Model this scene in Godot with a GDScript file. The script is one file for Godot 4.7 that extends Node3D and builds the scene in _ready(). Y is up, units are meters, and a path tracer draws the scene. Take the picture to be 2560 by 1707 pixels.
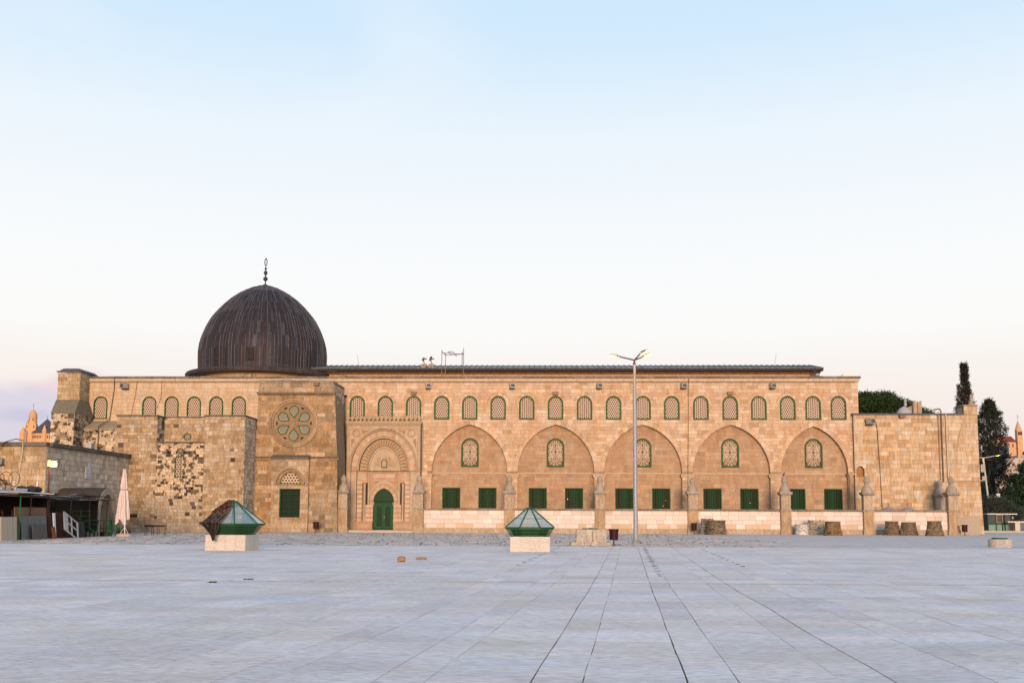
extends Node3D

# ---------------------------------------------------------------- mesh builder
class MB:
	var v := PackedVector3Array()
	var n := PackedVector3Array()
	var c := PackedColorArray()
	var col := Color(1, 1, 1)

	func trin(a: Vector3, b: Vector3, d: Vector3, na: Vector3, nb: Vector3, nd: Vector3) -> void:
		v.append(a); v.append(d); v.append(b)
		n.append(na); n.append(nd); n.append(nb)
		c.append(col); c.append(col); c.append(col)

	func tri(a: Vector3, b: Vector3, d: Vector3) -> void:
		var m := (b - a).cross(d - a).normalized()
		trin(a, b, d, m, m, m)

	func quad(a: Vector3, b: Vector3, d: Vector3, e: Vector3) -> void:
		tri(a, b, d)
		tri(a, d, e)

	func box(p: Vector3, s: Vector3, b := Basis.IDENTITY) -> void:
		var x := b.x * s.x * 0.5
		var y := b.y * s.y * 0.5
		var z := b.z * s.z * 0.5
		quad(p - x - y + z, p + x - y + z, p + x + y + z, p - x + y + z)
		quad(p + x - y - z, p - x - y - z, p - x + y - z, p + x + y - z)
		quad(p + x - y + z, p + x - y - z, p + x + y - z, p + x + y + z)
		quad(p - x - y - z, p - x - y + z, p - x + y + z, p - x + y - z)
		quad(p - x + y + z, p + x + y + z, p + x + y - z, p - x + y - z)
		quad(p - x - y - z, p + x - y - z, p + x - y + z, p - x - y + z)

	# box from corner to corner
	func span(a: Vector3, b: Vector3) -> void:
		box((a + b) * 0.5, (b - a).abs())

	# a box whose top is smaller than its foot
	func frustum(p: Vector3, w0: float, d0: float, w1: float, d1: float, h: float, b := Basis.IDENTITY) -> void:
		var q := []
		for k in 2:
			var w: float = (w1 if k else w0) * 0.5
			var d: float = (d1 if k else d0) * 0.5
			for s in [[-1, 1], [1, 1], [1, -1], [-1, -1]]:
				q.append(p + b * Vector3(s[0] * w, h * k, s[1] * d))
		for i in 4:
			var j := (i + 1) % 4
			quad(q[i], q[j], q[4 + j], q[4 + i])
		quad(q[4], q[5], q[6], q[7])
		quad(q[3], q[2], q[1], q[0])

	static func area(p: PackedVector2Array) -> float:
		var a := 0.0
		for i in p.size():
			var q := p[(i + 1) % p.size()]
			a += p[i].x * q.y - q.x * p[i].y
		return a * 0.5

	func face(p: PackedVector2Array, t: Transform3D, z: float) -> void:
		var ix := Geometry2D.triangulate_polygon(p)
		var m := t.basis.z.normalized()
		for k in range(0, ix.size(), 3):
			var a := p[ix[k]]
			var b := p[ix[k + 1]]
			var d := p[ix[k + 2]]
			if (b - a).cross(d - a) < 0.0:
				var s := b
				b = d
				d = s
			trin(t * Vector3(a.x, a.y, z), t * Vector3(b.x, b.y, z), t * Vector3(d.x, d.y, z), m, m, m)

	# outline p (any turn) pushed from z0 to z1
	func prism(p: PackedVector2Array, t: Transform3D, z0: float, z1: float, back := false) -> void:
		var q := p.duplicate()
		if area(q) < 0.0:
			q.reverse()
		if q.size() == 4:
			quad(t * Vector3(q[0].x, q[0].y, z1), t * Vector3(q[1].x, q[1].y, z1), t * Vector3(q[2].x, q[2].y, z1), t * Vector3(q[3].x, q[3].y, z1))
		else:
			face(q, t, z1)
		for i in q.size():
			var a := q[i]
			var b := q[(i + 1) % q.size()]
			quad(t * Vector3(a.x, a.y, z0), t * Vector3(b.x, b.y, z0), t * Vector3(b.x, b.y, z1), t * Vector3(a.x, a.y, z1))
		if back:
			var f := Transform3D(Basis(-t.basis.x, t.basis.y, -t.basis.z), t.origin)
			var r := PackedVector2Array()
			for k in q:
				r.append(Vector2(-k.x, k.y))
			face(r, f, -z0)

	# the inner sides of an opening p, from z0 (deep) to z1 (front)
	func reveal(p: PackedVector2Array, t: Transform3D, z0: float, z1: float) -> void:
		var q := p.duplicate()
		if area(q) > 0.0:
			q.reverse()
		for i in q.size():
			var a := q[i]
			var b := q[(i + 1) % q.size()]
			quad(t * Vector3(a.x, a.y, z0), t * Vector3(b.x, b.y, z0), t * Vector3(b.x, b.y, z1), t * Vector3(a.x, a.y, z1))

	# a frame between an outer and an inner outline with the same number of points
	func ring(po: PackedVector2Array, pin: PackedVector2Array, t: Transform3D, z0: float, z1: float) -> void:
		var k := po.size()
		for i in k:
			var j := (i + 1) % k
			var quadp := PackedVector2Array([po[i], po[j], pin[j], pin[i]])
			if area(quadp) < 0.0:
				quadp.reverse()
			if absf(area(quadp)) > 1e-7:
				quad(t * Vector3(quadp[0].x, quadp[0].y, z1), t * Vector3(quadp[1].x, quadp[1].y, z1), t * Vector3(quadp[2].x, quadp[2].y, z1), t * Vector3(quadp[3].x, quadp[3].y, z1))
		reveal(pin, t, z0, z1)
		var q := po.duplicate()
		if area(q) < 0.0:
			q.reverse()
		for i in k:
			var a := q[i]
			var b := q[(i + 1) % k]
			quad(t * Vector3(a.x, a.y, z0), t * Vector3(b.x, b.y, z0), t * Vector3(b.x, b.y, z1), t * Vector3(a.x, a.y, z1))

	func tube(a: Vector3, b: Vector3, r0: float, r1: float, k := 8, caps := true) -> void:
		var d := (b - a).normalized()
		var x := d.cross(Vector3.UP if absf(d.y) < 0.95 else Vector3.RIGHT).normalized()
		var y := x.cross(d)
		for i in k:
			var p := TAU * i / k
			var q := TAU * (i + 1) / k
			var np := x * cos(p) - y * sin(p)
			var nq := x * cos(q) - y * sin(q)
			trin(a + np * r0, a + nq * r0, b + nq * r1, np, nq, nq)
			trin(a + np * r0, b + nq * r1, b + np * r1, np, nq, np)
			if caps:
				if r1 > 0.0:
					trin(b, b + np * r1, b + nq * r1, d, d, d)
				if r0 > 0.0:
					trin(a, a + nq * r0, a + np * r0, -d, -d, -d)

	func path(p: Array, r: float, k := 6) -> void:
		for i in p.size() - 1:
			tube(p[i], p[i + 1], r, r, k, true)

	# profile of (radius, height) turned about the y axis of t
	func lathe(p: Array, k: int, t := Transform3D.IDENTITY, smooth := true, a0 := 0.0, a1 := TAU) -> void:
		var nr := []
		for i in p.size():
			var e: Vector2 = p[mini(i + 1, p.size() - 1)] - p[maxi(i - 1, 0)]
			nr.append(Vector2(e.y, -e.x).normalized())
		for i in p.size() - 1:
			var lo: Vector2 = p[i]
			var hi: Vector2 = p[i + 1]
			for j in k:
				var f := a0 + (a1 - a0) * j / k
				var g := a0 + (a1 - a0) * (j + 1) / k
				var u := Vector3(sin(f), 0, cos(f))
				var w := Vector3(sin(g), 0, cos(g))
				var A := t * (u * lo.x + Vector3(0, lo.y, 0))
				var B := t * (w * lo.x + Vector3(0, lo.y, 0))
				var D := t * (w * hi.x + Vector3(0, hi.y, 0))
				var E := t * (u * hi.x + Vector3(0, hi.y, 0))
				if smooth:
					var n0: Vector2 = nr[i]
					var n1: Vector2 = nr[i + 1]
					var na := (t.basis * (u * n0.x + Vector3(0, n0.y, 0))).normalized()
					var nb := (t.basis * (w * n0.x + Vector3(0, n0.y, 0))).normalized()
					var nd := (t.basis * (w * n1.x + Vector3(0, n1.y, 0))).normalized()
					var ne := (t.basis * (u * n1.x + Vector3(0, n1.y, 0))).normalized()
					if lo.x > 1e-5:
						trin(A, B, D, na, nb, nd)
					if hi.x > 1e-5:
						trin(A, D, E, na, nd, ne)
				else:
					if lo.x > 1e-5:
						tri(A, B, D)
					if hi.x > 1e-5:
						tri(A, D, E)

	func ball(p: Vector3, r: Vector3, k := 10) -> void:
		var q := []
		for i in k / 2 + 1:
			var a := -PI / 2 + PI * i / (k / 2)
			q.append(Vector2(maxf(cos(a), 0.0), sin(a)))
		lathe(q, k, Transform3D(Basis.from_scale(r), p))

	func mesh() -> ArrayMesh:
		var a := []
		a.resize(Mesh.ARRAY_MAX)
		a[Mesh.ARRAY_VERTEX] = v
		a[Mesh.ARRAY_NORMAL] = n
		a[Mesh.ARRAY_COLOR] = c
		var m := ArrayMesh.new()
		m.add_surface_from_arrays(Mesh.PRIMITIVE_TRIANGLES, a)
		return m

# ---------------------------------------------------------------- scene helpers
var M := {}
var used := {}
var rng := RandomNumberGenerator.new()

func numbered(s: String) -> String:
	used[s] = used.get(s, 0) + 1
	return s if used[s] == 1 else "%s_%03d" % [s, used[s] - 1]

func tag(o: Node, label: String, category: String, group := "", kind := "") -> Node:
	o.set_meta("label", label)
	o.set_meta("category", category)
	if group:
		o.set_meta("group", group)
	if kind:
		o.set_meta("kind", kind)
	return o

func thing(called: String, label: String, category: String, at := Vector3.ZERO, turn := 0.0, group := "") -> Node3D:
	var o := Node3D.new()
	o.name = numbered(called)
	add_child(o)
	o.position = at
	o.rotation.y = turn
	tag(o, label, category, group)
	return o

func inst(m: Mesh, called: String, material: Material, parent: Node) -> MeshInstance3D:
	var o := MeshInstance3D.new()
	o.name = called
	o.mesh = m
	o.material_override = material
	parent.add_child(o, true)
	return o

# a part whose mesh is given in the thing's own axes
func part(b: MB, called: String, material: Material, parent: Node) -> MeshInstance3D:
	return inst(b.mesh(), called, material, parent)

# a part whose mesh is given in world axes, of a thing that is not turned
func wpart(b: MB, called: String, material: Material, parent: Node3D) -> MeshInstance3D:
	var o := inst(b.mesh(), called, material, parent)
	o.position = -parent.global_position
	return o

# an empty part (its children are the sub-parts) with world axes
func wgroup(called: String, parent: Node3D) -> Node3D:
	var o := Node3D.new()
	o.name = called
	parent.add_child(o, true)
	o.position = -parent.global_position
	return o

func structure(b: MB, called: String, material: Material) -> MeshInstance3D:
	var o := MeshInstance3D.new()
	o.name = numbered(called)
	o.mesh = b.mesh()
	o.material_override = material
	add_child(o)
	o.set_meta("kind", "structure")
	return o

func lone(b: MB, called: String, material: Material, at: Vector3, label: String, category: String, group := "") -> MeshInstance3D:
	var o := MeshInstance3D.new()
	o.name = numbered(called)
	o.mesh = b.mesh()
	o.material_override = material
	add_child(o)
	o.position = at
	tag(o, label, category, group)
	return o

func copy(o: Node3D, at: Vector3, turn: float, label := "") -> Node3D:
	var r := o.duplicate() as Node3D
	r.name = numbered(String(o.name))
	add_child(r)
	r.position = at
	r.rotation.y = turn
	if label:
		r.set_meta("label", label)
	return r

func lin(r: float, g: float, b: float) -> Color:
	return Color(r, g, b).linear_to_srgb()

# ---------------------------------------------------------------- textures and materials
func grain(seed_: int, f1: float, f2: float, lo: float, hi: float, warm := 0.0, size := 512, spots := 0.0) -> ImageTexture:
	var a := FastNoiseLite.new()
	a.seed = seed_
	a.frequency = f1
	a.fractal_octaves = 4
	var b := FastNoiseLite.new()
	b.seed = seed_ + 7
	b.frequency = f2
	b.fractal_octaves = 3
	var ia := a.get_seamless_image(size, size).get_data()
	var ib := b.get_seamless_image(size, size).get_data()
	var out := PackedByteArray()
	out.resize(size * size * 3)
	for i in size * size:
		var fine := ia[i] / 255.0
		var big := ib[i] / 255.0
		var t := clampf(fine * 0.55 + big * 0.45, 0.0, 1.0)
		var l := lo + (hi - lo) * smoothstep(0.2, 0.8, t)
		if spots > 0.0 and fine < 0.3:
			l *= 1.0 - spots * (0.3 - fine) / 0.3
		var w := warm * (0.5 - big)
		out[i * 3] = int(clampf(l * (1.0 + w), 0.0, 1.0) * 255.0)
		out[i * 3 + 1] = int(clampf(l, 0.0, 1.0) * 255.0)
		out[i * 3 + 2] = int(clampf(l * (1.0 - w * 1.4), 0.0, 1.0) * 255.0)
	return ImageTexture.create_from_image(Image.create_from_data(size, size, false, Image.FORMAT_RGB8, out))

func bumps(seed_: int, f: float, strength: float, size := 512) -> ImageTexture:
	var a := FastNoiseLite.new()
	a.seed = seed_
	a.frequency = f
	a.fractal_octaves = 5
	var im := a.get_seamless_image(size, size)
	im.convert(Image.FORMAT_RGBA8)
	im.bump_map_to_normal_map(strength)
	return ImageTexture.create_from_image(im)

# black lichen in ragged patches over stone
func lichen(seed_: int, size := 512) -> ImageTexture:
	var a := FastNoiseLite.new()
	a.seed = seed_
	a.frequency = 0.016
	a.fractal_octaves = 5
	a.fractal_gain = 0.62
	var b := FastNoiseLite.new()
	b.seed = seed_ + 3
	b.frequency = 0.09
	b.fractal_octaves = 3
	var ia := a.get_seamless_image(size, size).get_data()
	var ib := b.get_seamless_image(size, size).get_data()
	var out := PackedByteArray()
	out.resize(size * size * 3)
	for i in size * size:
		var f := ia[i] / 255.0 + 0.35 * (ib[i] / 255.0 - 0.5)
		var k := 1.0 - 0.70 * smoothstep(0.56, 0.70, f)
		k *= 0.88 + 0.12 * ib[i] / 255.0
		out[i * 3] = int(k * 255.0)
		out[i * 3 + 1] = int(k * 252.0)
		out[i * 3 + 2] = int(k * 248.0)
	return ImageTexture.create_from_image(Image.create_from_data(size, size, false, Image.FORMAT_RGB8, out))

func mat(called: String, color: Color, rough: float, tex: Texture2D = null, scale := Vector3.ONE, normal: Texture2D = null, nscale := 0.6, vcol := true) -> StandardMaterial3D:
	var m := StandardMaterial3D.new()
	m.resource_name = called
	m.albedo_color = color
	m.roughness = rough
	m.vertex_color_use_as_albedo = vcol
	m.metallic_specular = 0.25
	if tex:
		m.albedo_texture = tex
		m.uv1_triplanar = true
		m.uv1_world_triplanar = true
		m.uv1_scale = scale
	if normal:
		m.normal_enabled = true
		m.normal_texture = normal
		m.normal_scale = nscale
		m.uv1_triplanar = true
		m.uv1_world_triplanar = true
		m.uv1_scale = scale
	M[called] = m
	return m

func streaks(m: StandardMaterial3D, tex: Texture2D, scale: Vector3) -> void:
	m.detail_enabled = true
	m.detail_albedo = tex
	m.detail_blend_mode = BaseMaterial3D.BLEND_MODE_MUL
	m.detail_uv_layer = BaseMaterial3D.DETAIL_UV_2
	m.uv2_triplanar = true
	m.uv2_world_triplanar = true
	m.uv2_scale = scale

func lamp_mat(called: String, color: Color, energy: float) -> StandardMaterial3D:
	var m := StandardMaterial3D.new()
	m.resource_name = called
	m.albedo_color = Color(0.9, 0.85, 0.7)
	m.emission_enabled = true
	m.emission = color
	m.emission_energy_multiplier = energy
	M[called] = m
	return m

func materials() -> void:
	var fine := grain(11, 0.06, 0.02, 0.86, 1.0, 0.07, 512, 0.2)
	var coarse := grain(12, 0.07, 0.025, 0.80, 1.0, 0.08, 512, 0.3)
	var drips := grain(13, 0.02, 0.01, 0.90, 1.0, 0.08)
	var drips2 := grain(14, 0.03, 0.012, 0.86, 1.0, 0.06)
	var bump := bumps(21, 0.03, 5.0)
	var white := Color(1, 1, 1)
	var m := mat("ashlar", white, 0.92, fine, Vector3(0.45, 0.45, 0.45), bump, 0.5)
	streaks(m, drips, Vector3(0.17, 0.07, 0.17))
	m = mat("stained_ashlar", white, 0.92, fine, Vector3(0.5, 0.5, 0.5), bump, 0.5)
	streaks(m, grain(27, 0.03, 0.012, 0.85, 1.0, 0.14), Vector3(0.24, 0.055, 0.24))
	m = mat("old_stone", white, 0.95, coarse, Vector3(0.4, 0.4, 0.4), bump, 0.9)
	streaks(m, drips2, Vector3(0.2, 0.07, 0.2))
	m = mat("sooty_stone", white, 0.95, lichen(41), Vector3(0.19, 0.19, 0.19), bump, 0.9)
	m = mat("carved_stone", white, 0.9, coarse, Vector3(0.9, 0.9, 0.9), bump, 0.7)
	streaks(m, drips, Vector3(0.3, 0.1, 0.3))
	mat("plain_stone", white, 0.9, fine, Vector3(0.8, 0.8, 0.8), bump, 0.4)
	mat("mortar", white, 0.97, coarse, Vector3(0.5, 0.5, 0.5))
	var pave := grain(15, 0.07, 0.03, 0.80, 1.0, 0.03, 1024, 0.5)
	m = mat("paving", white, 0.62, pave, Vector3(0.085, 0.3, 0.6), bumps(22, 0.06, 3.0), 0.15)
	streaks(m, grain(16, 0.02, 0.008, 0.92, 1.0, 0.03), Vector3(0.035, 0.1, 0.09))
	mat("cobble", white, 0.85, grain(17, 0.05, 0.02, 0.78, 1.0, 0.06), Vector3(0.6, 0.6, 0.6), bump, 0.6)
	mat("soil", white, 1.0, coarse, Vector3(0.6, 0.6, 0.6))
	m = mat("lead", white, 0.55, grain(18, 0.05, 0.015, 0.75, 1.0, 0.04), Vector3(0.5, 0.12, 0.5), bumps(23, 0.03, 3.0), 0.3)
	m.metallic = 0.25
	mat("lead_roof", white, 0.6, grain(18, 0.05, 0.015, 0.6, 1.0, 0.03), Vector3(0.4, 0.4, 0.4))
	mat("paint", white, 0.5, grain(19, 0.04, 0.01, 0.82, 1.0), Vector3(0.7, 0.7, 0.7))
	mat("metal", white, 0.5, grain(20, 0.06, 0.02, 0.75, 1.0, 0.05), Vector3(0.8, 0.8, 0.8)).metallic = 0.3
	mat("wood", white, 0.8, grain(24, 0.04, 0.02, 0.6, 1.0, 0.1), Vector3(2.0, 0.4, 2.0))
	mat("cloth", white, 0.95, grain(25, 0.05, 0.02, 0.8, 1.0), Vector3(0.9, 0.9, 0.9))
	mat("rug", white, 1.0, grain(26, 0.15, 0.04, 0.25, 1.0, 0.3, 256), Vector3(1.4, 1.4, 1.4))
	mat("dull", white, 0.9)
	mat("bark", white, 0.95, coarse, Vector3(1, 1, 1))
	m = mat("leaf", white, 0.75)
	m.backlight_enabled = true
	m.backlight = Color(0.18, 0.22, 0.08)
	var g := StandardMaterial3D.new()
	g.resource_name = "glass"
	g.albedo_color = Color(0.46, 0.60, 0.64, 0.45)  # pale blue-grey and half opaque, standing for the reflected sky
	g.roughness = 0.06
	g.transparency = BaseMaterial3D.TRANSPARENCY_ALPHA
	M["glass"] = g
	var d := StandardMaterial3D.new()
	d.resource_name = "dark_glass"
	d.albedo_color = lin(0.05, 0.06, 0.07)
	d.roughness = 0.12
	M["dark_glass"] = d
	lamp_mat("sodium", Color(1.0, 0.66, 0.14), 1.6)
	lamp_mat("warm_bulb", Color(1.0, 0.70, 0.28), 2.5)

# ---------------------------------------------------------------- outlines
var elliptic := false

func arch(cx: float, y0: float, spring: float, hw: float, rise: float, k := 12) -> PackedVector2Array:
	var p := PackedVector2Array([Vector2(cx - hw, y0), Vector2(cx + hw, y0)])
	p.append_array(curve(cx, spring, hw, rise, k))
	return p

# from the right springing over the apex to the left one; pointed where the rise exceeds the half width
func curve(cx: float, spring: float, hw: float, rise: float, k := 12) -> PackedVector2Array:
	var out := PackedVector2Array()
	if rise >= hw * 0.999 and not elliptic:
		var r := (hw * hw + rise * rise) / (2.0 * hw)
		var top := asin(clampf(rise / r, -1.0, 1.0))
		if r > rise and r > hw:
			top = atan2(rise, r - hw)
		for i in k / 2 + 1:
			var a := top * i / (k / 2)
			out.append(Vector2(cx + hw - r + r * cos(a), spring + r * sin(a)))
		for i in range(k / 2 - 1, -1, -1):
			var a := top * i / (k / 2)
			out.append(Vector2(cx - hw + r - r * cos(a), spring + r * sin(a)))
	else:
		for i in k + 1:
			var a := PI * i / k
			out.append(Vector2(cx + hw * cos(a), spring + rise * sin(a)))
	return out

func rect(x0: float, y0: float, x1: float, y1: float) -> PackedVector2Array:
	return PackedVector2Array([Vector2(x0, y0), Vector2(x1, y0), Vector2(x1, y1), Vector2(x0, y1)])

func circle(cx: float, cy: float, r: float, k := 24) -> PackedVector2Array:
	var p := PackedVector2Array()
	for i in k:
		p.append(Vector2(cx + r * cos(TAU * i / k), cy + r * sin(TAU * i / k)))
	return p

# opening with a band of voussoirs of width t above its springing
func shouldered(cx: float, y0: float, spring: float, hw: float, rise: float, t: float, k := 12) -> PackedVector2Array:
	var p := PackedVector2Array([Vector2(cx - hw, y0), Vector2(cx + hw, y0), Vector2(cx + hw, spring - 0.001)])
	p.append_array(curve(cx, spring, hw + t, rise + t, k))
	p.append(Vector2(cx - hw, spring - 0.001))
	return p

func band(cx: float, spring: float, hw: float, rise: float, t: float, count: int) -> Array:
	var k := count * 2 if count % 2 else count
	k = count if count % 2 == 0 else count + 1
	var a := curve(cx, spring, hw, rise, k)
	var b := curve(cx, spring, hw + t, rise + t, k)
	var out := []
	for i in k:
		out.append(PackedVector2Array([a[i], b[i], b[i + 1], a[i + 1]]))
	return out

func bounds(p: PackedVector2Array) -> Rect2:
	var r := Rect2(p[0], Vector2.ZERO)
	for q in p:
		r = r.expand(q)
	return r

# ---------------------------------------------------------------- masonry
func courses(r: Rect2, h0: float, h1: float, l0: float, l1: float) -> Array:
	var out := []
	var y := r.position.y
	while y < r.end.y - 0.02:
		var h := minf(rng.randf_range(h0, h1), r.end.y - y)
		if r.end.y - y - h < h0 * 0.45:
			h = r.end.y - y
		var x := r.position.x - rng.randf() * l1 * 0.7
		while x < r.end.x - 0.01:
			var l := rng.randf_range(l0, l1)
			var a := maxf(x, r.position.x)
			var b := minf(x + l, r.end.x)
			if r.end.x - b < l0 * 0.4:
				b = r.end.x
			if b - a > 0.03:
				out.append(rect(a, y, b, y + h))
			x = b if b == r.end.x else x + l
		y += h
	return out

# Lays the cells as stones, each with its own edges, on a recessed bed of mortar. The `keep` largest become
# objects of their own; the others are joined.
func masonry(parent: Node3D, t: Transform3D, cells: Array, inside, holes: Array, tone: Callable, material: Material, keep: int, gap := 0.008, proud := 0.012, called := "stone", bed := Color(0.34, 0.26, 0.18)) -> void:
	var hb := []
	for h in holes:
		hb.append(bounds(h))
	var stones := []
	var mortar := MB.new()
	mortar.col = bed
	for cell: PackedVector2Array in cells:
		var cb := bounds(cell)
		var polys := [cell]
		var cut := false
		if inside != null:
			polys = Geometry2D.intersect_polygons(cell, inside)
		for i in holes.size():
			if not hb[i].intersects(cb):
				continue
			var next := []
			for p in polys:
				for q in Geometry2D.clip_polygons(p, holes[i]):
					if not Geometry2D.is_polygon_clockwise(q):
						next.append(q)
			polys = next
			cut = true
		for p: PackedVector2Array in polys:
			var a := absf(MB.area(p))
			if a < 0.006:
				continue
			mortar.face(p, t, -0.012)
			var shape := PackedVector2Array()
			if p.size() == 4 and not cut and inside == null:
				var m := (p[0] + p[1] + p[2] + p[3]) * 0.25
				for q in p:
					var e := q - m
					shape.append(m + Vector2(e.x - signf(e.x) * minf(gap, absf(e.x) * 0.4), e.y - signf(e.y) * minf(gap, absf(e.y) * 0.4)))
			else:
				var off := Geometry2D.offset_polygon(p, -gap)
				if off.is_empty():
					continue
				shape = off[0]
			var mid := bounds(p).get_center()
			stones.append([a, shape, proud * rng.randf_range(0.3, 1.6), tone.call(mid.x, mid.y)])
	stones.sort_custom(func(x, y): return x[0] > y[0])
	var rest := MB.new()
	for i in stones.size():
		var s: Array = stones[i]
		var b: MB = MB.new() if i < keep else rest
		b.col = s[3]
		b.prism(s[1], t, -0.02, s[2])
		if i < keep:
			part(b, called, material, parent)
	if rest.v.size():
		part(rest, called + "_courses", material, parent).set_meta("kind", "stuff")
	if mortar.v.size():
		part(mortar, "mortar_bed", M.mortar, parent).set_meta("kind", "stuff")

func vary(c: Color, amount: float) -> Color:
	var k := 1.0 + rng.randf_range(-amount, amount)
	var w := rng.randf_range(-amount, amount) * 0.35
	return Color(c.r * k * (1.0 + w), c.g * k, c.b * k * (1.0 - w))

func pick(list: Array, weights: Array) -> Color:
	var total := 0.0
	for w in weights:
		total += w
	var r := rng.randf() * total
	for i in list.size():
		r -= weights[i]
		if r <= 0.0:
			return list[i]
	return list[-1]

var blotch := FastNoiseLite.new()

func tone_hall(x: float, y: float) -> Color:
	var c := pick([Color(0.572, 0.404, 0.268), Color(0.636, 0.477, 0.344), Color(0.572, 0.388, 0.273), Color(0.498, 0.342, 0.218), Color(0.562, 0.367, 0.218)], [50, 20, 16, 9, 6])
	if blotch.get_noise_2d(x * 3.0, y * 5.0) > 0.28:
		c = c.lerp(Color(0.657, 0.504, 0.371), 0.5)
	return vary(c, 0.085)

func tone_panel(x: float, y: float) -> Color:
	var c := pick([Color(0.440, 0.289, 0.182), Color(0.475, 0.322, 0.211), Color(0.405, 0.264, 0.170)], [60, 18, 18])  # browner stone, also darkened for the shade inside the arch recesses
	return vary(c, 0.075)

func tone_wing(_x: float, _y: float) -> Color:
	return vary(pick([Color(0.593, 0.447, 0.307), Color(0.624, 0.478, 0.343), Color(0.562, 0.416, 0.281)], [60, 20, 20]), 0.04)

func tone_rose(x: float, y: float) -> Color:
	var c := pick([Color(0.443, 0.289, 0.163), Color(0.501, 0.347, 0.212), Color(0.404, 0.260, 0.144), Color(0.539, 0.404, 0.280), Color(0.482, 0.280, 0.126)], [40, 26, 20, 10, 5])
	if y > 12.0 or (y < 3.6 and x > -20.3):
		c = c.lerp(pick([Color(0.501, 0.404, 0.298), Color(0.289, 0.231, 0.163), Color(0.443, 0.328, 0.212)], [5, 2, 4]), 0.75)
	if blotch.get_noise_2d(x * 6.0, y * 4.0) > 0.2:
		c = c.lerp(Color(0.250, 0.183, 0.115), 0.5)
	return vary(c, 0.17)

func tone_grey_side(_x: float, _y: float) -> Color:
	return vary(pick([Color(0.625, 0.516, 0.406), Color(0.750, 0.625, 0.484), Color(0.499, 0.421, 0.328), Color(0.780, 0.672, 0.516)], [40, 25, 20, 12]), 0.10)  # grey weathered flanks, painted paler to make up for weak side light

func tone_chapel(x: float, y: float) -> Color:
	var c := pick([Color(0.50, 0.37, 0.235), Color(0.55, 0.43, 0.30), Color(0.44, 0.31, 0.19), Color(0.60, 0.50, 0.39), Color(0.36, 0.25, 0.15)], [38, 24, 18, 14, 8])
	var f := blotch.get_noise_2d(x * 9.0 + 40.0, y * 9.0)
	var soot := 0.0
	if x > -32.4 and x < -28.4 and y < 7.4 and y > 1.2:
		c = c.lerp(Color(0.58, 0.48, 0.36), 0.5)
		soot = 1.15 * smoothstep(0.06, 0.24, f + 0.16 * (x + 31.4) / 3.0 - 0.02 * absf(y - 5.2) ** 2.0 + 0.06)
	else:
		soot = 0.35 * smoothstep(0.25, 0.5, f)
	if rng.randf() < soot * 0.5 or rng.randf() < 0.006:
		c = c.lerp(Color(0.06, 0.05, 0.042), rng.randf_range(0.7, 1.0))
	if y < 0.7:
		c = c.lerp(Color(0.56, 0.49, 0.40), 0.5)
	return vary(c, 0.13)

func tone_black(x: float, y: float) -> Color:
	var c := pick([Color(0.50, 0.41, 0.30), Color(0.58, 0.49, 0.38), Color(0.36, 0.28, 0.19)], [4, 3, 2])
	var f := blotch.get_noise_2d(x * 9.0, y * 9.0 + 90.0)
	if rng.randf() < 0.45 * smoothstep(-0.25, 0.35, f):
		c = c.lerp(Color(0.08, 0.065, 0.05), rng.randf_range(0.5, 1.0))
	return vary(c, 0.12)

func tone_low_front(x: float, y: float) -> Color:
	var c := pick([Color(0.540, 0.389, 0.227), Color(0.605, 0.454, 0.292), Color(0.475, 0.335, 0.194), Color(0.648, 0.540, 0.400)], [40, 25, 20, 12])
	if blotch.get_noise_2d(x * 5.0, y * 5.0) > 0.3:
		c = c.lerp(Color(0.259, 0.194, 0.130), 0.5)
	return vary(c, 0.1)

func tone_low_side(_x: float, _y: float) -> Color:
	return vary(pick([Color(0.709, 0.608, 0.490), Color(0.625, 0.532, 0.422), Color(0.780, 0.692, 0.575), Color(0.507, 0.431, 0.338)], [40, 30, 22, 10]), 0.08)  # greyer and paler than the front: its different light is in the colour

func tone_parapet(_x: float, y: float) -> Color:
	var c := pick([Color(0.672, 0.590, 0.539), Color(0.631, 0.560, 0.507), Color(0.611, 0.498, 0.431), Color(0.692, 0.631, 0.593)], [45, 25, 12, 18])
	if y < 0.8 and rng.randf() < 0.5:
		c = Color(0.570, 0.418, 0.302)
	return vary(c, 0.09)

func tone_annex(x: float, y: float) -> Color:
	var c := pick([Color(0.562, 0.400, 0.255), Color(0.624, 0.468, 0.322), Color(0.499, 0.343, 0.208), Color(0.645, 0.520, 0.395)], [55, 22, 14, 10])
	if x > 35.0:
		c = c.lerp(Color(0.603, 0.468, 0.333), 0.6)
	if blotch.get_noise_2d(x * 4.0, y * 3.0) > 0.3:
		c = c.lerp(Color(0.416, 0.239, 0.114), 0.45)
	return vary(c, 0.10)

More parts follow.
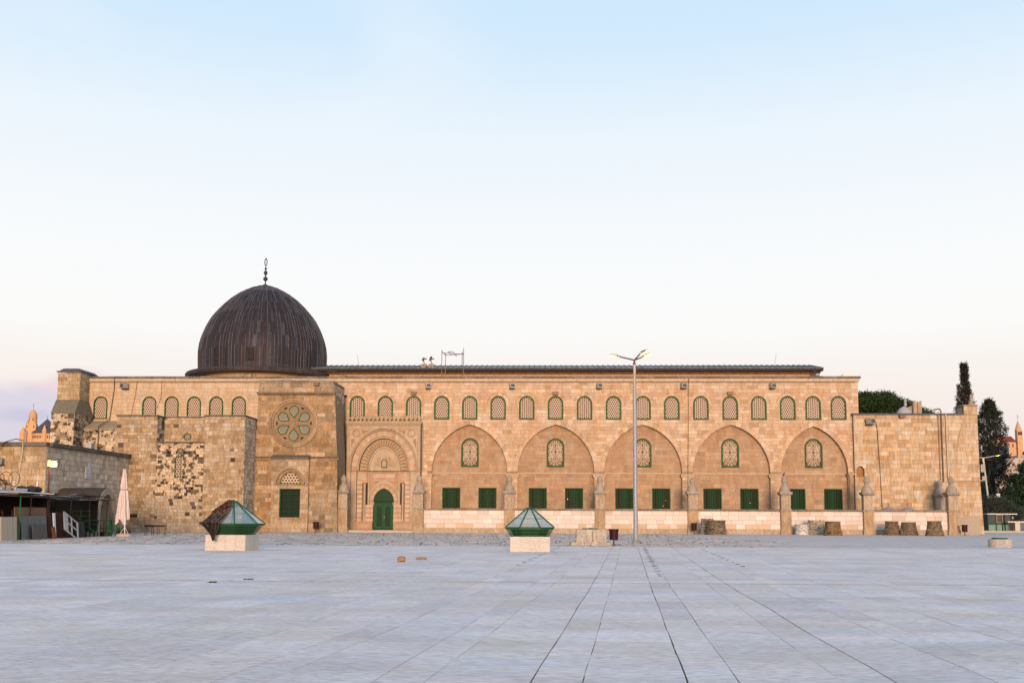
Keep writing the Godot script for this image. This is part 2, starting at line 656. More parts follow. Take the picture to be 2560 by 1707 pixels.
# ---------------------------------------------------------------- sky
func make_sky() -> PanoramaSkyMaterial:
	var w := 2048
	var h := 1024
	var cloud := FastNoiseLite.new()
	cloud.seed = 5
	cloud.frequency = 1.0
	cloud.fractal_octaves = 5
	var soft := FastNoiseLite.new()
	soft.seed = 9
	soft.frequency = 1.0
	soft.fractal_octaves = 2
	var stops := [0.0, 4.0, 7.3, 10.0, 14.0, 19.4, 26.4, 40.0, 90.0]
	var cols := [Color(0.90, 0.76, 0.72), Color(0.93, 0.81, 0.77), Color(0.95, 0.88, 0.835), Color(0.965, 0.96, 0.945), Color(0.94, 0.96, 0.975), Color(0.855, 0.925, 0.985), Color(0.63, 0.815, 0.985), Color(0.54, 0.74, 0.965), Color(0.50, 0.69, 0.93)]
	var data := PackedFloat32Array()
	data.resize(w * h * 3)
	for y in h:
		var el := 90.0 - 180.0 * (y + 0.5) / h
		var c: Color = cols[0]
		for k in stops.size() - 1:
			if el >= stops[k]:
				var f: float = smoothstep(0.0, 1.0, clampf((el - stops[k]) / (stops[k + 1] - stops[k]), 0.0, 1.0)) * 0.35 + clampf((el - stops[k]) / (stops[k + 1] - stops[k]), 0.0, 1.0) * 0.65
				c = cols[k].lerp(cols[k + 1], f)
		for x in w:
			var q := c
			if el > 0.0 and el < 60.0:
				var az := TAU * x / w
				var p := Vector3(cos(az), 0, sin(az))
				# thin high veil
				var veil := soft.get_noise_3d(p.x * 2.6, el * 0.10, p.z * 2.6)
				q = q.lerp(Color(0.90, 0.94, 0.985), clampf(0.10 + veil * 0.7, 0.0, 0.5) * smoothstep(12.0, 24.0, el))
				if el < 11.0:
					# three banks of low cloud along the horizon
					var edge := cloud.get_noise_3d(p.x * 9.0 + 3.0, el * 0.25, p.z * 9.0)
					var south := 0.5 - 0.5 * sin(az * 3.0)
					var bank := smoothstep(-0.5, 0.7, 0.6 + 6.6 * south - el + 2.0 * edge)
					var fluff := cloud.get_noise_3d(p.x * 7.0, el * 0.5 + 7.0, p.z * 7.0)
					var lit := clampf(smoothstep(4.6, 6.8, el + 3.0 * fluff), 0.0, 1.0)
					var cc := Color(0.54, 0.55, 0.73).lerp(Color(0.86, 0.68, 0.72), lit)
					cc = cc.lerp(Color(0.78, 0.72, 0.80), smoothstep(0.0, 0.35, -fluff) * 0.6)
					q = q.lerp(cc, bank * 0.85)
			var i := (y * w + x) * 3
			data[i] = q.r
			data[i + 1] = q.g
			data[i + 2] = q.b
	var im := Image.create_from_data(w, h, false, Image.FORMAT_RGBF, data.to_byte_array())
	var m := PanoramaSkyMaterial.new()
	m.panorama = ImageTexture.create_from_image(im)
	return m

# ---------------------------------------------------------------- the ground
func gy(z: float) -> float:
	return maxf(0.0, z - 72.2) * 0.0088 + 0.010 * sin(z * 0.9) * smoothstep(66.0, 70.0, z) * (1.0 - smoothstep(86.0, 92.0, z))

func make_ground() -> void:
	var b := MB.new()
	b.col = Color(0.30, 0.27, 0.24)
	var zs := [-1600.0, -60.0, 72.2, 160.0]
	for i in 3:
		var y0 := gy(zs[i]) - 0.07
		var y1 := gy(zs[i + 1]) - 0.07
		b.quad(Vector3(-1500, y1, zs[i + 1]), Vector3(1500, y1, zs[i + 1]), Vector3(1500, y0, zs[i]), Vector3(-1500, y0, zs[i]))
	structure(b, "ground", M.soil)
	b = MB.new()
	b.col = Color(0.055, 0.05, 0.045)
	var zz := [-40.0]
	for i in 60:
		zz.append(66.0 + i * 0.5)
	zz.append(110.0)
	for i in zz.size() - 1:
		var y0: float = gy(zz[i]) - 0.022
		var y1: float = gy(zz[i + 1]) - 0.022
		b.quad(Vector3(-75, y1, zz[i + 1]), Vector3(75, y1, zz[i + 1]), Vector3(75, y0, zz[i]), Vector3(-75, y0, zz[i]))
	structure(b, "joint_bed_ground", M.soil)

func make_plaza() -> void:
	var root := Node3D.new()
	root.name = "plaza_pavement"
	add_child(root)
	root.set_meta("kind", "structure")
	rng.seed = 100
	var slant := 0.0788
	var slabs := []
	var u := 0.98 - 0.585 * 2 * 60
	var narrow := true
	while u < 42.0:
		var wdt := 0.39 if narrow else 0.78
		narrow = not narrow
		var g := 0.005 if rng.randf() < 0.4 else 0.0032
		var gl := 0.008 if absf(u - 0.98) < 0.02 or absf(u - 2.15) < 0.02 else 0.003
		if absf(u - 3.71) < 0.02:
			gl = 0.018
		var z := 45.2 + rng.randf() * -0.0
		while z < 96.0:
			var l := rng.randf_range(0.85, 1.7)
			var z1 := z + l
			if z < 72.2 and z1 > 71.7:
				z1 = 72.2
			if 96.0 - z1 < 0.4:
				z1 = 96.0
			var zm := (z + z1) * 0.5
			var xm := u + wdt * 0.5 + (72.2 - zm) * slant
			var reach := maxf(94.0 - z, 0.0) * 0.56 + 2.5
			if absf(xm + (94.0 - zm) * 0.03) < reach:
				var e0 := 0.08 if absf(z - 72.2) < 0.01 else 0.002
				var e1 := 0.08 if absf(z1 - 72.2) < 0.01 else 0.002
				slabs.append([z1, u + gl, u + wdt - g, z + e0, z1 - e1])
			z = z1
		u += wdt
	slabs.sort_custom(func(a, b): return (a[2] - a[1]) * (a[4] - a[3]) / pow(maxf(95.0 - a[0], 3.0), 3.0) > (b[2] - b[1]) * (b[4] - b[3]) / pow(maxf(95.0 - b[0], 3.0), 3.0))
	var rest := MB.new()
	var made := 0
	for s: Array in slabs:
		var zc: float = (s[3] + s[4]) * 0.5
		var seen: bool = zc < 88.5 and absf((s[1] + s[2]) * 0.5 + (72.2 - zc) * slant + (94.0 - zc) * 0.033) < (94.0 - zc) * 0.5 + 0.3
		var b := MB.new() if made < 300 and seen else rest
		var c := pick([Color(0.775, 0.712, 0.722), Color(0.80, 0.74, 0.75), Color(0.725, 0.662, 0.678), Color(0.79, 0.718, 0.69)], [40, 24, 22, 16])
		b.col = vary(c, 0.06)
		var lift := rng.randf_range(-0.0008, 0.0008)
		var q := []
		for e in [[1, 4], [2, 4], [2, 3], [1, 3]]:
			var zz: float = s[e[1]]
			q.append(Vector3(float(s[e[0]]) + (72.2 - zz) * slant + rng.randf_range(-0.0045, 0.0045), gy(zz) + lift, zz))
		b.quad(q[0], q[1], q[2], q[3])
		var dn := Vector3(0, -0.03, 0)
		for i in 4:
			var j := (i + 1) % 4
			b.quad(q[i] + dn, q[j] + dn, q[j], q[i])
		if b != rest:
			part(b, "slab", M.paving, root)
			made += 1
	part(rest, "slabs_beyond", M.paving, root).set_meta("kind", "stuff")
	var ch := MB.new()
	ch.col = Color(0.05, 0.045, 0.042)
	ch.span(Vector3(-14, gy(72.2) - 0.03, 72.125), Vector3(14, gy(72.2) - 0.003, 72.275))
	structure(ch, "drain_channel_ground", M.metal)

func make_apron() -> void:
	var root := Node3D.new()
	root.name = "cobbled_pavement"
	add_child(root)
	root.set_meta("kind", "structure")
	rng.seed = 101
	var all := []
	var weeds := MB.new()
	var z := -34.0
	while z < 45.1:
		var d := rng.randf_range(0.55, 0.95)
		if z + d > 44.6:
			d = 45.18 - z
		var x := -50.0 if z > 8 else -44.0
		if z < 0.3:
			x = 38.8
		var end := 52.0 if z > 0.3 else 60.0
		while x < end:
			var smooth := smoothstep(7.0, 16.0, x + 6.0 * blotch.get_noise_2d(x * 0.8, z * 0.8))
			var l := rng.randf_range(0.5, 1.15)
			var j := 0.055 * (1.0 - smooth * 0.8)
			var q := []
			for e in [[0, 1], [1, 1], [1, 0], [0, 0]]:
				q.append(Vector3(x + l * e[0] + (0.03 if e[0] == 0 else -0.03) * (1.0 - 0.6 * smooth) + rng.randf_range(-j, j) * 0.5, rng.randf_range(-0.006, 0.004) * (1.0 - smooth), z + d * e[1] + (0.02 if e[1] == 0 else -0.02) * (1.0 - 0.7 * smooth) + rng.randf_range(-j, j) * 0.6))
			var c := pick([Color(0.56, 0.505, 0.49), Color(0.51, 0.46, 0.44), Color(0.60, 0.55, 0.535), Color(0.46, 0.41, 0.385)], [40, 26, 22, 12]).lerp(Color(0.60, 0.56, 0.575), smooth * 0.75)
			all.append([l * d / pow(maxf(94.0 - z, 5.0), 3.0), q, vary(c, 0.07)])
			if smooth < 0.5 and rng.randf() < 0.34 and z > 9.0:
				var p := Vector3(x, 0.0, z + d * rng.randf())
				var along := rng.randf() < 0.5
				weeds.col = vary(Color(0.045, 0.055, 0.022), 0.3)
				for k in rng.randi_range(5, 14):
					var o := p + (Vector3(rng.randf_range(-0.03, 0.03), 0, rng.randf_range(-0.35, 0.35)) if along else Vector3(rng.randf_range(-0.4, 0.4), 0, rng.randf_range(-0.03, 0.03)))
					var t := rng.randf() * TAU
					var s := Vector3(cos(t), 0, sin(t)) * 0.025
					var tip := o + Vector3(rng.randf_range(-0.05, 0.05), rng.randf_range(0.015, 0.05), rng.randf_range(-0.05, 0.05))
					weeds.tri(o - s - Vector3(0, 0.02, 0), o + s - Vector3(0, 0.02, 0), tip)
			x += l
		z += d
	all.sort_custom(func(a, b): return a[0] > b[0])
	var rest := MB.new()
	var made := 0
	for s: Array in all:
		var q: Array = s[1]
		var m: Vector3 = (q[0] + q[2]) * 0.5
		var near: bool = made < 300 and absf(m.x + (94.0 - m.z) * 0.033) < (94.0 - m.z) * 0.49
		var b := MB.new() if near else rest
		b.col = s[2]
		b.quad(q[0], q[1], q[2], q[3])
		for i in 4:
			var j := (i + 1) % 4
			b.quad(q[i] + Vector3(0, -0.04, 0), q[j] + Vector3(0, -0.04, 0), q[j], q[i])
		if near:
			part(b, "paving_stone", M.cobble, root)
			made += 1
	part(rest, "paving_stones_beyond", M.cobble, root).set_meta("kind", "stuff")
	var w := lone(weeds, "weeds", M.leaf, Vector3.ZERO, "dark green weeds growing in the joints of the rough paving", "weeds")
	w.set_meta("kind", "stuff")

# ---------------------------------------------------------------- windows
# lattice bars along a line, clipped to an outline
func bars(b: MB, line: PackedVector2Array, clip: PackedVector2Array, wd: float, z0: float, z1: float) -> void:
	for seg in Geometry2D.intersect_polyline_with_polygon(line, clip):
		for i in seg.size() - 1:
			var p: Vector2 = seg[i]
			var q: Vector2 = seg[i + 1]
			var d := (q - p)
			if d.length() < 0.01:
				continue
			var s := d.normalized().orthogonal() * wd * 0.5
			b.prism(PackedVector2Array([p - s, q - s, q + s, p + s]), Transform3D.IDENTITY, z0, z1)

func star_lattice(clip: PackedVector2Array, step: float, wd: float, turn: float, z0: float, z1: float) -> MB:
	var b := MB.new()
	b.col = Color(0.57, 0.455, 0.36)
	var r := bounds(clip)
	var m := r.get_center()
	var k := int(3.2 / step)
	for dir in 3:
		var a := turn + dir * PI / 3.0
		var d := Vector2(cos(a), sin(a))
		var o := d.orthogonal()
		for i in range(-k, k + 1):
			var p := m + o * step * (i + 0.5)
			bars(b, PackedVector2Array([p - d * 3.5, p + d * 3.5]), clip, wd, z0, z1 - dir * 0.004)
	return b

func rosette_lattice(clip: PackedVector2Array, centres: Array, radii: Array, spokes: int, wd: float, z0: float, z1: float) -> MB:
	var b := MB.new()
	b.col = Color(0.62, 0.48, 0.36)
	for c: Vector2 in centres:
		for i in radii.size():
			var r: float = radii[i]
			var ln := PackedVector2Array()
			for k in spokes * 2 + 1:
				var a := TAU * k / (spokes * 2)
				var rr := r * (1.0 if i != 1 or k % 2 == 0 else 0.82)
				ln.append(c + Vector2(cos(a), sin(a)) * rr)
			bars(b, ln, clip, wd, z0, z1 - 0.004 * i)
		for k in spokes:
			var a := TAU * (k + 0.5) / spokes
			var d := Vector2(cos(a), sin(a))
			bars(b, PackedVector2Array([c + d * float(radii[0]), c + d * float(radii[-1]) * 1.2]), clip, wd * 1.3, z0, z1 - 0.015)
	return b

func frame_of(outer: PackedVector2Array, inner: PackedVector2Array, color: Color, z0: float, z1: float) -> MB:
	var b := MB.new()
	b.col = color
	b.ring(outer, inner, Transform3D.IDENTITY, z0, z1)
	return b

const GREEN := Color(0.018, 0.078, 0.012)
const GRILLE := Color(0.006, 0.056, 0.018)

# an arched window: parts of one node whose foot is the middle of its sill
func arched_window(hw: float, spring: float, rise: float, fr: float, lattice: MB, z: float) -> Node3D:
	var o := Node3D.new()
	o.name = "window"
	var k := 16
	part(frame_of(arch(0, 0, spring, hw, rise, k), arch(0, fr, spring, hw - fr, rise - fr, k), GREEN, z - 0.1, z), "frame", M.paint, o)
	part(lattice, "lattice", M.plain_stone, o)
	var b := MB.new()
	b.col = Color(0.12, 0.075, 0.055)
	b.face(arch(0, 0.0, spring, hw, rise, k), Transform3D.IDENTITY, z - 0.16)
	part(b, "pane", M.dull, o)
	return o

func grille_window(w: float, h: float, nx: int, ny: int, z: float, shutters := true) -> Node3D:
	var o := Node3D.new()
	o.name = "grille_window"
	part(frame_of(rect(-w / 2, 0, w / 2, h), rect(-w / 2 + 0.085, 0.085, w / 2 - 0.085, h - 0.085), GRILLE, z - 0.12, z), "frame", M.paint, o)
	for i in range(1, nx):
		var b := MB.new()
		b.col = Color(0.013, 0.10, 0.034)
		var x := -w / 2 + w * i / nx
		b.tube(Vector3(x, 0.08, z - 0.03), Vector3(x, h - 0.08, z - 0.03), 0.017, 0.017, 6, false)
		part(b, "bar", M.paint, o)
	for i in range(1, ny):
		var b := MB.new()
		b.col = Color(0.013, 0.10, 0.034)
		var y := h * i / ny
		b.tube(Vector3(-w / 2 + 0.08, y, z - 0.065), Vector3(w / 2 - 0.08, y, z - 0.065), 0.017, 0.017, 6, false)
		part(b, "bar", M.paint, o)
	var p := MB.new()
	p.col = Color(0.002, 0.014, 0.006)
	p.span(Vector3(-w / 2 + 0.01, 0.01, z - 0.34), Vector3(w / 2 - 0.01, h - 0.01, z - 0.28))
	part(p, "shutter", M.paint, o)
	if shutters:
		for s in [-1, 1]:
			var q := MB.new()
			q.col = Color(0.035, 0.010, 0.006)
			q.span(Vector3(s * w * 0.27 - 0.09, h * 0.10, z - 0.279), Vector3(s * w * 0.27 + 0.09, h * 0.92, z - 0.262))
			part(q, "pane", M.dull, o)
		var c := MB.new()
		c.col = GRILLE
		c.span(Vector3(-0.05, 0.05, z - 0.279), Vector3(0.05, h - 0.05, z - 0.25))
		part(c, "mullion", M.paint, o)
	return o

func place(o: Node3D, parent: Node3D, at: Vector3) -> void:
	parent.add_child(o, true)
	o.position = at

# ---------------------------------------------------------------- the hall
const UPPER := [-17.23, -14.65, -12.06, -9.48, -6.92, -4.33, -1.73, 0.89, 3.52, 6.15, 8.82, 11.41, 14.03, 16.67, 19.24, 21.83, 24.1, 26.37]
const WING := [-41.04, -36.49, -34.41, -32.33, -30.27, -28.17]
const BAYS := [[-10.33, -3.48, -6.9], [-2.54, 4.37, 0.89], [5.28, 12.26, 8.78], [13.23, 20.14, 16.66], [21.11, 27.07, 24.14]]
const GRILLES := [-8.57, -5.28, -0.72, 2.56, 7.10, 10.42, 15.02, 18.32, 22.5, 25.8]

func make_mosque() -> void:
	rng.seed = 7
	var root := thing("mosque", "long tan stone mosque with a dark lead dome, arched windows and blind arcade", "mosque", Vector3(-7, 0, -12))
	var I := Transform3D.IDENTITY
	# arcade wall
	var wall := wgroup("arcade_wall", root)
	var holes := []
	var back := MB.new()
	back.col = Color(0.45, 0.33, 0.22)
	for x in UPPER:
		holes.append(shouldered(x, 10.17, 11.62, 0.70, 0.74, 0.30))
		back.reveal(arch(x, 10.17, 11.62, 0.70, 0.74), I, -0.22, 0.0)
	for bay in BAYS:
		var cx: float = (bay[0] + bay[1]) * 0.5
		var hw: float = (bay[1] - bay[0]) * 0.5
		holes.append(shouldered(cx, -0.1, 5.42, hw, 4.30 if hw > 3.2 else 4.18, 0.40, 20))
		back.reveal(arch(cx, -0.1, 5.42, hw, 4.30 if hw > 3.2 else 4.18, 24), I, -0.42, 0.0)
	holes.append(rect(-18.3, -0.1, -11.25, 9.9))
	masonry(wall, I, courses(Rect2(-18.2, 0, 46.35, 13.55), 0.27, 0.36, 0.42, 0.95), null, holes, tone_hall, M.ashlar, 300)
	var vous := []
	for x in UPPER:
		vous.append_array(band(x, 11.62, 0.70, 0.74, 0.30, 10))
	for bay in BAYS:
		var cx: float = (bay[0] + bay[1]) * 0.5
		var hw: float = (bay[1] - bay[0]) * 0.5
		vous.append_array(band(cx, 5.42, hw, 4.30 if hw > 3.2 else 4.18, 0.40, 26))
	masonry(wall, I, vous, null, [rect(-18.3, -0.1, -11.25, 9.9)], tone_hall, M.ashlar, 0, 0.006, 0.010, "voussoir")
	part(back, "reveals", M.ashlar, wall)
	# the wall above the wing and behind the rose chapel
	var wing := wgroup("wing_wall", root)
	holes = []
	back = MB.new()
	back.col = Color(0.47, 0.35, 0.24)
	for x in WING:
		holes.append(shouldered(x, 10.17, 11.62, 0.66, 0.68, 0.30))
		back.reveal(arch(x, 10.17, 11.62, 0.66, 0.68), I, -0.22, 0.0)
	var cells := courses(Rect2(-43.4, 8.6, 18.4, 4.95), 0.33, 0.36, 0.55, 0.85)
	cells.append_array(courses(Rect2(-25.0, 12.4, 6.8, 1.15), 0.3, 0.36, 0.5, 0.9))
	masonry(wing, I, cells, null, holes, tone_wing, M.ashlar, 0)
	vous = []
	for x in WING:
		vous.append_array(band(x, 11.62, 0.66, 0.68, 0.30, 10))
	masonry(wing, I, vous, null, [], tone_wing, M.ashlar, 0, 0.006, 0.010, "voussoir")
	part(back, "reveals", M.ashlar, wing)
	# the wall inside the arches
	var n := 0
	for bay in BAYS:
		var panel := wgroup("arch_panel", root)
		var cx: float = (bay[0] + bay[1]) * 0.5
		var hw: float = (bay[1] - bay[0]) * 0.5
		holes = [shouldered(bay[2], 5.88, 7.72, 0.80, 0.80, 0.32)]
		back = MB.new()
		back.col = Color(0.42, 0.30, 0.20)
		var t := Transform3D(Basis.IDENTITY, Vector3(0, 0, -0.42))
		back.reveal(arch(bay[2], 5.88, 7.72, 0.80, 0.80), t, -0.24, 0.0)
		for k in 2:
			var gx: float = GRILLES[n * 2 + k]
			holes.append(rect(gx - 0.82, 2.08, gx + 0.82, 4.0))
			back.reveal(rect(gx - 0.82, 2.08, gx + 0.82, 4.0), t, -0.4, 0.0)
		n += 1
		masonry(panel, t, courses(Rect2(bay[0], 1.5, hw * 2, 8.4), 0.31, 0.40, 0.55, 1.25), arch(cx, 0.5, 5.42, hw + 0.02, (4.30 if hw > 3.2 else 4.18) + 0.02, 24), holes, tone_panel, M.ashlar, 0, 0.006, 0.008)
		masonry(panel, t, band(bay[2], 7.72, 0.80, 0.80, 0.32, 10), null, [], tone_panel, M.ashlar, 0, 0.006, 0.008, "voussoir")
		var s := MB.new()
		s.col = Color(0.50, 0.38, 0.26)
		s.span(Vector3(bay[0] + 0.01, 5.28, -0.43), Vector3(bay[1] - 0.01, 5.38, -0.36))
		part(s, "string_course", M.plain_stone, panel)
		part(back, "reveals", M.ashlar, panel)
	# imposts between the arches
	for x in [[-10.85, -10.22], [-3.62, -2.4], [4.23, 5.42], [12.12, 13.37], [20.0, 21.25], [26.97, 27.55]]:
		var b := MB.new()
		b.col = vary(Color(0.56, 0.41, 0.27), 0.05)
		b.span(Vector3(x[0], 5.14, -0.4), Vector3(x[1], 5.26, 0.10))
		b.span(Vector3(x[0] + 0.05, 4.96, -0.4), Vector3(x[1] - 0.05, 5.14, 0.06))
		b.col = vary(Color(0.36, 0.27, 0.19), 0.1)
		b.span(Vector3(x[0] + 0.12, 5.26, -0.4), Vector3(x[1] - 0.12, 5.5, 0.045))
		wpart(b, "impost", M.carved_stone, root)
	# cornice and coping
	var b := MB.new()
	b.col = Color(0.60, 0.46, 0.32)
	b.span(Vector3(-43.4, 13.61, -0.3), Vector3(28.2, 13.70, 0.10))
	b.span(Vector3(-43.4, 13.70, -0.3), Vector3(28.27, 13.91, 0.2))
	wpart(b, "cornice", M.ashlar, root)
	b = MB.new()
	rng.seed = 70
	var x0 := -43.4
	while x0 < 28.3:
		var l := minf(rng.randf_range(0.7, 1.3), 28.36 - x0)
		b.col = vary(Color(0.22, 0.20, 0.195), 0.22)
		b.span(Vector3(x0 + 0.004, 13.915, -0.35), Vector3(x0 + l - 0.004, 14.09 + rng.randf() * 0.03, 0.3))
		x0 += l
	wpart(b, "coping", M.old_stone, root)
	# body of the hall and its flat roof
	b = MB.new()
	b.col = Color(0.45, 0.37, 0.28)
	b.span(Vector3(-43.0, -0.05, -45.0), Vector3(28.0, 13.6, -1.0))
	b.span(Vector3(-43.38, 12.0, -1.0), Vector3(-42.9, 13.6, -0.03))
	b.span(Vector3(27.9, -0.05, -1.0), Vector3(28.14, 13.6, -0.03))
	b.span(Vector3(-43.3, 13.0, -1.0), Vector3(28.1, 13.85, -0.25))
	wpart(b, "aisle_block", M.plain_stone, root)
	# clerestory and nave roof
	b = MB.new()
	b.col = Color(0.52, 0.285, 0.13)  # wall colour carries the orange glow of the low sun
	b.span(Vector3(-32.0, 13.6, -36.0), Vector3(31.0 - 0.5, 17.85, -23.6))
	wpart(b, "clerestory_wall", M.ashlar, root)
	b = MB.new()
	b.col = Color(0.048, 0.040, 0.042)
	b.span(Vector3(-28.4, 17.87, -23.7), Vector3(31.2, 18.19, -22.7))
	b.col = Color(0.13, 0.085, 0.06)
	b.span(Vector3(-28.2, 17.62, -23.75), Vector3(31.0, 17.87, -23.3))  # board added where the eave's shadow makes a dark gap
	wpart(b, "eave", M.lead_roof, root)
	var roof := wgroup("nave_roof", root)
	rng.seed = 71
	var xr := -28.6
	while xr < 31.1:
		var p := MB.new()
		p.col = vary(Color(0.235, 0.245, 0.275), 0.14)
		var xe := minf(xr + 0.62, 31.25)
		p.quad(Vector3(xr + 0.03, 18.205, -22.62), Vector3(xe, 18.205, -22.62), Vector3(xe, 19.28, -28.2), Vector3(xr + 0.03, 19.28, -28.2))
		p.quad(Vector3(xr + 0.03, 18.13, -22.62), Vector3(xe, 18.13, -22.62), Vector3(xe, 18.205, -22.62), Vector3(xr + 0.03, 18.205, -22.62))
		p.col = Color(0.15, 0.15, 0.17)
		p.tube(Vector3(xr, 18.23, -22.6), Vector3(xr, 19.31, -28.2), 0.055, 0.055, 6)
		part(p, "lead_sheet", M.lead_roof, roof)
		xr += 0.62
	var rb := MB.new()
	rb.col = Color(0.2, 0.2, 0.22)
	rb.quad(Vector3(31.25, 18.0, -35.0), Vector3(-28.6, 18.0, -35.0), Vector3(-28.6, 19.27, -28.2), Vector3(31.25, 19.27, -28.2))
	rb.tri(Vector3(31.2, 17.9, -22.7), Vector3(31.2, 17.9, -35.0), Vector3(31.2, 19.26, -28.2))
	part(rb, "far_slope", M.lead_roof, roof)
	# windows
	var lat_a := star_lattice(arch(0, 0.11, 1.45, 0.60, 0.64), 0.175, 0.038, 0.0, -0.14, -0.07)
	var lat_b := star_lattice(arch(0, 0.11, 1.45, 0.60, 0.64), 0.19, 0.041, PI / 6, -0.14, -0.07)
	var wa := arched_window(0.705, 1.45, 0.745, 0.14, lat_a, 0.02)
	var wb := arched_window(0.705, 1.45, 0.745, 0.14, lat_b, 0.02)
	for i in UPPER.size():
		place((wa if i % 2 else wb).duplicate(), root, Vector3(UPPER[i], 10.165, 0) - root.position)
	var wc := arched_window(0.665, 1.45, 0.685, 0.12, lat_a, 0.02)
	for x in WING:
		place(wc.duplicate(), root, Vector3(x, 10.165, 0) - root.position)
	var clip := arch(0, 0.14, 1.84, 0.68, 0.68)
	var ros := rosette_lattice(clip, [Vector2(0, 0.78), Vector2(0, 2.0), Vector2(-0.75, 1.39), Vector2(0.75, 1.39)], [0.12, 0.34, 0.47, 0.61], 12, 0.032, -0.14, -0.07)
	var wd := arched_window(0.805, 1.84, 0.805, 0.165, ros, 0.02)
	for bay in BAYS:
		place(wd.duplicate(), root, Vector3(bay[2], 5.875, -0.42) - root.position)
	var we := grille_window(1.645, 1.925, 8, 10, -0.06)
	for x in GRILLES:
		place(we.duplicate(), root, Vector3(x, 2.078, -0.42) - root.position)
	for o in [wa, wb, wc, wd, we]:
		o.free()
	make_dome(root)

func make_dome(root: Node3D) -> void:
	var o := Vector3(-33.25, 0, -26.0)
	# profile (radius, height), foot to crown
	var prof := [Vector2(7.25, 17.7), Vector2(7.28, 18.4), Vector2(7.33, 19.5), Vector2(7.34, 20.25), Vector2(7.25, 21.1), Vector2(7.04, 21.95), Vector2(6.56, 23.2), Vector2(6.01, 24.25), Vector2(5.42, 25.02), Vector2(4.64, 25.9), Vector2(3.86, 26.65), Vector2(2.88, 27.38), Vector2(1.71, 28.02), Vector2(0.58, 28.42), Vector2(0.05, 28.5)]
	var cum := [0.0]
	for i in prof.size() - 1:
		cum.append(cum[i] + prof[i].distance_to(prof[i + 1]))
	var at := func(s: float) -> Vector2:
		for i in prof.size() - 1:
			if s <= cum[i + 1] or i == prof.size() - 2:
				return prof[i].lerp(prof[i + 1], clampf((s - cum[i]) / (cum[i + 1] - cum[i]), 0.0, 1.0))
		return prof[-1]
	var dome := wgroup("dome", root)
	rng.seed = 72
	var total: float = cum[-1]
	var ribs := 116
	var edges := [0.0, 2.3, 3.75, 5.25, 6.85, 8.4, 9.9, 11.2, total - 0.05]
	var rest := MB.new()
	var made := 0
	for k in 8:
		var count := ribs if k < 6 else ribs / 2
		for j in count:
			var a := TAU * j / count
			var e := TAU * (j + 1) / count
			var jag := (0.22 if j % 2 else 0.0) if k < 6 else 0.0
			var jag1 := (0.22 if j % 2 else 0.0) if k < 5 else 0.0
			var s0: float = edges[k] + (jag if k > 0 else 0.0)
			var s1: float = edges[k + 1] + (jag1 if k < 7 else 0.0) + 0.06
			var facing := cos((a + e) * 0.5) > 0.03 and made < 300
			var b := MB.new() if facing else rest
			var hgt := float(k) / 7.0
			var c := pick([Color(0.042, 0.035, 0.043), Color(0.045, 0.034, 0.040), Color(0.043, 0.042, 0.053), Color(0.052, 0.046, 0.053), Color(0.066, 0.064, 0.077)], [40, 24, 24, 12 if k < 5 else 3, 6 if k < 5 else 1])
			b.col = vary(c, 0.09)
			if k == 7:
				b.col = vary(Color(0.085, 0.088, 0.105), 0.15)
			var st := 4
			for i in st:
				var p: Vector2 = at.call(lerpf(s0, s1, float(i) / st))
				var q: Vector2 = at.call(lerpf(s0, s1, float(i + 1) / st))
				var lift0 := 0.035 - 0.02 * i / st
				var lift1 := 0.035 - 0.02 * (i + 1) / st
				var u := Vector3(sin(a), 0, cos(a))
				var w := Vector3(sin(e), 0, cos(e))
				var A := o + u * (p.x + lift0) + Vector3(0, p.y, 0)
				var B := o + w * (p.x + lift0) + Vector3(0, p.y, 0)
				var D := o + w * (q.x + lift1) + Vector3(0, q.y + lift1 * hgt, 0)
				var E := o + u * (q.x + lift1) + Vector3(0, q.y + lift1 * hgt, 0)
				var side := (B - A) * 0.045
				b.quad(A + side, B - side, D - side * 0.9, E + side * 0.9)
				if i == 0:
					b.quad(A + side + Vector3(0, -0.02, 0) - u * 0.05, B - side - w * 0.05, B - side, A + side)
			# standing seam
			var keep := b.col
			b.col = vary(Color(0.14, 0.13, 0.138), 0.3) if rng.randf() < 0.7 else vary(Color(0.05, 0.045, 0.05), 0.2)
			for i in st:
				var p: Vector2 = at.call(lerpf(s0, s1, float(i) / st))
				var q: Vector2 = at.call(lerpf(s0, s1, float(i + 1) / st))
				var u := Vector3(sin(a), 0, cos(a))
				b.tube(o + u * (p.x + 0.03) + Vector3(0, p.y, 0), o + u * (q.x + 0.03) + Vector3(0, q.y + 0.03 * hgt, 0), 0.034, 0.034, 4, false)
			b.col = keep
			if b != rest:
				part(b, "lead_panel", M.lead, dome)
				made += 1
	part(rest, "lead_panels_behind", M.lead, dome).set_meta("kind", "stuff")
	var core := MB.new()
	core.col = Color(0.04, 0.036, 0.04)
	core.lathe(prof, 64, Transform3D(Basis.IDENTITY, o))
	part(core, "shell", M.lead, dome)
	var hatch := MB.new()
	hatch.col = Color(0.03, 0.026, 0.028)
	hatch.span(Vector3(o.x + 0.05, 18.5, o.z + 7.1), Vector3(o.x + 0.48, 19.9, o.z + 7.48))
	hatch.span(Vector3(o.x + 0.51, 18.5, o.z + 7.1), Vector3(o.x + 0.94, 19.9, o.z + 7.48))
	part(hatch, "hatch", M.lead, dome)
	# eave ring and drum
	var ev := MB.new()
	var kk := 72
	for j in kk:
		ev.col = vary(Color(0.07, 0.058, 0.062), 0.2)
		ev.lathe([Vector2(8.3, 17.18), Vector2(8.66, 17.2), Vector2(8.74, 17.5), Vector2(8.64, 17.66), Vector2(7.4, 17.86)], 1, Transform3D(Basis.IDENTITY, o), false, TAU * j / kk, TAU * (j + 0.97) / kk)
	wpart(ev, "dome_eave", M.lead, root)
	var soffit := MB.new()
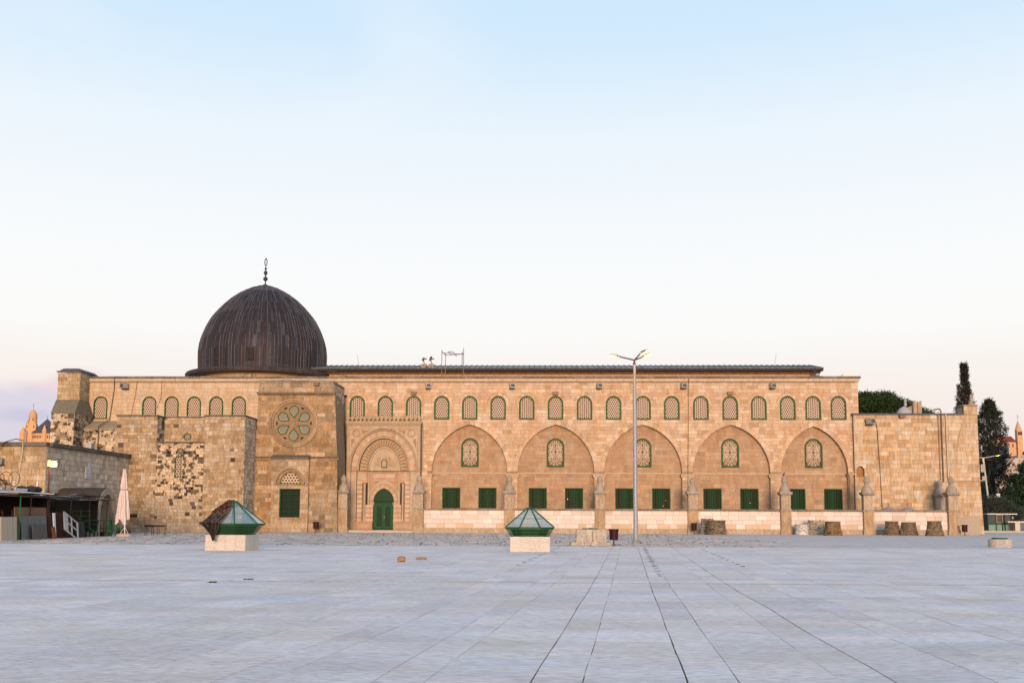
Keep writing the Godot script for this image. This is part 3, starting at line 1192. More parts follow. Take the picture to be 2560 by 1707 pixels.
	soffit.col = Color(0.17, 0.11, 0.075)
	soffit.lathe([Vector2(6.9, 17.17), Vector2(8.6, 17.19)], 72, Transform3D(Basis.IDENTITY, o))
	wpart(soffit, "soffit", M.wood, root)
	var drum := MB.new()
	drum.col = Color(0.54, 0.36, 0.20)
	drum.lathe([Vector2(7.05, 13.6), Vector2(7.05, 17.5)], 72, Transform3D(Basis.IDENTITY, o))
	wpart(drum, "drum", M.ashlar, root)
	var dw := Node3D.new()
	dw.name = "drum_window"
	part(frame_of(arch(0, 0, 1.2, 1.0, 0.9, 16), arch(0, 0.08, 1.2, 0.9, 0.8, 16), Color(0.30, 0.19, 0.10), -0.1, 0.06), "frame", M.plain_stone, dw)
	part(rosette_lattice(arch(0, 0.08, 1.2, 0.9, 0.8), [Vector2(0, 1.1)], [0.15, 0.4, 0.65, 0.85], 10, 0.05, -0.1, 0.0), "lattice", M.plain_stone, dw)
	var pn := MB.new()
	pn.col = Color(0.10, 0.06, 0.04)
	pn.face(arch(0, 0, 1.2, 1.0, 0.9, 16), Transform3D.IDENTITY, -0.12)
	part(pn, "pane", M.dull, dw)
	place(dw, root, o + Vector3(0.55, 15.0, 7.14) - root.position)
	# finial
	var f := MB.new()
	f.col = Color(0.07, 0.06, 0.058)
	var t := Transform3D(Basis.IDENTITY, o)
	f.lathe([Vector2(0.34, 28.42), Vector2(0.26, 28.62), Vector2(0.075, 28.68), Vector2(0.07, 29.05), Vector2(0.22, 29.14), Vector2(0.285, 29.32), Vector2(0.22, 29.5), Vector2(0.08, 29.58), Vector2(0.07, 29.75), Vector2(0.16, 29.86), Vector2(0.24, 30.06), Vector2(0.2, 30.2), Vector2(0.07, 30.3), Vector2(0.06, 30.42), Vector2(0.15, 30.5), Vector2(0.14, 30.6), Vector2(0.06, 30.68), Vector2(0.05, 30.95)], 16, t)
	var ringp := []
	for i in 25:
		var a := TAU * i / 24 - PI / 2
		ringp.append(o + Vector3(0.13 * cos(a), 31.36 + 0.44 * sin(a), 0.0))
	f.path(ringp, 0.055, 6)
	wpart(f, "finial", M.metal, root)

# ---------------------------------------------------------------- chapel with the wheel window
func petal(r: float, rc: float, tip: float, turn: float, c: Vector2, k := 14) -> PackedVector2Array:
	var p := PackedVector2Array([Vector2(0, tip)])
	var a0 := acos(clampf(r / (rc - tip), -1.0, 1.0))
	for i in k + 1:
		var a := -PI / 2 + a0 + (TAU - 2 * a0) * i / k
		p.append(Vector2(r * cos(a), rc + r * sin(a)))
	var out := PackedVector2Array()
	for q in p:
		out.append(c + q.rotated(turn))
	return out

func make_rose_chapel() -> void:
	rng.seed = 8
	var root := thing("rose_window_chapel", "tall weathered stone chapel front with a round six-petal wheel window", "chapel", Vector3(-21.6, 0, 3))
	var t := Transform3D(Basis.IDENTITY, Vector3(0, 0, 5.0))
	var shape := PackedVector2Array([Vector2(-25.15, 0), Vector2(-17.84, 0), Vector2(-17.97, 6.4), Vector2(-18.28, 11.9), Vector2(-18.45, 13.0), Vector2(-24.96, 13.0), Vector2(-25.08, 8.0)])
	var wc := Vector2(-21.83, 9.37)
	var wall := wgroup("front_wall", root)
	masonry(wall, t, courses(Rect2(-25.3, 0, 7.6, 13.0), 0.30, 0.44, 0.45, 1.15), shape, [circle(wc.x, wc.y, 2.0, 36), rect(-23.56, -0.1, -20.34, 6.25)], tone_rose, M.old_stone, 190, 0.010, 0.02)
	# right flank, towards the gateway
	var side := wgroup("flank_wall", root)
	var ts := Transform3D(Basis(Vector3(0, 0, -1), Vector3(0, 1, 0), Vector3(1, 0, 0)), Vector3(-17.92, 0, 5.0))
	ts.basis.y = Vector3(-0.045, 1, 0).normalized()
	ts.basis.z = ts.basis.x.cross(ts.basis.y)
	masonry(side, ts, courses(Rect2(0.02, 0, 5.0, 12.95), 0.32, 0.45, 0.5, 1.1), null, [], tone_grey_side, M.old_stone, 110, 0.010, 0.02)
	var core := MB.new()
	core.col = Color(0.36, 0.29, 0.21)
	core.prism(PackedVector2Array([Vector2(-25.12, -0.05), Vector2(-17.96, -0.05), Vector2(-18.1, 6.4), Vector2(-18.5, 12.9), Vector2(-24.96, 12.9)]), Transform3D.IDENTITY, 0.1, 4.2)
	wpart(core, "core", M.old_stone, root)
	var cap := MB.new()
	rng.seed = 81
	var x := -25.0
	while x < -18.5:
		var l := minf(rng.randf_range(0.5, 1.0), -18.4 - x)
		cap.col = vary(Color(0.26, 0.22, 0.18), 0.25)
		cap.span(Vector3(x, 12.9, 0.2), Vector3(x + l - 0.01, 13.08 + rng.randf() * 0.08, 5.06))
		x += l
	wpart(cap, "coping", M.old_stone, root)
	# corbelled moulding under the top
	var mo := MB.new()
	mo.col = Color(0.24, 0.175, 0.12)
	mo.span(Vector3(-25.1, 11.92, 4.9), Vector3(-18.2, 12.06, 5.22))
	mo.span(Vector3(-25.05, 11.80, 4.9), Vector3(-18.25, 11.92, 5.08))
	for i in 46:
		mo.col = vary(Color(0.30, 0.215, 0.14), 0.25)
		mo.ball(Vector3(-24.98 + i * 0.148, 11.86, 5.12), Vector3(0.06, 0.07, 0.06), 6)
	wpart(mo, "corbel_moulding", M.old_stone, root)
	var st := MB.new()
	st.col = Color(0.15, 0.12, 0.09)
	st.span(Vector3(-25.25, 6.34, 4.9), Vector3(-17.75, 6.46, 5.2))
	st.col = Color(0.44, 0.31, 0.19)
	st.span(Vector3(-25.22, 6.24, 4.9), Vector3(-17.8, 6.34, 5.12))
	wpart(st, "string_course", M.old_stone, root)
	# the wheel window
	var wheel := wgroup("wheel_window", root)
	var face := Basis(Vector3(1, 0, 0), Vector3(0, 0, -1), Vector3(0, 1, 0))
	var tw := Transform3D(Basis(Vector3(1, 0, 0), Vector3(0, 0, 1), Vector3(0, -1, 0)), Vector3(wc.x, wc.y, 5.0))
	for i in 18:
		var b := MB.new()
		b.col = vary(Color(0.52, 0.38, 0.24) if i < 12 else Color(0.40, 0.29, 0.19), 0.12)
		b.lathe([Vector2(2.12, -0.05), Vector2(2.12, 0.12), Vector2(2.03, 0.2), Vector2(1.98, 0.12), Vector2(1.96, -0.02), Vector2(1.93, -0.02), Vector2(1.91, 0.10), Vector2(1.82, 0.06), Vector2(1.80, -0.08), Vector2(1.74, -0.10), Vector2(1.7, -0.3)], 3, tw, true, TAU * i / 18 + 0.004, TAU * (i + 1) / 18 - 0.004)
		part(b, "rim_stone", M.carved_stone, wheel)
	var I5 := Transform3D(Basis.IDENTITY, Vector3(0, 0, 5.0))
	for k in 12:
		var a0 := TAU * k / 12.0
		var wedge := PackedVector2Array([wc])
		for i in 7:
			wedge.append(wc + Vector2(0, 1.78).rotated(-a0 - TAU / 12.0 * i / 6.0))
		var polys := [wedge]
		for j in 6:
			var cuts := [petal(0.41, 1.12, 0.44, TAU * j / 6.0, wc)]
			var sm := PackedVector2Array()
			for i in 10:
				var a := TAU * i / 10
				sm.append(wc + Vector2(0.17 * cos(a), 1.5 + 0.085 * sin(a) + 0.03 * cos(2 * a)).rotated(TAU * (j + 0.5) / 6.0))
			cuts.append(sm)
			for cut in cuts:
				var next := []
				for p in polys:
					for q in Geometry2D.clip_polygons(p, cut):
						if not Geometry2D.is_polygon_clockwise(q):
							next.append(q)
				polys = next
		var b := MB.new()
		b.col = vary(Color(0.33, 0.22, 0.135), 0.12)
		for p in polys:
			b.prism(p, I5, -0.3, -0.1)
		part(b, "tracery_stone", M.carved_stone, wheel)
	for j in 6:
		var pet := Node3D.new()
		pet.name = "petal_window"
		wheel.add_child(pet, true)
		var tu := TAU * j / 6.0
		var f := MB.new()
		f.col = Color(0.018, 0.082, 0.018)
		f.ring(petal(0.43, 1.12, 0.42, tu, wc), petal(0.345, 1.12, 0.58, tu, wc), I5, -0.2, -0.04)
		f.col = Color(0.55, 0.50, 0.40)
		f.ring(petal(0.345, 1.12, 0.58, tu, wc), petal(0.32, 1.12, 0.63, tu, wc), I5, -0.2, -0.09)
		part(f, "petal_frame", M.paint, wheel)
		var g := MB.new()
		g.col = Color(0.10, 0.085, 0.07)
		g.face(petal(0.39, 1.12, 0.5, tu, wc), I5, -0.2)
		part(g, "petal_pane", M.dull, wheel)
		var lt := MB.new()
		lt.col = Color(0.30, 0.285, 0.23)
		var cl := petal(0.34, 1.12, 0.6, tu, wc)
		for dir in 3:
			var d := Vector2(1, 0).rotated(dir * PI / 3 + tu)
			for i in range(-22, 23):
				var p := wc + Vector2(0, 1.1).rotated(tu) + d.orthogonal() * i * 0.085
				bars(lt, PackedVector2Array([p - d, p + d]), cl, 0.027, 4.82, 4.86 - dir * 0.003)
		part(lt, "petal_lattice", M.plain_stone, wheel)
		pet.free()
	var hub := MB.new()
	hub.col = Color(0.35, 0.235, 0.145)
	var hx := circle(wc.x, wc.y, 0.40, 6)
	var hi := circle(wc.x, wc.y, 0.27, 6)
	hub.ring(hx, hi, I5, -0.2, -0.02)
	part(hub, "hub_ring", M.carved_stone, wheel)
	var hp := MB.new()
	hp.col = Color(0.28, 0.27, 0.28)
	hp.face(hi, I5, -0.12)
	part(hp, "hub_pane", M.plain_stone, wheel)
	var seal := MB.new()
	seal.col = Color(0.06, 0.045, 0.035)
	seal.face(circle(wc.x, wc.y, 2.0, 36), I5, -0.32)
	part(seal, "backing", M.dull, wheel)
	# the framed opening below: proud panel, pointed lunette, green grille
	var tp := Transform3D(Basis.IDENTITY, Vector3(0, 0, 5.38))
	var door := wgroup("framed_bay", root)
	rng.seed = 82
	masonry(door, tp, courses(Rect2(-23.54, 0, 3.2, 6.25), 0.32, 0.5, 0.45, 1.0), null, [rect(-22.80, 1.25, -21.02, 3.7), shouldered(-21.9, 4.10, 4.11, 0.90, 1.06, 0.26)], tone_framed, M.old_stone, 0, 0.009, 0.015)
	masonry(door, tp, band(-21.9, 4.11, 0.90, 1.06, 0.26, 22), null, [], func(_x, _y): return vary(Color(0.44, 0.27, 0.15), 0.22), M.old_stone, 0, 0.02, 0.02, "voussoir")
	var rv := MB.new()
	rv.col = Color(0.44, 0.31, 0.19)
	rv.reveal(rect(-22.80, 1.25, -21.02, 3.7), tp, -0.55, 0.0)
	rv.reveal(arch(-21.9, 4.10, 4.11, 0.90, 1.06), tp, -0.3, 0.0)
	rv.span(Vector3(-23.55, 0, 4.8), Vector3(-23.53, 6.25, 5.36))
	rv.span(Vector3(-20.35, 0, 4.8), Vector3(-20.33, 6.25, 5.36))
	rv.span(Vector3(-22.95, 1.10, 5.0), Vector3(-20.9, 1.25, 5.5))
	part(rv, "surround", M.old_stone, door)
	var hood := MB.new()
	hood.col = Color(0.38, 0.29, 0.20)
	hood.ring(curve_band(-21.9, 4.05, 1.32, 1.52), curve_band(-21.9, 4.05, 1.20, 1.38), tp, -0.02, 0.2)
	hood.span(Vector3(-20.66, 3.95, 5.36), Vector3(-20.4, 4.2, 5.58))
	part(hood, "hood_moulding", M.carved_stone, door)
	var ledge := MB.new()
	ledge.col = Color(0.17, 0.15, 0.13)
	ledge.prism(PackedVector2Array([Vector2(5.0, 6.26), Vector2(5.62, 6.26), Vector2(5.62, 6.38), Vector2(5.0, 6.62)]), Transform3D(Basis(Vector3(0, 0, 1), Vector3(0, 1, 0), Vector3(-1, 0, 0)), Vector3(0, 0, 0)), 20.28, 23.6, true)
	part(ledge, "weather_ledge", M.old_stone, door)
	var lun := Node3D.new()
	lun.name = "lunette_window"
	part(frame_of(arch(0, 0, 0.02, 0.9, 1.06, 16), arch(0, 0.06, 0.07, 0.82, 0.93, 16), Color(0.025, 0.12, 0.03), -0.2, -0.04), "frame", M.paint, lun)
	part(star_lattice(arch(0, 0.06, 0.07, 0.83, 0.94), 0.23, 0.06, 0.0, -0.2, -0.12), "lattice", M.plain_stone, lun)
	var pn := MB.new()
	pn.col = Color(0.10, 0.055, 0.035)
	pn.face(arch(0, 0, 0.02, 0.9, 1.06), Transform3D.IDENTITY, -0.22)
	part(pn, "pane", M.dull, lun)
	place(lun, root, Vector3(-21.9, 4.1, 5.38) - root.position)
	place(grille_window(1.78, 2.45, 2, 5, -0.14, false), root, Vector3(-21.91, 1.25, 5.38) - root.position)

func curve_band(cx: float, spring: float, hw: float, rise: float) -> PackedVector2Array:
	var p := PackedVector2Array([Vector2(cx + hw, spring - 0.0)])
	p.append_array(curve(cx, spring + 0.001, hw, rise, 16))
	p.append(Vector2(cx - hw, spring))
	# closed along the springing by a sliver
	p.append(Vector2(cx - hw + 0.001, spring))
	return p

func tone_framed(x: float, y: float) -> Color:
	var c := pick([Color(0.50, 0.36, 0.23), Color(0.55, 0.42, 0.29), Color(0.46, 0.32, 0.20), Color(0.58, 0.46, 0.34)], [4, 3, 2, 2])
	if y > 5.4 and x < -22.4:
		c = c.lerp(Color(0.24, 0.18, 0.13), 0.45)
	return vary(c, 0.08)

# ---------------------------------------------------------------- stepped chapel
func make_stepped_chapel() -> void:
	rng.seed = 9
	var root := thing("stepped_chapel", "blackened rubble-stone chapel block with a sunken middle bay and slit window", "chapel", Vector3(-30.5, 0, 7))
	var t := Transform3D(Basis.IDENTITY, Vector3(0, 0, 8.4))
	var wall := wgroup("front_wall", root)
	var slit := arch(-30.6, 4.5, 6.04, 0.28, 0.28)
	var cells := courses(Rect2(-35.9, 0, 3.45, 7.4), 0.24, 0.36, 0.28, 0.68)
	masonry(wall, t, courses(Rect2(-32.45, 3.0, 4.0, 4.4), 0.20, 0.28, 0.18, 0.46), null, [slit], tone_chapel, M.sooty_stone, 110, 0.012, 0.025)
	cells.append_array(courses(Rect2(-32.45, 0, 4.0, 3.0), 0.22, 0.32, 0.22, 0.5))
	cells.append_array(courses(Rect2(-28.45, 0, 3.33, 7.4), 0.24, 0.36, 0.28, 0.68))
	cells.append_array(courses(Rect2(-35.9, 7.4, 3.42, 2.25), 0.26, 0.40, 0.34, 0.85))
	cells.append_array(courses(Rect2(-28.46, 7.4, 3.34, 2.25), 0.26, 0.40, 0.34, 0.85))
	masonry(wall, t, cells, null, [slit], tone_chapel, M.old_stone, 170, 0.012, 0.025)
	var rv := MB.new()
	rv.col = Color(0.40, 0.31, 0.21)
	rv.reveal(slit, t, -0.3, 0)
	part(rv, "reveals", M.old_stone, wall)
	var tb := Transform3D(Basis.IDENTITY, Vector3(0, 0, 6.8))
	var bay := wgroup("sunken_bay_wall", root)
	masonry(bay, tb, courses(Rect2(-32.5, 7.3, 4.1, 2.38), 0.26, 0.36, 0.34, 0.7), null, [circle(-30.45, 8.04, 0.33, 20)], tone_chapel, M.old_stone, 30, 0.012, 0.02)
	# flanks that face the gateway side
	var fl := wgroup("flank_wall", root)
	var right := Basis(Vector3(0, 0, -1), Vector3(0, 1, 0), Vector3(1, 0, 0))
	masonry(fl, Transform3D(right, Vector3(-25.1, 0, 8.4)), courses(Rect2(0.02, 0, 3.4, 9.62), 0.28, 0.42, 0.35, 0.8), null, [], tone_grey_side, M.old_stone, 50, 0.012, 0.02)
	masonry(fl, Transform3D(right, Vector3(-32.46, 0, 8.4)), courses(Rect2(0.02, 7.42, 1.6, 2.2), 0.28, 0.42, 0.35, 0.7), null, [], tone_black, M.sooty_stone, 0, 0.012, 0.02)
	var core := MB.new()
	core.col = Color(0.34, 0.27, 0.19)
	core.span(Vector3(-35.85, -0.05, 0.1), Vector3(-25.13, 7.3, 8.2))
	core.span(Vector3(-35.85, 7.3, 0.1), Vector3(-32.49, 9.6, 8.2))
	core.span(Vector3(-28.43, 7.3, 0.1), Vector3(-25.13, 9.6, 8.2))
	core.span(Vector3(-32.49, 7.3, 0.1), Vector3(-28.43, 9.62, 6.4))
	wpart(core, "core", M.old_stone, root)
	var cap := MB.new()
	cap.col = Color(0.16, 0.14, 0.125)
	cap.span(Vector3(-36.0, 9.62, 0.15), Vector3(-32.4, 9.74, 8.52))
	cap.span(Vector3(-28.52, 9.62, 0.15), Vector3(-25.02, 9.74, 8.52))
	cap.span(Vector3(-32.4, 9.66, 0.15), Vector3(-28.52, 9.77, 6.9))
	cap.span(Vector3(-32.46, 7.38, 6.75), Vector3(-28.46, 7.5, 8.56))
	wpart(cap, "coping", M.old_stone, root)
	var rw := Node3D.new()
	rw.name = "round_window"
	part(frame_of(circle(0, 0, 0.335, 20), circle(0, 0, 0.27, 20), Color(0.04, 0.075, 0.035), -0.14, 0.02), "frame", M.paint, rw)
	part(rosette_lattice(circle(0, 0, 0.27, 20), [Vector2.ZERO], [0.06, 0.15, 0.25], 6, 0.026, -0.15, -0.06), "lattice", M.plain_stone, rw)
	var p := MB.new()
	p.col = Color(0.03, 0.022, 0.018)
	p.face(circle(0, 0, 0.33, 20), Transform3D.IDENTITY, -0.16)
	part(p, "pane", M.dull, rw)
	place(rw, root, Vector3(-30.45, 8.04, 6.8) - root.position)
	place(arched_window(0.285, 1.54, 0.285, 0.055, star_lattice(arch(0, 0.06, 1.54, 0.23, 0.23), 0.19, 0.036, 0.0, -0.14, -0.08), 0.01), root, Vector3(-30.6, 4.495, 8.4) - root.position)

# ---------------------------------------------------------------- wing plinth and corner tower
func make_tower() -> void:
	rng.seed = 10
	var root := thing("corner_tower", "narrow stone corner tower with a blackened sloping buttress and lead cap", "tower", Vector3(-43, 0, 1))
	var w := wgroup("front_wall", root)
	masonry(w, Transform3D(Basis.IDENTITY, Vector3(0, 0, 2.0)), courses(Rect2(-44.2, 11.55, 2.04, 2.72), 0.28, 0.36, 0.4, 0.8), null, [], tone_low_front, M.old_stone, 60, 0.010, 0.02)
	masonry(w, Transform3D(Basis.IDENTITY, Vector3(0, 0, 4.0)), courses(Rect2(-43.68, 0, 2.06, 10.3), 0.28, 0.36, 0.35, 0.7), null, [], tone_black, M.sooty_stone, 100, 0.010, 0.02)
	var right := Basis(Vector3(0, 0, -1), Vector3(0, 1, 0), Vector3(1, 0, 0))
	masonry(w, Transform3D(right, Vector3(-41.6, 0, 4.0)), courses(Rect2(0.02, 0, 3.6, 10.3), 0.28, 0.36, 0.4, 0.8), null, [], tone_black, M.sooty_stone, 0, 0.010, 0.02)
	masonry(w, Transform3D(right, Vector3(-42.14, 0, 2.0)), courses(Rect2(0.02, 10.3, 2.0, 3.95), 0.28, 0.36, 0.4, 0.8), null, [], tone_low_front, M.old_stone, 0, 0.010, 0.02)
	var b := MB.new()
	b.col = Color(0.34, 0.27, 0.19)
	b.span(Vector3(-44.15, 9.0, -2.0), Vector3(-42.18, 14.2, 1.9))
	b.span(Vector3(-43.64, -0.05, 0.2), Vector3(-41.65, 10.2, 3.9))
	wpart(b, "core", M.old_stone, root)
	b = MB.new()
	b.col = Color(0.25, 0.205, 0.145)
	var a := [Vector3(-43.72, 10.3, 4.05), Vector3(-41.58, 10.3, 4.05), Vector3(-42.1, 11.75, 2.03), Vector3(-44.24, 11.75, 2.03)]
	b.quad(a[0], a[1], a[2], a[3])
	b.quad(a[1], Vector3(-41.58, 10.3, 0.2), Vector3(-42.1, 11.75, 0.2), a[2])
	b.quad(Vector3(-43.72, 10.3, 0.2), a[0], a[3], Vector3(-44.24, 11.75, 0.2))
	wpart(b, "weathering_slope", M.old_stone, root)
	b = MB.new()
	b.col = Color(0.11, 0.115, 0.14)
	b.span(Vector3(-44.3, 14.25, -2.2), Vector3(-42.05, 14.36, 2.12))
	b.frustum(Vector3(-43.18, 14.36, -0.05), 2.0, 4.0, 1.4, 3.4, 0.28)
	wpart(b, "lead_cap", M.lead_roof, root)
	rng.seed = 11
	root = thing("wing_plinth", "low blackened stone plinth below the first arched window of the wing", "wall", Vector3(-38.7, 0, 1))
	w = wgroup("front_wall", root)
	masonry(w, Transform3D(Basis.IDENTITY, Vector3(0, 0, 2.0)), courses(Rect2(-41.7, 3.0, 6.0, 6.1), 0.28, 0.36, 0.4, 0.8), null, [], tone_black, M.sooty_stone, 160, 0.010, 0.02)
	b = MB.new()
	b.col = Color(0.34, 0.27, 0.19)
	b.span(Vector3(-41.66, -0.05, 0.02), Vector3(-35.8, 9.0, 1.9))
	wpart(b, "core", M.old_stone, root)
	b = MB.new()
	b.col = Color(0.40, 0.32, 0.22)
	b.prism(PackedVector2Array([Vector2(0.0, 9.05), Vector2(2.1, 9.05), Vector2(2.1, 9.15), Vector2(0.06, 10.0)]), Transform3D(Basis(Vector3(0, 0, 1), Vector3(0, 1, 0), Vector3(-1, 0, 0)), Vector3.ZERO), 35.8, 41.66, true)
	wpart(b, "weathering_slope", M.old_stone, root)

# ---------------------------------------------------------------- low building with vaulted porch
func make_low_building() -> void:
	rng.seed = 12
	var root := thing("low_stone_building", "low flat-roofed stone outbuilding behind the market shed", "building", Vector3(-40, 0, 15))
	var w := wgroup("front_wall", root)
	masonry(w, Transform3D(Basis.IDENTITY, Vector3(0, 0, 22.7)), courses(Rect2(-48.0, 0, 13.2, 6.15), 0.34, 0.46, 0.45, 0.95), null, [], tone_low_front, M.old_stone, 90, 0.012, 0.02)
	var s := wgroup("side_wall", root)
	var right := Basis(Vector3(0, 0, -1), Vector3(0, 1, 0), Vector3(1, 0, 0))
	masonry(s, Transform3D(right, Vector3(-34.8, 0, 22.7)), courses(Rect2(0.02, 0, 14.3, 6.15), 0.30, 0.42, 0.35, 0.72), null, [], tone_low_side, M.old_stone, 200, 0.012, 0.02)
	var b := MB.new()
	b.col = Color(0.34, 0.28, 0.20)
	b.span(Vector3(-48.0, -0.05, 8.5), Vector3(-34.85, 6.1, 22.6))
	wpart(b, "core", M.old_stone, root)
	b = MB.new()
	rng.seed = 13
	for i in 16:
		b.col = vary(Color(0.17, 0.145, 0.12), 0.25)
		b.span(Vector3(-48.0 + i * 0.83, 6.15, 22.3), Vector3(-48.0 + i * 0.83 + 0.82, 6.42, 22.95 + rng.randf() * 0.04))
	for i in 17:
		b.col = vary(Color(0.17, 0.145, 0.12), 0.25)
		b.span(Vector3(-35.2, 6.15, 8.45 + i * 0.82), Vector3(-34.56 + rng.randf() * 0.04, 6.42, 8.45 + i * 0.82 + 0.81))
	b.col = Color(0.2, 0.17, 0.14)
	b.span(Vector3(-48.0, 6.1, 8.5), Vector3(-35.2, 6.25, 22.3))
	wpart(b, "coping", M.old_stone, root)
	# vaulted porch over a stair
	root = thing("vaulted_porch", "small stone barrel-vaulted porch with a black roof beside the closed parasol", "porch", Vector3(-33.1, 0, 19.9))
	var to := Transform3D(Basis(Vector3(0, 0, -1), Vector3(0, 1, 0), Vector3(1, 0, 0)), Vector3(-31.5, 0, 19.9))
	var outer := arch(0, 0, 1.75, 1.5, 1.55, 16)
	var inner := arch(0, 0.001, 1.65, 1.15, 1.2, 16)
	b = MB.new()
	b.col = Color(0.46, 0.38, 0.29)
	b.ring(outer, inner, to, -0.35, 0.0)
	wpart(b, "arch_front", M.old_stone, root)
	b = MB.new()
	b.col = Color(0.075, 0.065, 0.055)
	var q := curve(0, 1.75, 1.53, 1.58, 16)
	for i in q.size() - 1:
		b.quad(to * Vector3(q[i].x, q[i].y, -3.3), to * Vector3(q[i + 1].x, q[i + 1].y, -3.3), to * Vector3(q[i + 1].x, q[i + 1].y, -0.04), to * Vector3(q[i].x, q[i].y, -0.04))
	wpart(b, "vault_roof", M.old_stone, root)
	b = MB.new()
	b.col = Color(0.52, 0.40, 0.27)
	b.reveal(inner, to, -2.6, -0.35)
	b.face(inner, to, -2.6)
	wpart(b, "plastered_inside", M.plain_stone, root)

# ---------------------------------------------------------------- annex at the north end
func make_annex() -> void:
	rng.seed = 14
	var root := thing("porch_annex", "lower plain stone annex closing the end of the facade, with drain pipes", "annex", Vector3(33, 0, -3))
	var t := Transform3D(Basis.IDENTITY, Vector3(0, 0, 0.35))
	var w := wgroup("front_wall", root)
	var niche := arch(28.05, 5.05, 5.6, 0.34, 0.42)
	var shape := PackedVector2Array([Vector2(27.55, 0), Vector2(38.72, 0), Vector2(38.55, 4.6), Vector2(38.52, 10.6), Vector2(27.55, 10.6)])
	masonry(w, t, courses(Rect2(27.5, 0, 11.3, 10.6), 0.34, 0.42, 0.5, 1.15), shape, [niche], tone_annex, M.stained_ashlar, 240, 0.008, 0.014)
	var b := MB.new()
	b.col = Color(0.44, 0.24, 0.10)
	b.reveal(niche, t, -0.3, 0.0)
	b.face(niche, t, -0.3)
	part(b, "niche", M.old_stone, w)
	masonry(w, t, courses(Rect2(37.35, 10.62, 1.2, 0.78), 0.36, 0.4, 0.4, 0.8), null, [], tone_annex, M.stained_ashlar, 0, 0.008, 0.014)
	# flank that faces the camera side of the hall
	b = MB.new()
	b.col = Color(0.50, 0.37, 0.24)
	b.span(Vector3(27.57, -0.05, -6.0), Vector3(38.45, 10.55, 0.0))
	b.span(Vector3(37.37, 10.5, -1.2), Vector3(38.5, 11.38, 0.0))
	b.span(Vector3(27.57, -0.05, 0.0), Vector3(27.9, 5.0, 0.3))
	b.span(Vector3(28.45, -0.05, 0.0), Vector3(38.45, 10.55, 0.02))
	wpart(b, "core", M.plain_stone, root)
	b = MB.new()
	b.col = Color(0.10, 0.115, 0.16)
	b.span(Vector3(27.45, 10.6, -6.0), Vector3(37.35, 10.74, 0.48))
	b.col = Color(0.40, 0.33, 0.26)
	b.span(Vector3(37.3, 11.4, -1.25), Vector3(38.6, 11.52, 0.42))
	wpart(b, "coping", M.lead_roof, root)
	b = MB.new()
	b.col = Color(0.44, 0.33, 0.21)
	b.lathe([Vector2(0.28, 11.52), Vector2(0.22, 11.75), Vector2(0.12, 11.95), Vector2(0.14, 12.1), Vector2(0.1, 12.3), Vector2(0.11, 12.42), Vector2(0.0, 12.6)], 10, Transform3D(Basis.IDENTITY, Vector3(38.3, 0, -0.3)))
	wpart(b, "pinnacle", M.old_stone, root)
	# pilaster strip and colonnette at the corner of the hall
	b = MB.new()
	b.col = Color(0.50, 0.36, 0.23)
	b.tube(Vector3(27.25, 1.8, 0.12), Vector3(27.25, 4.95, 0.12), 0.13, 0.13, 10)
	b.tube(Vector3(27.25, 4.95, 0.12), Vector3(27.25, 5.25, 0.12), 0.15, 0.3, 10)
	b.span(Vector3(26.95, 5.25, -0.2), Vector3(27.55, 5.4, 0.42))
	wpart(b, "colonnette", M.carved_stone, root)
	for p in [[35.05, 0.045, 0.2, 10.9, Color(0.30, 0.22, 0.16)], [35.3, 0.06, 4.6, 10.95, Color(0.16, 0.11, 0.085)], [35.72, 0.065, 4.9, 10.8, Color(0.50, 0.42, 0.34)]]:
		b = MB.new()
		b.col = p[4]
		b.tube(Vector3(p[0], p[2], 0.45), Vector3(p[0], p[3], 0.45), p[1], p[1], 8)
		if p[1] == 0.06:
			b.path([Vector3(p[0], 10.95, 0.45), Vector3(p[0] - 0.15, 11.15, 0.45), Vector3(p[0] - 0.7, 11.05, 0.4)], 0.06)
		wpart(b, "drain_pipe", M.metal, root)
	b = MB.new()
	b.col = Color(0.52, 0.44, 0.36)
	b.path([Vector3(35.72, 4.9, 0.45), Vector3(35.85, 4.72, 0.45), Vector3(38.75, 4.75, 0.42)], 0.045)
	wpart(b, "conduit", M.metal, root)
	# roof gable and two merlons behind
	root = thing("roof_gable", "sloping stone roof gable with two split merlons behind the annex roof", "gable", Vector3(35, 10.74, -10))
	b = MB.new()
	b.col = Color(0.42, 0.33, 0.24)
	b.prism(PackedVector2Array([Vector2(33.4, 10.0), Vector2(37.3, 10.0), Vector2(37.3, 12.6), Vector2(36.6, 12.6), Vector2(35.2, 12.1)]), Transform3D.IDENTITY, -10.6, -10.0, true)
	wpart(b, "gable_wall", M.old_stone, root)
	b = MB.new()
	b.col = Color(0.36, 0.28, 0.21)
	b.span(Vector3(28.5, 10.0, -14), Vector3(38, 10.75, -6.0))
	wpart(b, "roof_deck", M.old_stone, root)
	for x in [36.62, 37.05]:
		b = MB.new()
		b.col = Color(0.50, 0.37, 0.25)
		b.prism(PackedVector2Array([Vector2(x - 0.19, 10.6), Vector2(x + 0.19, 10.6), Vector2(x + 0.19, 12.85 if x < 37 else 13.0), Vector2(x - 0.19, 13.0 if x < 37 else 12.8)]), Transform3D.IDENTITY, -9.98, -9.6, true)
		wpart(b, "merlon", M.old_stone, root)
	b = MB.new()
	b.col = Color(0.36, 0.36, 0.385)
	b.lathe([Vector2(0.7, 11.6), Vector2(0.65, 11.9), Vector2(0.4, 12.2), Vector2(0.1, 12.38)], 14, Transform3D(Basis.IDENTITY, Vector3(35.35, 0, -9.2)))
	b.lathe([Vector2(0.1, 12.38), Vector2(0.16, 12.6), Vector2(0.1, 12.75), Vector2(0.14, 12.95), Vector2(0.0, 13.3)], 8, Transform3D(Basis.IDENTITY, Vector3(35.5, 0, -9.2)))
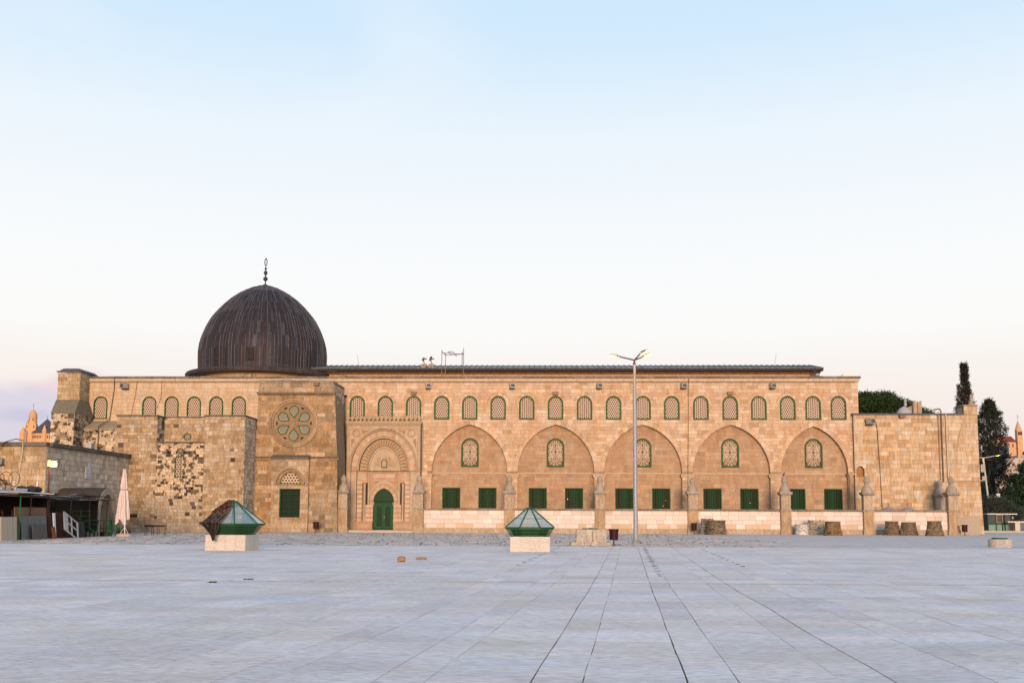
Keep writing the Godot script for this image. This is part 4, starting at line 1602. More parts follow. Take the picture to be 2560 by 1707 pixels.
	b.tube(Vector3(35.35, 10.7, -9.2), Vector3(35.35, 11.65, -9.2), 0.3, 0.3, 8)
	wpart(b, "little_dome", M.plain_stone, root)

# ---------------------------------------------------------------- gateway
func make_gateway() -> void:
	rng.seed = 15
	var cx := -14.64
	var root := thing("arched_gateway", "ornate arched gateway with pink and cream bands and green double door", "gateway", Vector3(cx, 0, 0.6))
	var t := Transform3D(Basis.IDENTITY, Vector3(cx, 0, 0))
	var cream := Color(0.52, 0.40, 0.285)
	var pink := Color(0.54, 0.25, 0.165)
	# outer frame with arched opening
	elliptic = true
	var hole := arch(0, 0.2, 5.47, 2.95, 3.78, 28)
	var outline := PackedVector2Array([Vector2(-3.33, 0.2), Vector2(-2.95, 0.2)])
	var cv := curve(0, 5.47, 2.95, 3.78, 28)
	cv.reverse()
	outline.append_array(cv)
	outline.append_array(PackedVector2Array([Vector2(2.95, 0.2), Vector2(3.33, 0.2), Vector2(3.33, 9.72), Vector2(-3.33, 9.72)]))
	var fr := wgroup("outer_frame", root)
	masonry(fr, Transform3D(Basis.IDENTITY, Vector3(cx, 0, 0.7)), courses(Rect2(-3.33, 0.2, 6.66, 9.52), 0.3, 0.42, 0.5, 1.0), outline, [], func(_x, _y): return vary(cream, 0.05), M.ashlar, 40, 0.005, 0.008)
	var b := MB.new()
	b.col = cream
	b.prism(outline, t, -0.02, 0.68)
	part(b, "body", M.ashlar, fr)
	# mouldings of the frame and top
	b = MB.new()
	b.col = Color(0.50, 0.37, 0.25)
	for x in [-3.33, 3.23]:
		b.span(Vector3(cx + x, 5.4, 0.68), Vector3(cx + x + 0.1, 9.6, 0.78))
	for x in [-3.12, 3.04]:
		b.span(Vector3(cx + x, 5.4, 0.68), Vector3(cx + x + 0.07, 9.3, 0.75))
	b.span(Vector3(cx - 3.12, 9.25, 0.68), Vector3(cx + 3.12, 9.33, 0.76))
	b.span(Vector3(cx - 3.38, 9.56, 0.0), Vector3(cx + 3.38, 9.72, 0.82))
	b.span(Vector3(cx - 3.44, 9.72, 0.0), Vector3(cx + 3.44, 9.92, 0.94))
	wpart(b, "frame_moulding", M.carved_stone, root)
	for r in [[2.98, 3.06, 3.81, 3.90], [3.12, 3.17, 3.95, 4.01]]:
		b = MB.new()
		b.col = Color(0.46, 0.33, 0.22)
		b.ring(curve_band(cx, 5.44, r[1] if r[1] < 3.1 else 3.14, r[3] - 0.12), curve_band(cx, 5.44, r[0] if r[1] < 3.1 else 3.1, r[2] - 0.12), Transform3D.IDENTITY, 0.68, 0.78)
		wpart(b, "arch_moulding", M.carved_stone, root)
	# cresting
	for i in 18:
		b = MB.new()
		b.col = vary(Color(0.50, 0.37, 0.24), 0.08)
		var x := cx - 3.24 + i * 0.381
		b.prism(PackedVector2Array([Vector2(x - 0.07, 9.92), Vector2(x + 0.07, 9.92), Vector2(x + 0.06, 10.08), Vector2(x + 0.17, 10.14), Vector2(x + 0.17, 10.32), Vector2(x + 0.07, 10.36), Vector2(x, 10.5), Vector2(x - 0.07, 10.36), Vector2(x - 0.17, 10.32), Vector2(x - 0.17, 10.14), Vector2(x - 0.06, 10.08)]), Transform3D.IDENTITY, 0.7, 0.85, true)
		wpart(b, "cresting_leaf", M.carved_stone, root)
	# roundels and spandrel triangles
	for s in [-1, 1]:
		b = MB.new()
		b.col = Color(0.42, 0.27, 0.17)
		b.ring(circle(cx + s * 2.5, 8.86, 0.36), circle(cx + s * 2.5, 8.86, 0.27), Transform3D.IDENTITY, 0.68, 0.75)
		b.col = Color(0.58, 0.45, 0.32)
		b.prism(circle(cx + s * 2.5, 8.86, 0.265), Transform3D.IDENTITY, 0.68, 0.71)
		wpart(b, "roundel", M.carved_stone, root)
		for tr in [[[2.95, 8.35], [2.95, 7.5], [2.62, 8.3]], [[1.95, 9.1], [1.3, 9.1], [1.95, 8.75]]]:
			b = MB.new()
			b.col = Color(0.40, 0.26, 0.17)
			var p := PackedVector2Array()
			for e in tr:
				p.append(Vector2(cx + s * float(e[0]), e[1]))
			b.prism(p, Transform3D.IDENTITY, 0.68, 0.73)
			wpart(b, "spandrel_panel", M.carved_stone, root)
	# pink and cream voussoirs
	var ring1 := wgroup("voussoir_arch", root)
	var cells := ring_cells(0, 5.47, 2.42, 3.17, 2.92, 3.74, 30)
	for i in cells.size():
		b = MB.new()
		b.col = vary([cream, pink, Color(0.62, 0.50, 0.38)][[0, 1, 2, 0, 2, 1][i % 6]], 0.08).lerp(cream, 0.5)
		b.prism(cells[i], t, -0.02, 0.56 + rng.randf() * 0.01)
		part(b, "voussoir", M.ashlar, ring1)
	b = MB.new()
	b.col = Color(0.48, 0.35, 0.24)
	var mo := curve_band(cx, 5.47, 2.42, 3.17)
	b.ring(mo, curve_band(cx, 5.47, 2.26, 2.95), Transform3D.IDENTITY, -0.02, 0.5)
	part(b, "inner_moulding", M.carved_stone, ring1)
	# cushion voussoirs
	var ring2 := wgroup("cushion_arch", root)
	cells = ring_cells(0, 5.47, 1.48, 2.26, 2.22, 2.9, 26)
	b = MB.new()
	b.col = Color(0.44, 0.315, 0.205)
	for c in cells:
		b.prism(c, t, -0.02, 0.22)
	part(b, "bed", M.carved_stone, ring2)
	for c: PackedVector2Array in cells:
		b = MB.new()
		b.col = vary(Color(0.50, 0.36, 0.235), 0.07)
		var off := Geometry2D.offset_polygon(c, -0.045)
		if off.is_empty():
			continue
		var o1: PackedVector2Array = off[0]
		var m := Vector2.ZERO
		for q in o1:
			m += q / o1.size()
		b.prism(o1, t, 0.2, 0.34)
		var o2 := PackedVector2Array()
		for q in o1:
			o2.append(m + (q - m) * 0.62)
		b.prism(o2, t, 0.3, 0.42)
		part(b, "cushion", M.carved_stone, ring2)
	# jambs: banded courses, colonnettes, base blocks
	for s in [-1, 1]:
		var jamb := wgroup("jamb", root)
		b = MB.new()
		b.col = cream
		b.span(Vector3(cx + s * 2.93, 0.2, -0.02), Vector3(cx + s * 2.44, 5.45, 0.55))
		part(b, "plain_strip", M.ashlar, jamb)
		var y := 0.95
		var k := 0
		while y < 4.35:
			for seg in [[2.40, 1.95], [1.62, 0.93]]:
				if y > 2.4 and seg[0] < 1.7:
					continue
				b = MB.new()
				b.col = vary(pink.lerp(cream, 0.45) if k % 2 else Color(0.60, 0.49, 0.38), 0.08)
				b.span(Vector3(cx + s * float(seg[0]), y + 0.003, -0.02), Vector3(cx + s * float(seg[1]), y + 0.207, 0.36))
				part(b, "band_stone", M.ashlar, jamb)
			y += 0.21
			k += 1
		b = MB.new()
		b.col = pink.lerp(cream, 0.55)
		b.span(Vector3(cx + s * 2.40, 4.37, -0.02), Vector3(cx + s * 1.46, 5.45, 0.34))
		b.col = cream
		b.span(Vector3(cx + s * 2.30, 4.6, 0.34), Vector3(cx + s * 1.62, 5.25, 0.37))
		part(b, "inlaid_panel", M.ashlar, jamb)
		b = MB.new()
		b.col = Color(0.30, 0.20, 0.13)
		b.span(Vector3(cx + s * 1.95, 0.95, -0.02), Vector3(cx + s * 1.62, 4.36, 0.12))
		part(b, "recess", M.ashlar, jamb)
		b = MB.new()
		b.col = Color(0.56, 0.44, 0.32)
		b.lathe([Vector2(0.15, 0.95), Vector2(0.11, 1.3), Vector2(0.085, 1.5), Vector2(0.085, 4.0), Vector2(0.14, 4.3)], 12, Transform3D(Basis.IDENTITY, Vector3(cx + s * 1.74, 0, 0.24)))
		part(b, "colonnette", M.carved_stone, jamb)
		b = MB.new()
		b.col = pink.lerp(cream, 0.5)
		b.span(Vector3(cx + s * 2.46, 0.2, -0.02), Vector3(cx + s * 0.95, 0.86, 0.5))
		b.col = Color(0.50, 0.38, 0.27)
		b.span(Vector3(cx + s * 2.50, 0.86, -0.02), Vector3(cx + s * 0.93, 0.95, 0.55))
		b.col = cream
		b.span(Vector3(cx + s * 2.28, 0.36, 0.5), Vector3(cx + s * 1.15, 0.7, 0.53))
		part(b, "base_block", M.ashlar, jamb)
	# inner niche with its fan, small window and panels
	var niche := wgroup("niche", root)
	b = MB.new()
	b.col = cream
	var door_hole := horseshoe(0)
	var np := [arch(0, 2.2, 5.47, 1.48, 2.26, 24)]
	var cut := []
	for p in np:
		for q in Geometry2D.clip_polygons(p, arch(0, 2.0, 3.0, 0.92, 0.96)):
			cut.append(q)
	for p in cut:
		b.prism(p, t, -0.02, 0.06)
	part(b, "back_wall", M.ashlar, niche)
	for i in 19:
		var a := PI * (i + 0.5) / 19.0
		b = MB.new()
		b.col = vary(Color(0.52, 0.39, 0.28), 0.07)
		var d := Vector2(cos(a), sin(a))
		var o := d.orthogonal()
		var c0 := Vector2(0, 5.85)
		var r1 := 0.98 if i % 2 == 0 else 0.92
		b.prism(PackedVector2Array([c0 + d * 0.40 - o * 0.02, c0 + d * r1 - o * 0.065, c0 + d * (r1 + 0.06), c0 + d * r1 + o * 0.065, c0 + d * 0.40 + o * 0.02]), t, 0.05, 0.11)
		part(b, "fan_flute", M.carved_stone, niche)
	b = MB.new()
	b.col = Color(0.54, 0.42, 0.30)
	b.ring(curve_band(cx, 5.47, 1.46, 2.24), curve_band(cx, 5.47, 1.32, 2.08), Transform3D.IDENTITY, 0.05, 0.2)
	for s in [-1, 1]:
		b.span(Vector3(cx + s * 1.45, 2.4, 0.05), Vector3(cx + s * 1.31, 5.47, 0.2))
	part(b, "niche_moulding", M.carved_stone, niche)
	b = MB.new()
	b.col = pink.lerp(cream, 0.4)
	b.span(Vector3(cx - 1.28, 4.72, 0.05), Vector3(cx + 1.28, 5.34, 0.10))
	b.col = Color(0.58, 0.46, 0.33)
	b.prism(rounded(cx, 5.03, 2.0, 0.34, 0.1), Transform3D.IDENTITY, 0.1, 0.13)
	part(b, "inscription_panel", M.ashlar, niche)
	for s in [-1, 1]:
		b = MB.new()
		b.col = pink.lerp(cream, 0.35)
		b.prism(PackedVector2Array([Vector2(cx + s * 1.25, 4.6), Vector2(cx + s * 0.35, 4.6), Vector2(cx + s * 0.8, 4.3), Vector2(cx + s * 1.15, 3.85), Vector2(cx + s * 1.25, 3.6)]), Transform3D.IDENTITY, 0.05, 0.12)
		part(b, "spandrel_panel", M.carved_stone, niche)
	var wn := arched_window(0.26, 0.46, 0.28, 0.05, star_lattice(arch(0, 0.05, 0.46, 0.2, 0.22), 0.11, 0.035, 0.0, -0.08, -0.03), 0.0)
	place(wn, root, Vector3(cx, 5.78, 0.22) - root.position)
	elliptic = false
	# door: horseshoe ring, fanlight board, frame and two leaves
	var ring3 := wgroup("door_arch", root)
	cells = ring_cells(0, 2.75, 0.93, 1.16, 1.25, 1.5, 16)
	for i in cells.size():
		b = MB.new()
		b.col = vary(pink if i % 2 else cream, 0.06).lerp(cream, 0.55)
		b.prism(cells[i], t, -0.02, 0.17)
		part(b, "voussoir", M.ashlar, ring3)
	b = MB.new()
	b.col = Color(0.44, 0.32, 0.21)
	b.ring(curve_band(cx, 2.75, 1.31, 1.57), curve_band(cx, 2.75, 1.25, 1.5), Transform3D.IDENTITY, 0.0, 0.22)
	for s in [-1, 1]:
		b.span(Vector3(cx + s * 0.93, 2.42, -0.02), Vector3(cx + s * 0.84, 2.66, 0.3))
	part(b, "arch_moulding", M.carved_stone, ring3)
	var door := wgroup("door", root)
	b = MB.new()
	b.col = Color(0.004, 0.040, 0.013)
	b.prism(horseshoe(cx), Transform3D.IDENTITY, -0.12, -0.02)
	part(b, "fanlight_board", M.paint, door)
	b = MB.new()
	b.col = Color(0.010, 0.075, 0.025)
	b.span(Vector3(cx - 0.9, 2.40, -0.1), Vector3(cx + 0.9, 2.52, 0.1))
	for x in [-0.9, 0.78]:
		b.span(Vector3(cx + x, 0.3, -0.1), Vector3(cx + x + 0.12, 2.40, 0.08))
	b.span(Vector3(cx - 0.01, 2.52, -0.05), Vector3(cx + 0.01, 3.85, 0.02))
	part(b, "door_frame", M.paint, door)
	for s in [-1, 1]:
		b = MB.new()
		b.col = Color(0.003, 0.026, 0.009)
		b.span(Vector3(cx + s * 0.78, 0.3, -0.08), Vector3(cx + s * 0.005, 2.40, 0.0))
		b.col = Color(0.011, 0.082, 0.027)
		for x in [[0.78, 0.62], [0.12, 0.01]]:
			b.span(Vector3(cx + s * float(x[0]), 0.3, 0.0), Vector3(cx + s * float(x[1]), 2.38, 0.05))
		for y in [[0.3, 0.46], [2.26, 2.38]]:
			b.span(Vector3(cx + s * 0.62, y[0], 0.0), Vector3(cx + s * 0.12, y[1], 0.05))
		for i in 4:
			b.span(Vector3(cx + s * (0.2 + i * 0.11), 0.46, 0.0), Vector3(cx + s * (0.21 + i * 0.11), 2.26, 0.02))
		part(b, "door_leaf", M.paint, door)
	b = MB.new()
	b.col = Color(0.25, 0.17, 0.07)
	b.span(Vector3(cx + 0.04, 1.2, 0.05), Vector3(cx + 0.1, 1.42, 0.1))
	b.tube(Vector3(cx + 0.07, 1.33, 0.1), Vector3(cx - 0.06, 1.33, 0.12), 0.015, 0.015, 6)
	part(b, "door_handle", M.metal, door)
	b = MB.new()
	b.col = Color(0.03, 0.03, 0.03)
	b.span(Vector3(cx - 2.9, 0.0, -0.3), Vector3(cx + 2.9, 9.0, -0.16))
	wpart(b, "backing", M.dull, root)
	elliptic = false
	# the step in front
	var sp := MB.new()
	rng.seed = 16
	for i in 8:
		sp.col = vary(Color(0.54, 0.46, 0.38), 0.08)
		sp.span(Vector3(-17.9 + i * 0.83, -0.04, -0.2), Vector3(-17.9 + i * 0.83 + 0.82, 0.19, 4.1))
	lone(sp, "gateway_step", M.cobble, Vector3.ZERO, "broad low stone step in front of the green double door", "step")

func rounded(cx: float, cy: float, w: float, h: float, r: float) -> PackedVector2Array:
	var p := PackedVector2Array()
	for e in [[1, -1, -PI / 2], [1, 1, 0.0], [-1, 1, PI / 2], [-1, -1, PI]]:
		for i in 4:
			var a: float = e[2] + PI / 2 * i / 3
			p.append(Vector2(cx + e[0] * (w / 2 - r) + r * cos(a), cy + e[1] * (h / 2 - r) + r * sin(a)))
	return p

func horseshoe(cx: float) -> PackedVector2Array:
	var p := PackedVector2Array([Vector2(cx - 0.84, 2.4), Vector2(cx + 0.84, 2.4), Vector2(cx + 0.84, 2.66), Vector2(cx + 0.92, 2.75)])
	p.append_array(curve(cx, 2.76, 0.93, 1.16, 16))
	p.append(Vector2(cx - 0.92, 2.75))
	p.append(Vector2(cx - 0.84, 2.66))
	return p

func ring_cells(cx: float, spring: float, hw0: float, rise0: float, hw1: float, rise1: float, k: int) -> Array:
	var a := curve(cx, spring, hw0, rise0, k)
	var b := curve(cx, spring, hw1, rise1, k)
	var out := []
	for i in k:
		out.append(PackedVector2Array([a[i], b[i], b[i + 1], a[i + 1]]))
	return out

# ---------------------------------------------------------------- pillars and low wall
func make_pillar(label: String, at: Vector3, kind: int, s := 1.0) -> Node3D:
	var root := thing("stone_pillar", label, "pillar", at, 0.0, "finial pillars along the low wall")
	var warm := Color(0.50, 0.35, 0.21)
	var grey := Color(0.44, 0.375, 0.305)
	var b := MB.new()
	b.col = vary(Color(0.52, 0.39, 0.26), 0.08)
	b.span(Vector3(-0.50, -0.04, -0.50), Vector3(0.50, 0.36, 0.50))
	b.span(Vector3(-0.475, 0.36, -0.475), Vector3(0.475, 0.44, 0.475))
	part(b, "base", M.old_stone, root)
	b = MB.new()
	b.col = vary(warm, 0.1)
	b.span(Vector3(-0.43, 0.44, -0.43), Vector3(0.43, 1.94, 0.41))
	b.col = vary(warm.lerp(Color(0.55, 0.44, 0.32), 0.4), 0.1)
	b.ring(rect(-0.43, 0.44, 0.43, 1.94), rect(-0.30, 0.6, 0.30, 1.78), Transform3D.IDENTITY, 0.40, 0.44)
	part(b, "pedestal", M.old_stone, root)
	b = MB.new()
	b.col = vary(Color(0.38, 0.30, 0.22), 0.1)
	b.span(Vector3(-0.50, 1.94, -0.50), Vector3(0.50, 2.06, 0.50))
	b.span(Vector3(-0.46, 2.06, -0.46), Vector3(0.46, 2.13, 0.46))
	part(b, "moulding", M.old_stone, root)
	b = MB.new()
	b.col = vary(Color(0.54, 0.43, 0.32), 0.12)
	b.span(Vector3(-0.38, 2.13, -0.38), Vector3(0.38, 3.30, 0.36))
	b.ring(rect(-0.40, 2.13, 0.40, 3.30), rect(-0.25, 2.25, 0.25, 3.18), Transform3D.IDENTITY, 0.35, 0.39)
	part(b, "shaft", M.old_stone, root)
	b = MB.new()
	b.col = vary(grey, 0.1)
	b.frustum(Vector3(0, 3.30, 0), 0.84, 0.84, 1.08, 1.08, 0.18)
	b.span(Vector3(-0.54, 3.48, -0.54), Vector3(0.54, 3.60, 0.54))
	for i in 6:
		b.ball(Vector3(-0.44 + i * 0.176, 3.41, 0.50), Vector3(0.07, 0.09, 0.05), 6)
		b.ball(Vector3(0.50, 3.41, -0.44 + i * 0.176), Vector3(0.05, 0.09, 0.07), 6)
	part(b, "capital", M.old_stone, root)
	b = MB.new()
	b.col = vary(Color(0.43, 0.36, 0.29), 0.1)
	var q := [Vector2(0.47, 3.58), Vector2(0.46, 3.72), Vector2(0.42, 3.9), Vector2(0.33, 4.05), Vector2(0.22, 4.15), Vector2(0.17, 4.28), Vector2(0.19, 4.36), Vector2(0.25, 4.44), Vector2(0.27, 4.58), Vector2(0.23, 4.74), Vector2(0.13, 4.88), Vector2(0.05, 4.97), Vector2(0.0, 5.0)]
	if kind == 1:
		q = [Vector2(0.47, 3.58), Vector2(0.45, 3.8), Vector2(0.36, 4.0), Vector2(0.24, 4.12), Vector2(0.2, 4.3), Vector2(0.24, 4.45), Vector2(0.22, 4.62), Vector2(0.12, 4.75), Vector2(0.0, 4.8)]
	b.lathe(q, 14)
	part(b, "finial", M.old_stone, root)
	return root

const PILLARS := [-17.55, -10.97, -3.13, 4.67, 12.6, 20.48, 27.45, 34.56]

func make_front_wall() -> void:
	rng.seed = 17
	var names := ["stone finial pillar between the wheel-window chapel and the gateway", "stone finial pillar on the gateway side of the low wall", "stone finial pillar standing past the first arch beside the gateway", "stone finial pillar behind the square wellhead with green lid", "worn stone finial pillar with a broken round finial", "stone finial pillar with a crow perched on its tip", "stone finial pillar where the last arch meets the annex", "stone finial pillar beside the annex drain pipes"]
	for i in 8:
		make_pillar(names[i], Vector3(PILLARS[i], 0, 4.0), 1 if i == 4 else 0)
	var twin := make_pillar("smaller rear finial pillar built against the annex wall", Vector3(34.72, 0.15, 1.05), 0)
	twin.scale = Vector3(0.86, 0.94, 0.86)
	var labels := ["low pale block wall between gateway pillar and first arcade pillar", "low pale block wall behind the glass skylight without a rug", "low pale block wall behind the tall street lamp", "low pale block wall behind the pair of carved stone fragments", "low pale block wall behind the white drum-shaped stone", "low pale block wall in front of the annex with two metal domes"]
	for i in 6:
		var x0: float = PILLARS[i + 1] + 0.44
		var x1: float = PILLARS[i + 2] - 0.44
		var root := thing("parapet_wall", labels[i], "wall", Vector3((x0 + x1) / 2, 0, 4.0), 0.0, "low wall between the pillars")
		var front := wgroup("block_face", root)
		masonry(front, Transform3D(Basis.IDENTITY, Vector3(0, 0, 4.1)), courses(Rect2(x0, 0.42, x1 - x0, 1.53), 0.375, 0.39, 0.5, 1.15), null, [], tone_parapet, M.plain_stone, 90, 0.010, 0.012, "block", Color(0.38, 0.32, 0.27))
		var b := MB.new()
		b.col = Color(0.5, 0.42, 0.34)
		b.span(Vector3(x0, -0.04, 3.6), Vector3(x1, 1.94, 4.08))
		wpart(b, "core", M.plain_stone, root)
		var x := x0
		while x < x1 - 0.05:
			var l := minf(rng.randf_range(0.8, 1.5), x1 - x)
			b = MB.new()
			b.col = vary(Color(0.27, 0.225, 0.185), 0.2)
			b.span(Vector3(x + 0.004, 1.95, 3.5), Vector3(x + l - 0.004, 2.10 + rng.randf() * 0.012, 4.26))
			wpart(b, "coping_stone", M.old_stone, root)
			b = MB.new()
			b.col = vary(Color(0.54, 0.42, 0.30), 0.1)
			b.span(Vector3(x + 0.004, -0.04, 4.0), Vector3(x + l - 0.004, 0.40, 4.2))
			wpart(b, "plinth_stone", M.old_stone, root)
			x += l
	var te := MB.new()
	te.col = Color(0.42, 0.36, 0.29)
	te.span(Vector3(-10.9, -0.04, -0.5), Vector3(37.0, 1.55, 3.6))
	structure(te, "terrace_ground", M.cobble)

# ---------------------------------------------------------------- glass skylights
func make_skylight(label: String, at: Vector3, bw: float, bh: float, hw: float, rim: float, top: float, steps: int, turn: float) -> Node3D:
	var root := thing("glass_skylight", label, "skylight", at, turn, "green glass skylights on the plaza")
	rng.seed = int(bw * 100)
	var core := MB.new()
	core.col = Color(0.5, 0.45, 0.38)
	core.span(Vector3(-bw / 2 + 0.02, -0.03, -bw / 2 + 0.02), Vector3(bw / 2 - 0.02, bh - 0.01, bw / 2 - 0.02))
	part(core, "core", M.plain_stone, root)
	# stone slabs round the box
	var turns := [0.0, PI / 2, PI, -PI / 2]
	for s in 4:
		var t := Transform3D(Basis(Vector3.UP, turns[s]), Vector3.ZERO) * Transform3D(Basis.IDENTITY, Vector3(0, 0, bw / 2 - 0.03))
		var xs := [-0.5, -0.255, 0.0, 0.255, 0.5]
		for i in 4:
			var x0: float = xs[i] * (bw - 0.02)
			var x1: float = xs[i + 1] * (bw - 0.02)
			var cells := [rect(x0, 0, x1, bh)] if i % 2 == 0 else [rect(x0, 0, x1, bh * 0.64), rect(x0, bh * 0.64, x1, bh)]
			for c in cells:
				var b := MB.new()
				b.col = vary(Color(0.56, 0.515, 0.465), 0.05)
				var off := Geometry2D.offset_polygon(c, -0.0035)
				b.prism(off[0], t, 0.0, 0.03)
				part(b, "facing_slab", M.plain_stone, root)
	var oct := func(r: float, y: float) -> Array:
		var out := []
		for i in 8:
			var a := TAU * (i + 0.5) / 8
			out.append(Vector3(sin(a) * r, y, cos(a) * r))
		return out
	# louvres
	for k in steps:
		var b := MB.new()
		b.col = Color(0.022, 0.085, 0.035) if k % 2 == 0 else Color(0.05, 0.14, 0.065)  # every other louvre painted lighter, standing for edges that catch the sky
		var f0 := float(k) / steps
		var r1 := lerpf(bw * 0.54, hw * 1.05, (k + 1.0) / steps)
		var y0 := lerpf(bh, rim - 0.05, f0)
		var y1 := lerpf(bh, rim - 0.05, (k + 0.55) / steps)
		var lo: Array = oct.call(r1 - 0.02, y0)
		var hi: Array = oct.call(r1, y1)
		var inr: Array = oct.call(r1 - 0.16, y1)
		var inl: Array = oct.call(r1 - 0.16, y0)
		for i in 8:
			var j := (i + 1) % 8
			b.quad(lo[i], lo[j], hi[j], hi[i])
			b.quad(hi[i], hi[j], inr[j], inr[i])
			b.quad(inl[i], inl[j], lo[j], lo[i])
		part(b, "louvre", M.paint, root)
	var inside := MB.new()
	inside.col = Color(0.02, 0.05, 0.03)
	inside.lathe([Vector2(bw * 0.44, bh), Vector2(hw * 0.88, rim - 0.04)], 8, Transform3D(Basis(Vector3.UP, TAU / 16), Vector3.ZERO), false)
	part(inside, "louvre_backing", M.paint, root)
	var rr := hw / cos(PI / 8)
	var e: Array = oct.call(rr, rim)
	var el: Array = oct.call(rr, rim - 0.07)
	var ei: Array = oct.call(rr - 0.07, rim)
	var eil: Array = oct.call(rr - 0.07, rim - 0.07)
	var b := MB.new()
	b.col = Color(0.012, 0.075, 0.035)
	for i in 8:
		var j := (i + 1) % 8
		b.quad(el[i], el[j], e[j], e[i])
		b.quad(e[i], e[j], ei[j], ei[i])
		b.quad(eil[i], eil[j], el[j], el[i])
	part(b, "rim", M.paint, root)
	var ap := Vector3(0, top, 0)
	var ct: Array = oct.call(0.12, top)
	for i in 8:
		var j := (i + 1) % 8
		var g := MB.new()
		g.quad(e[i] + Vector3(0, 0.005, 0), e[j] + Vector3(0, 0.005, 0), ct[j], ct[i])
		part(g, "glass_pane", M.glass, root)
		b = MB.new()
		b.col = Color(0.012, 0.085, 0.04)
		b.tube(e[i], ct[i] + Vector3(0, 0.01, 0), 0.028, 0.028, 6)
		part(b, "rib", M.paint, root)
		b = MB.new()
		b.col = Color(0.10, 0.16, 0.17)
		b.tube(e[i].lerp(ct[i], 0.46), e[j].lerp(ct[j], 0.46), 0.009, 0.009, 4)
		part(b, "glazing_bar", M.paint, root)
	b = MB.new()
	b.col = Color(0.012, 0.075, 0.035)
	b.lathe([Vector2(0.16, top - 0.02), Vector2(0.16, top + 0.03), Vector2(0.0, top + 0.05)], 8, Transform3D.IDENTITY, false)
	part(b, "cap", M.paint, root)
	b = MB.new()
	b.col = Color(0.17, 0.21, 0.215)  # disc behind the panes, toned to give them the reflected sky's paleness
	b.face(circle(0, 0, hw * 0.9, 16), Transform3D(Basis(Vector3(1, 0, 0), Vector3(0, 0, -1), Vector3(0, 1, 0)), Vector3(0, rim - 0.05, 0)), 0.0)
	part(b, "inner_disc", M.cloth, root)
	return root

func make_rug(at: Vector3, hw: float, rim: float, top: float) -> void:
	# a heavy rug slung over the top of the skylight, hanging down over its front rim
	var b := MB.new()
	var n1 := FastNoiseLite.new()
	n1.seed = 31
	n1.frequency = 2.2
	var slope := (top - rim) / hw
	var rows := 38
	var cols_ := 16
	var grid := []
	var d := Vector3(-0.36, 0, 0.933)
	var sd := Vector3(0.933, 0, 0.36)
	for i in rows + 1:
		var s := float(i) / rows
		var row := []
		for j in cols_ + 1:
			var q := float(j) / cols_ - 0.5
			# runs from behind the apex over the front face and off the rim
			var out := -0.35 + s * (hw * 1.06 + 0.35 + 0.62)
			var hang := maxf(out - hw * 1.06, 0.0)
			var wid := lerpf(0.44, 0.86, smoothstep(0.1, 0.55, s)) * lerpf(1.0, 0.16, smoothstep(0.0, 0.6, hang))
			var p := d * minf(out, hw * 1.06) + sd * (q * wid - 0.10 + 0.30 * hang)
			if q < 0.0:
				p -= sd * 0.30 * -q * smoothstep(0.05, 0.35, s) * (1.0 - smoothstep(0.0, 0.3, hang))
			var far := 0.0
			for k in 8:
				far = maxf(far, p.x * sin(TAU * k / 8) + p.z * cos(TAU * k / 8))
			var y := top - slope * far + 0.055
			if hang > 0.0:
				y = rim + 0.05 - hang * 1.2
				p += d * 0.05
			y += 0.07 * absf(n1.get_noise_2d(s * 2.0, q * 1.6)) + 0.05 * absf(sin(q * 8.0 + s * 3.0))
			row.append(Vector3(p.x, y, p.z))
		grid.append(row)
	for i in rows:
		for j in cols_:
			var s := float(i) / rows
			var q := float(j) / cols_
			var f := n1.get_noise_2d(i * 0.45, j * 0.8)
			b.col = Color(0.085, 0.065, 0.055)
			if s > 0.16 and s < 0.5:
				b.col = Color(0.12, 0.018, 0.014) if f > -0.05 else Color(0.20, 0.15, 0.11)
			if s >= 0.5:
				b.col = Color(0.17, 0.13, 0.10) if (j % 4 < 2) != (f > 0.2) else Color(0.075, 0.05, 0.045)
				if q > 0.82:
					b.col = Color(0.035, 0.04, 0.055)
			if s < 0.16:
				b.col = Color(0.055, 0.05, 0.055) if f > -0.1 else Color(0.22, 0.19, 0.16)
			if j == 0 or j == cols_ - 1:
				b.col = Color(0.24, 0.18, 0.14)
			b.quad(grid[i + 1][j], grid[i + 1][j + 1], grid[i][j + 1], grid[i][j])
			var dn := Vector3(0, -0.022, 0)
			b.quad(grid[i][j] + dn, grid[i][j + 1] + dn, grid[i + 1][j + 1] + dn, grid[i + 1][j] + dn)
	# a bunched edge at the back left
	for k in 7:
		b.col = Color(0.10, 0.03, 0.02) if k % 2 else Color(0.12, 0.08, 0.06)
		var f := k / 6.0
		var p := Vector3(-0.15 - 0.55 * f, top - 0.02 - 0.40 * f, 0.05 + 0.1 * f)
		b.ball(p, Vector3(0.15, 0.11, 0.15), 8)
	lone(b, "draped_rug", M.rug, at, "dark red patterned rug slung over a glass skylight, corner hanging down", "rug")

# ---------------------------------------------------------------- lamps
func omni(parent: Node3D, at: Vector3, color: Color, energy: float, size := 0.1) -> void:
	var l := OmniLight3D.new()
	l.name = "lamp_light"
	l.light_color = color
	l.light_energy = energy
	l.light_size = size
	l.omni_range = 40.0
	l.omni_attenuation = 2.0
	l.shadow_enabled = true
	parent.add_child(l, true)
	l.position = at

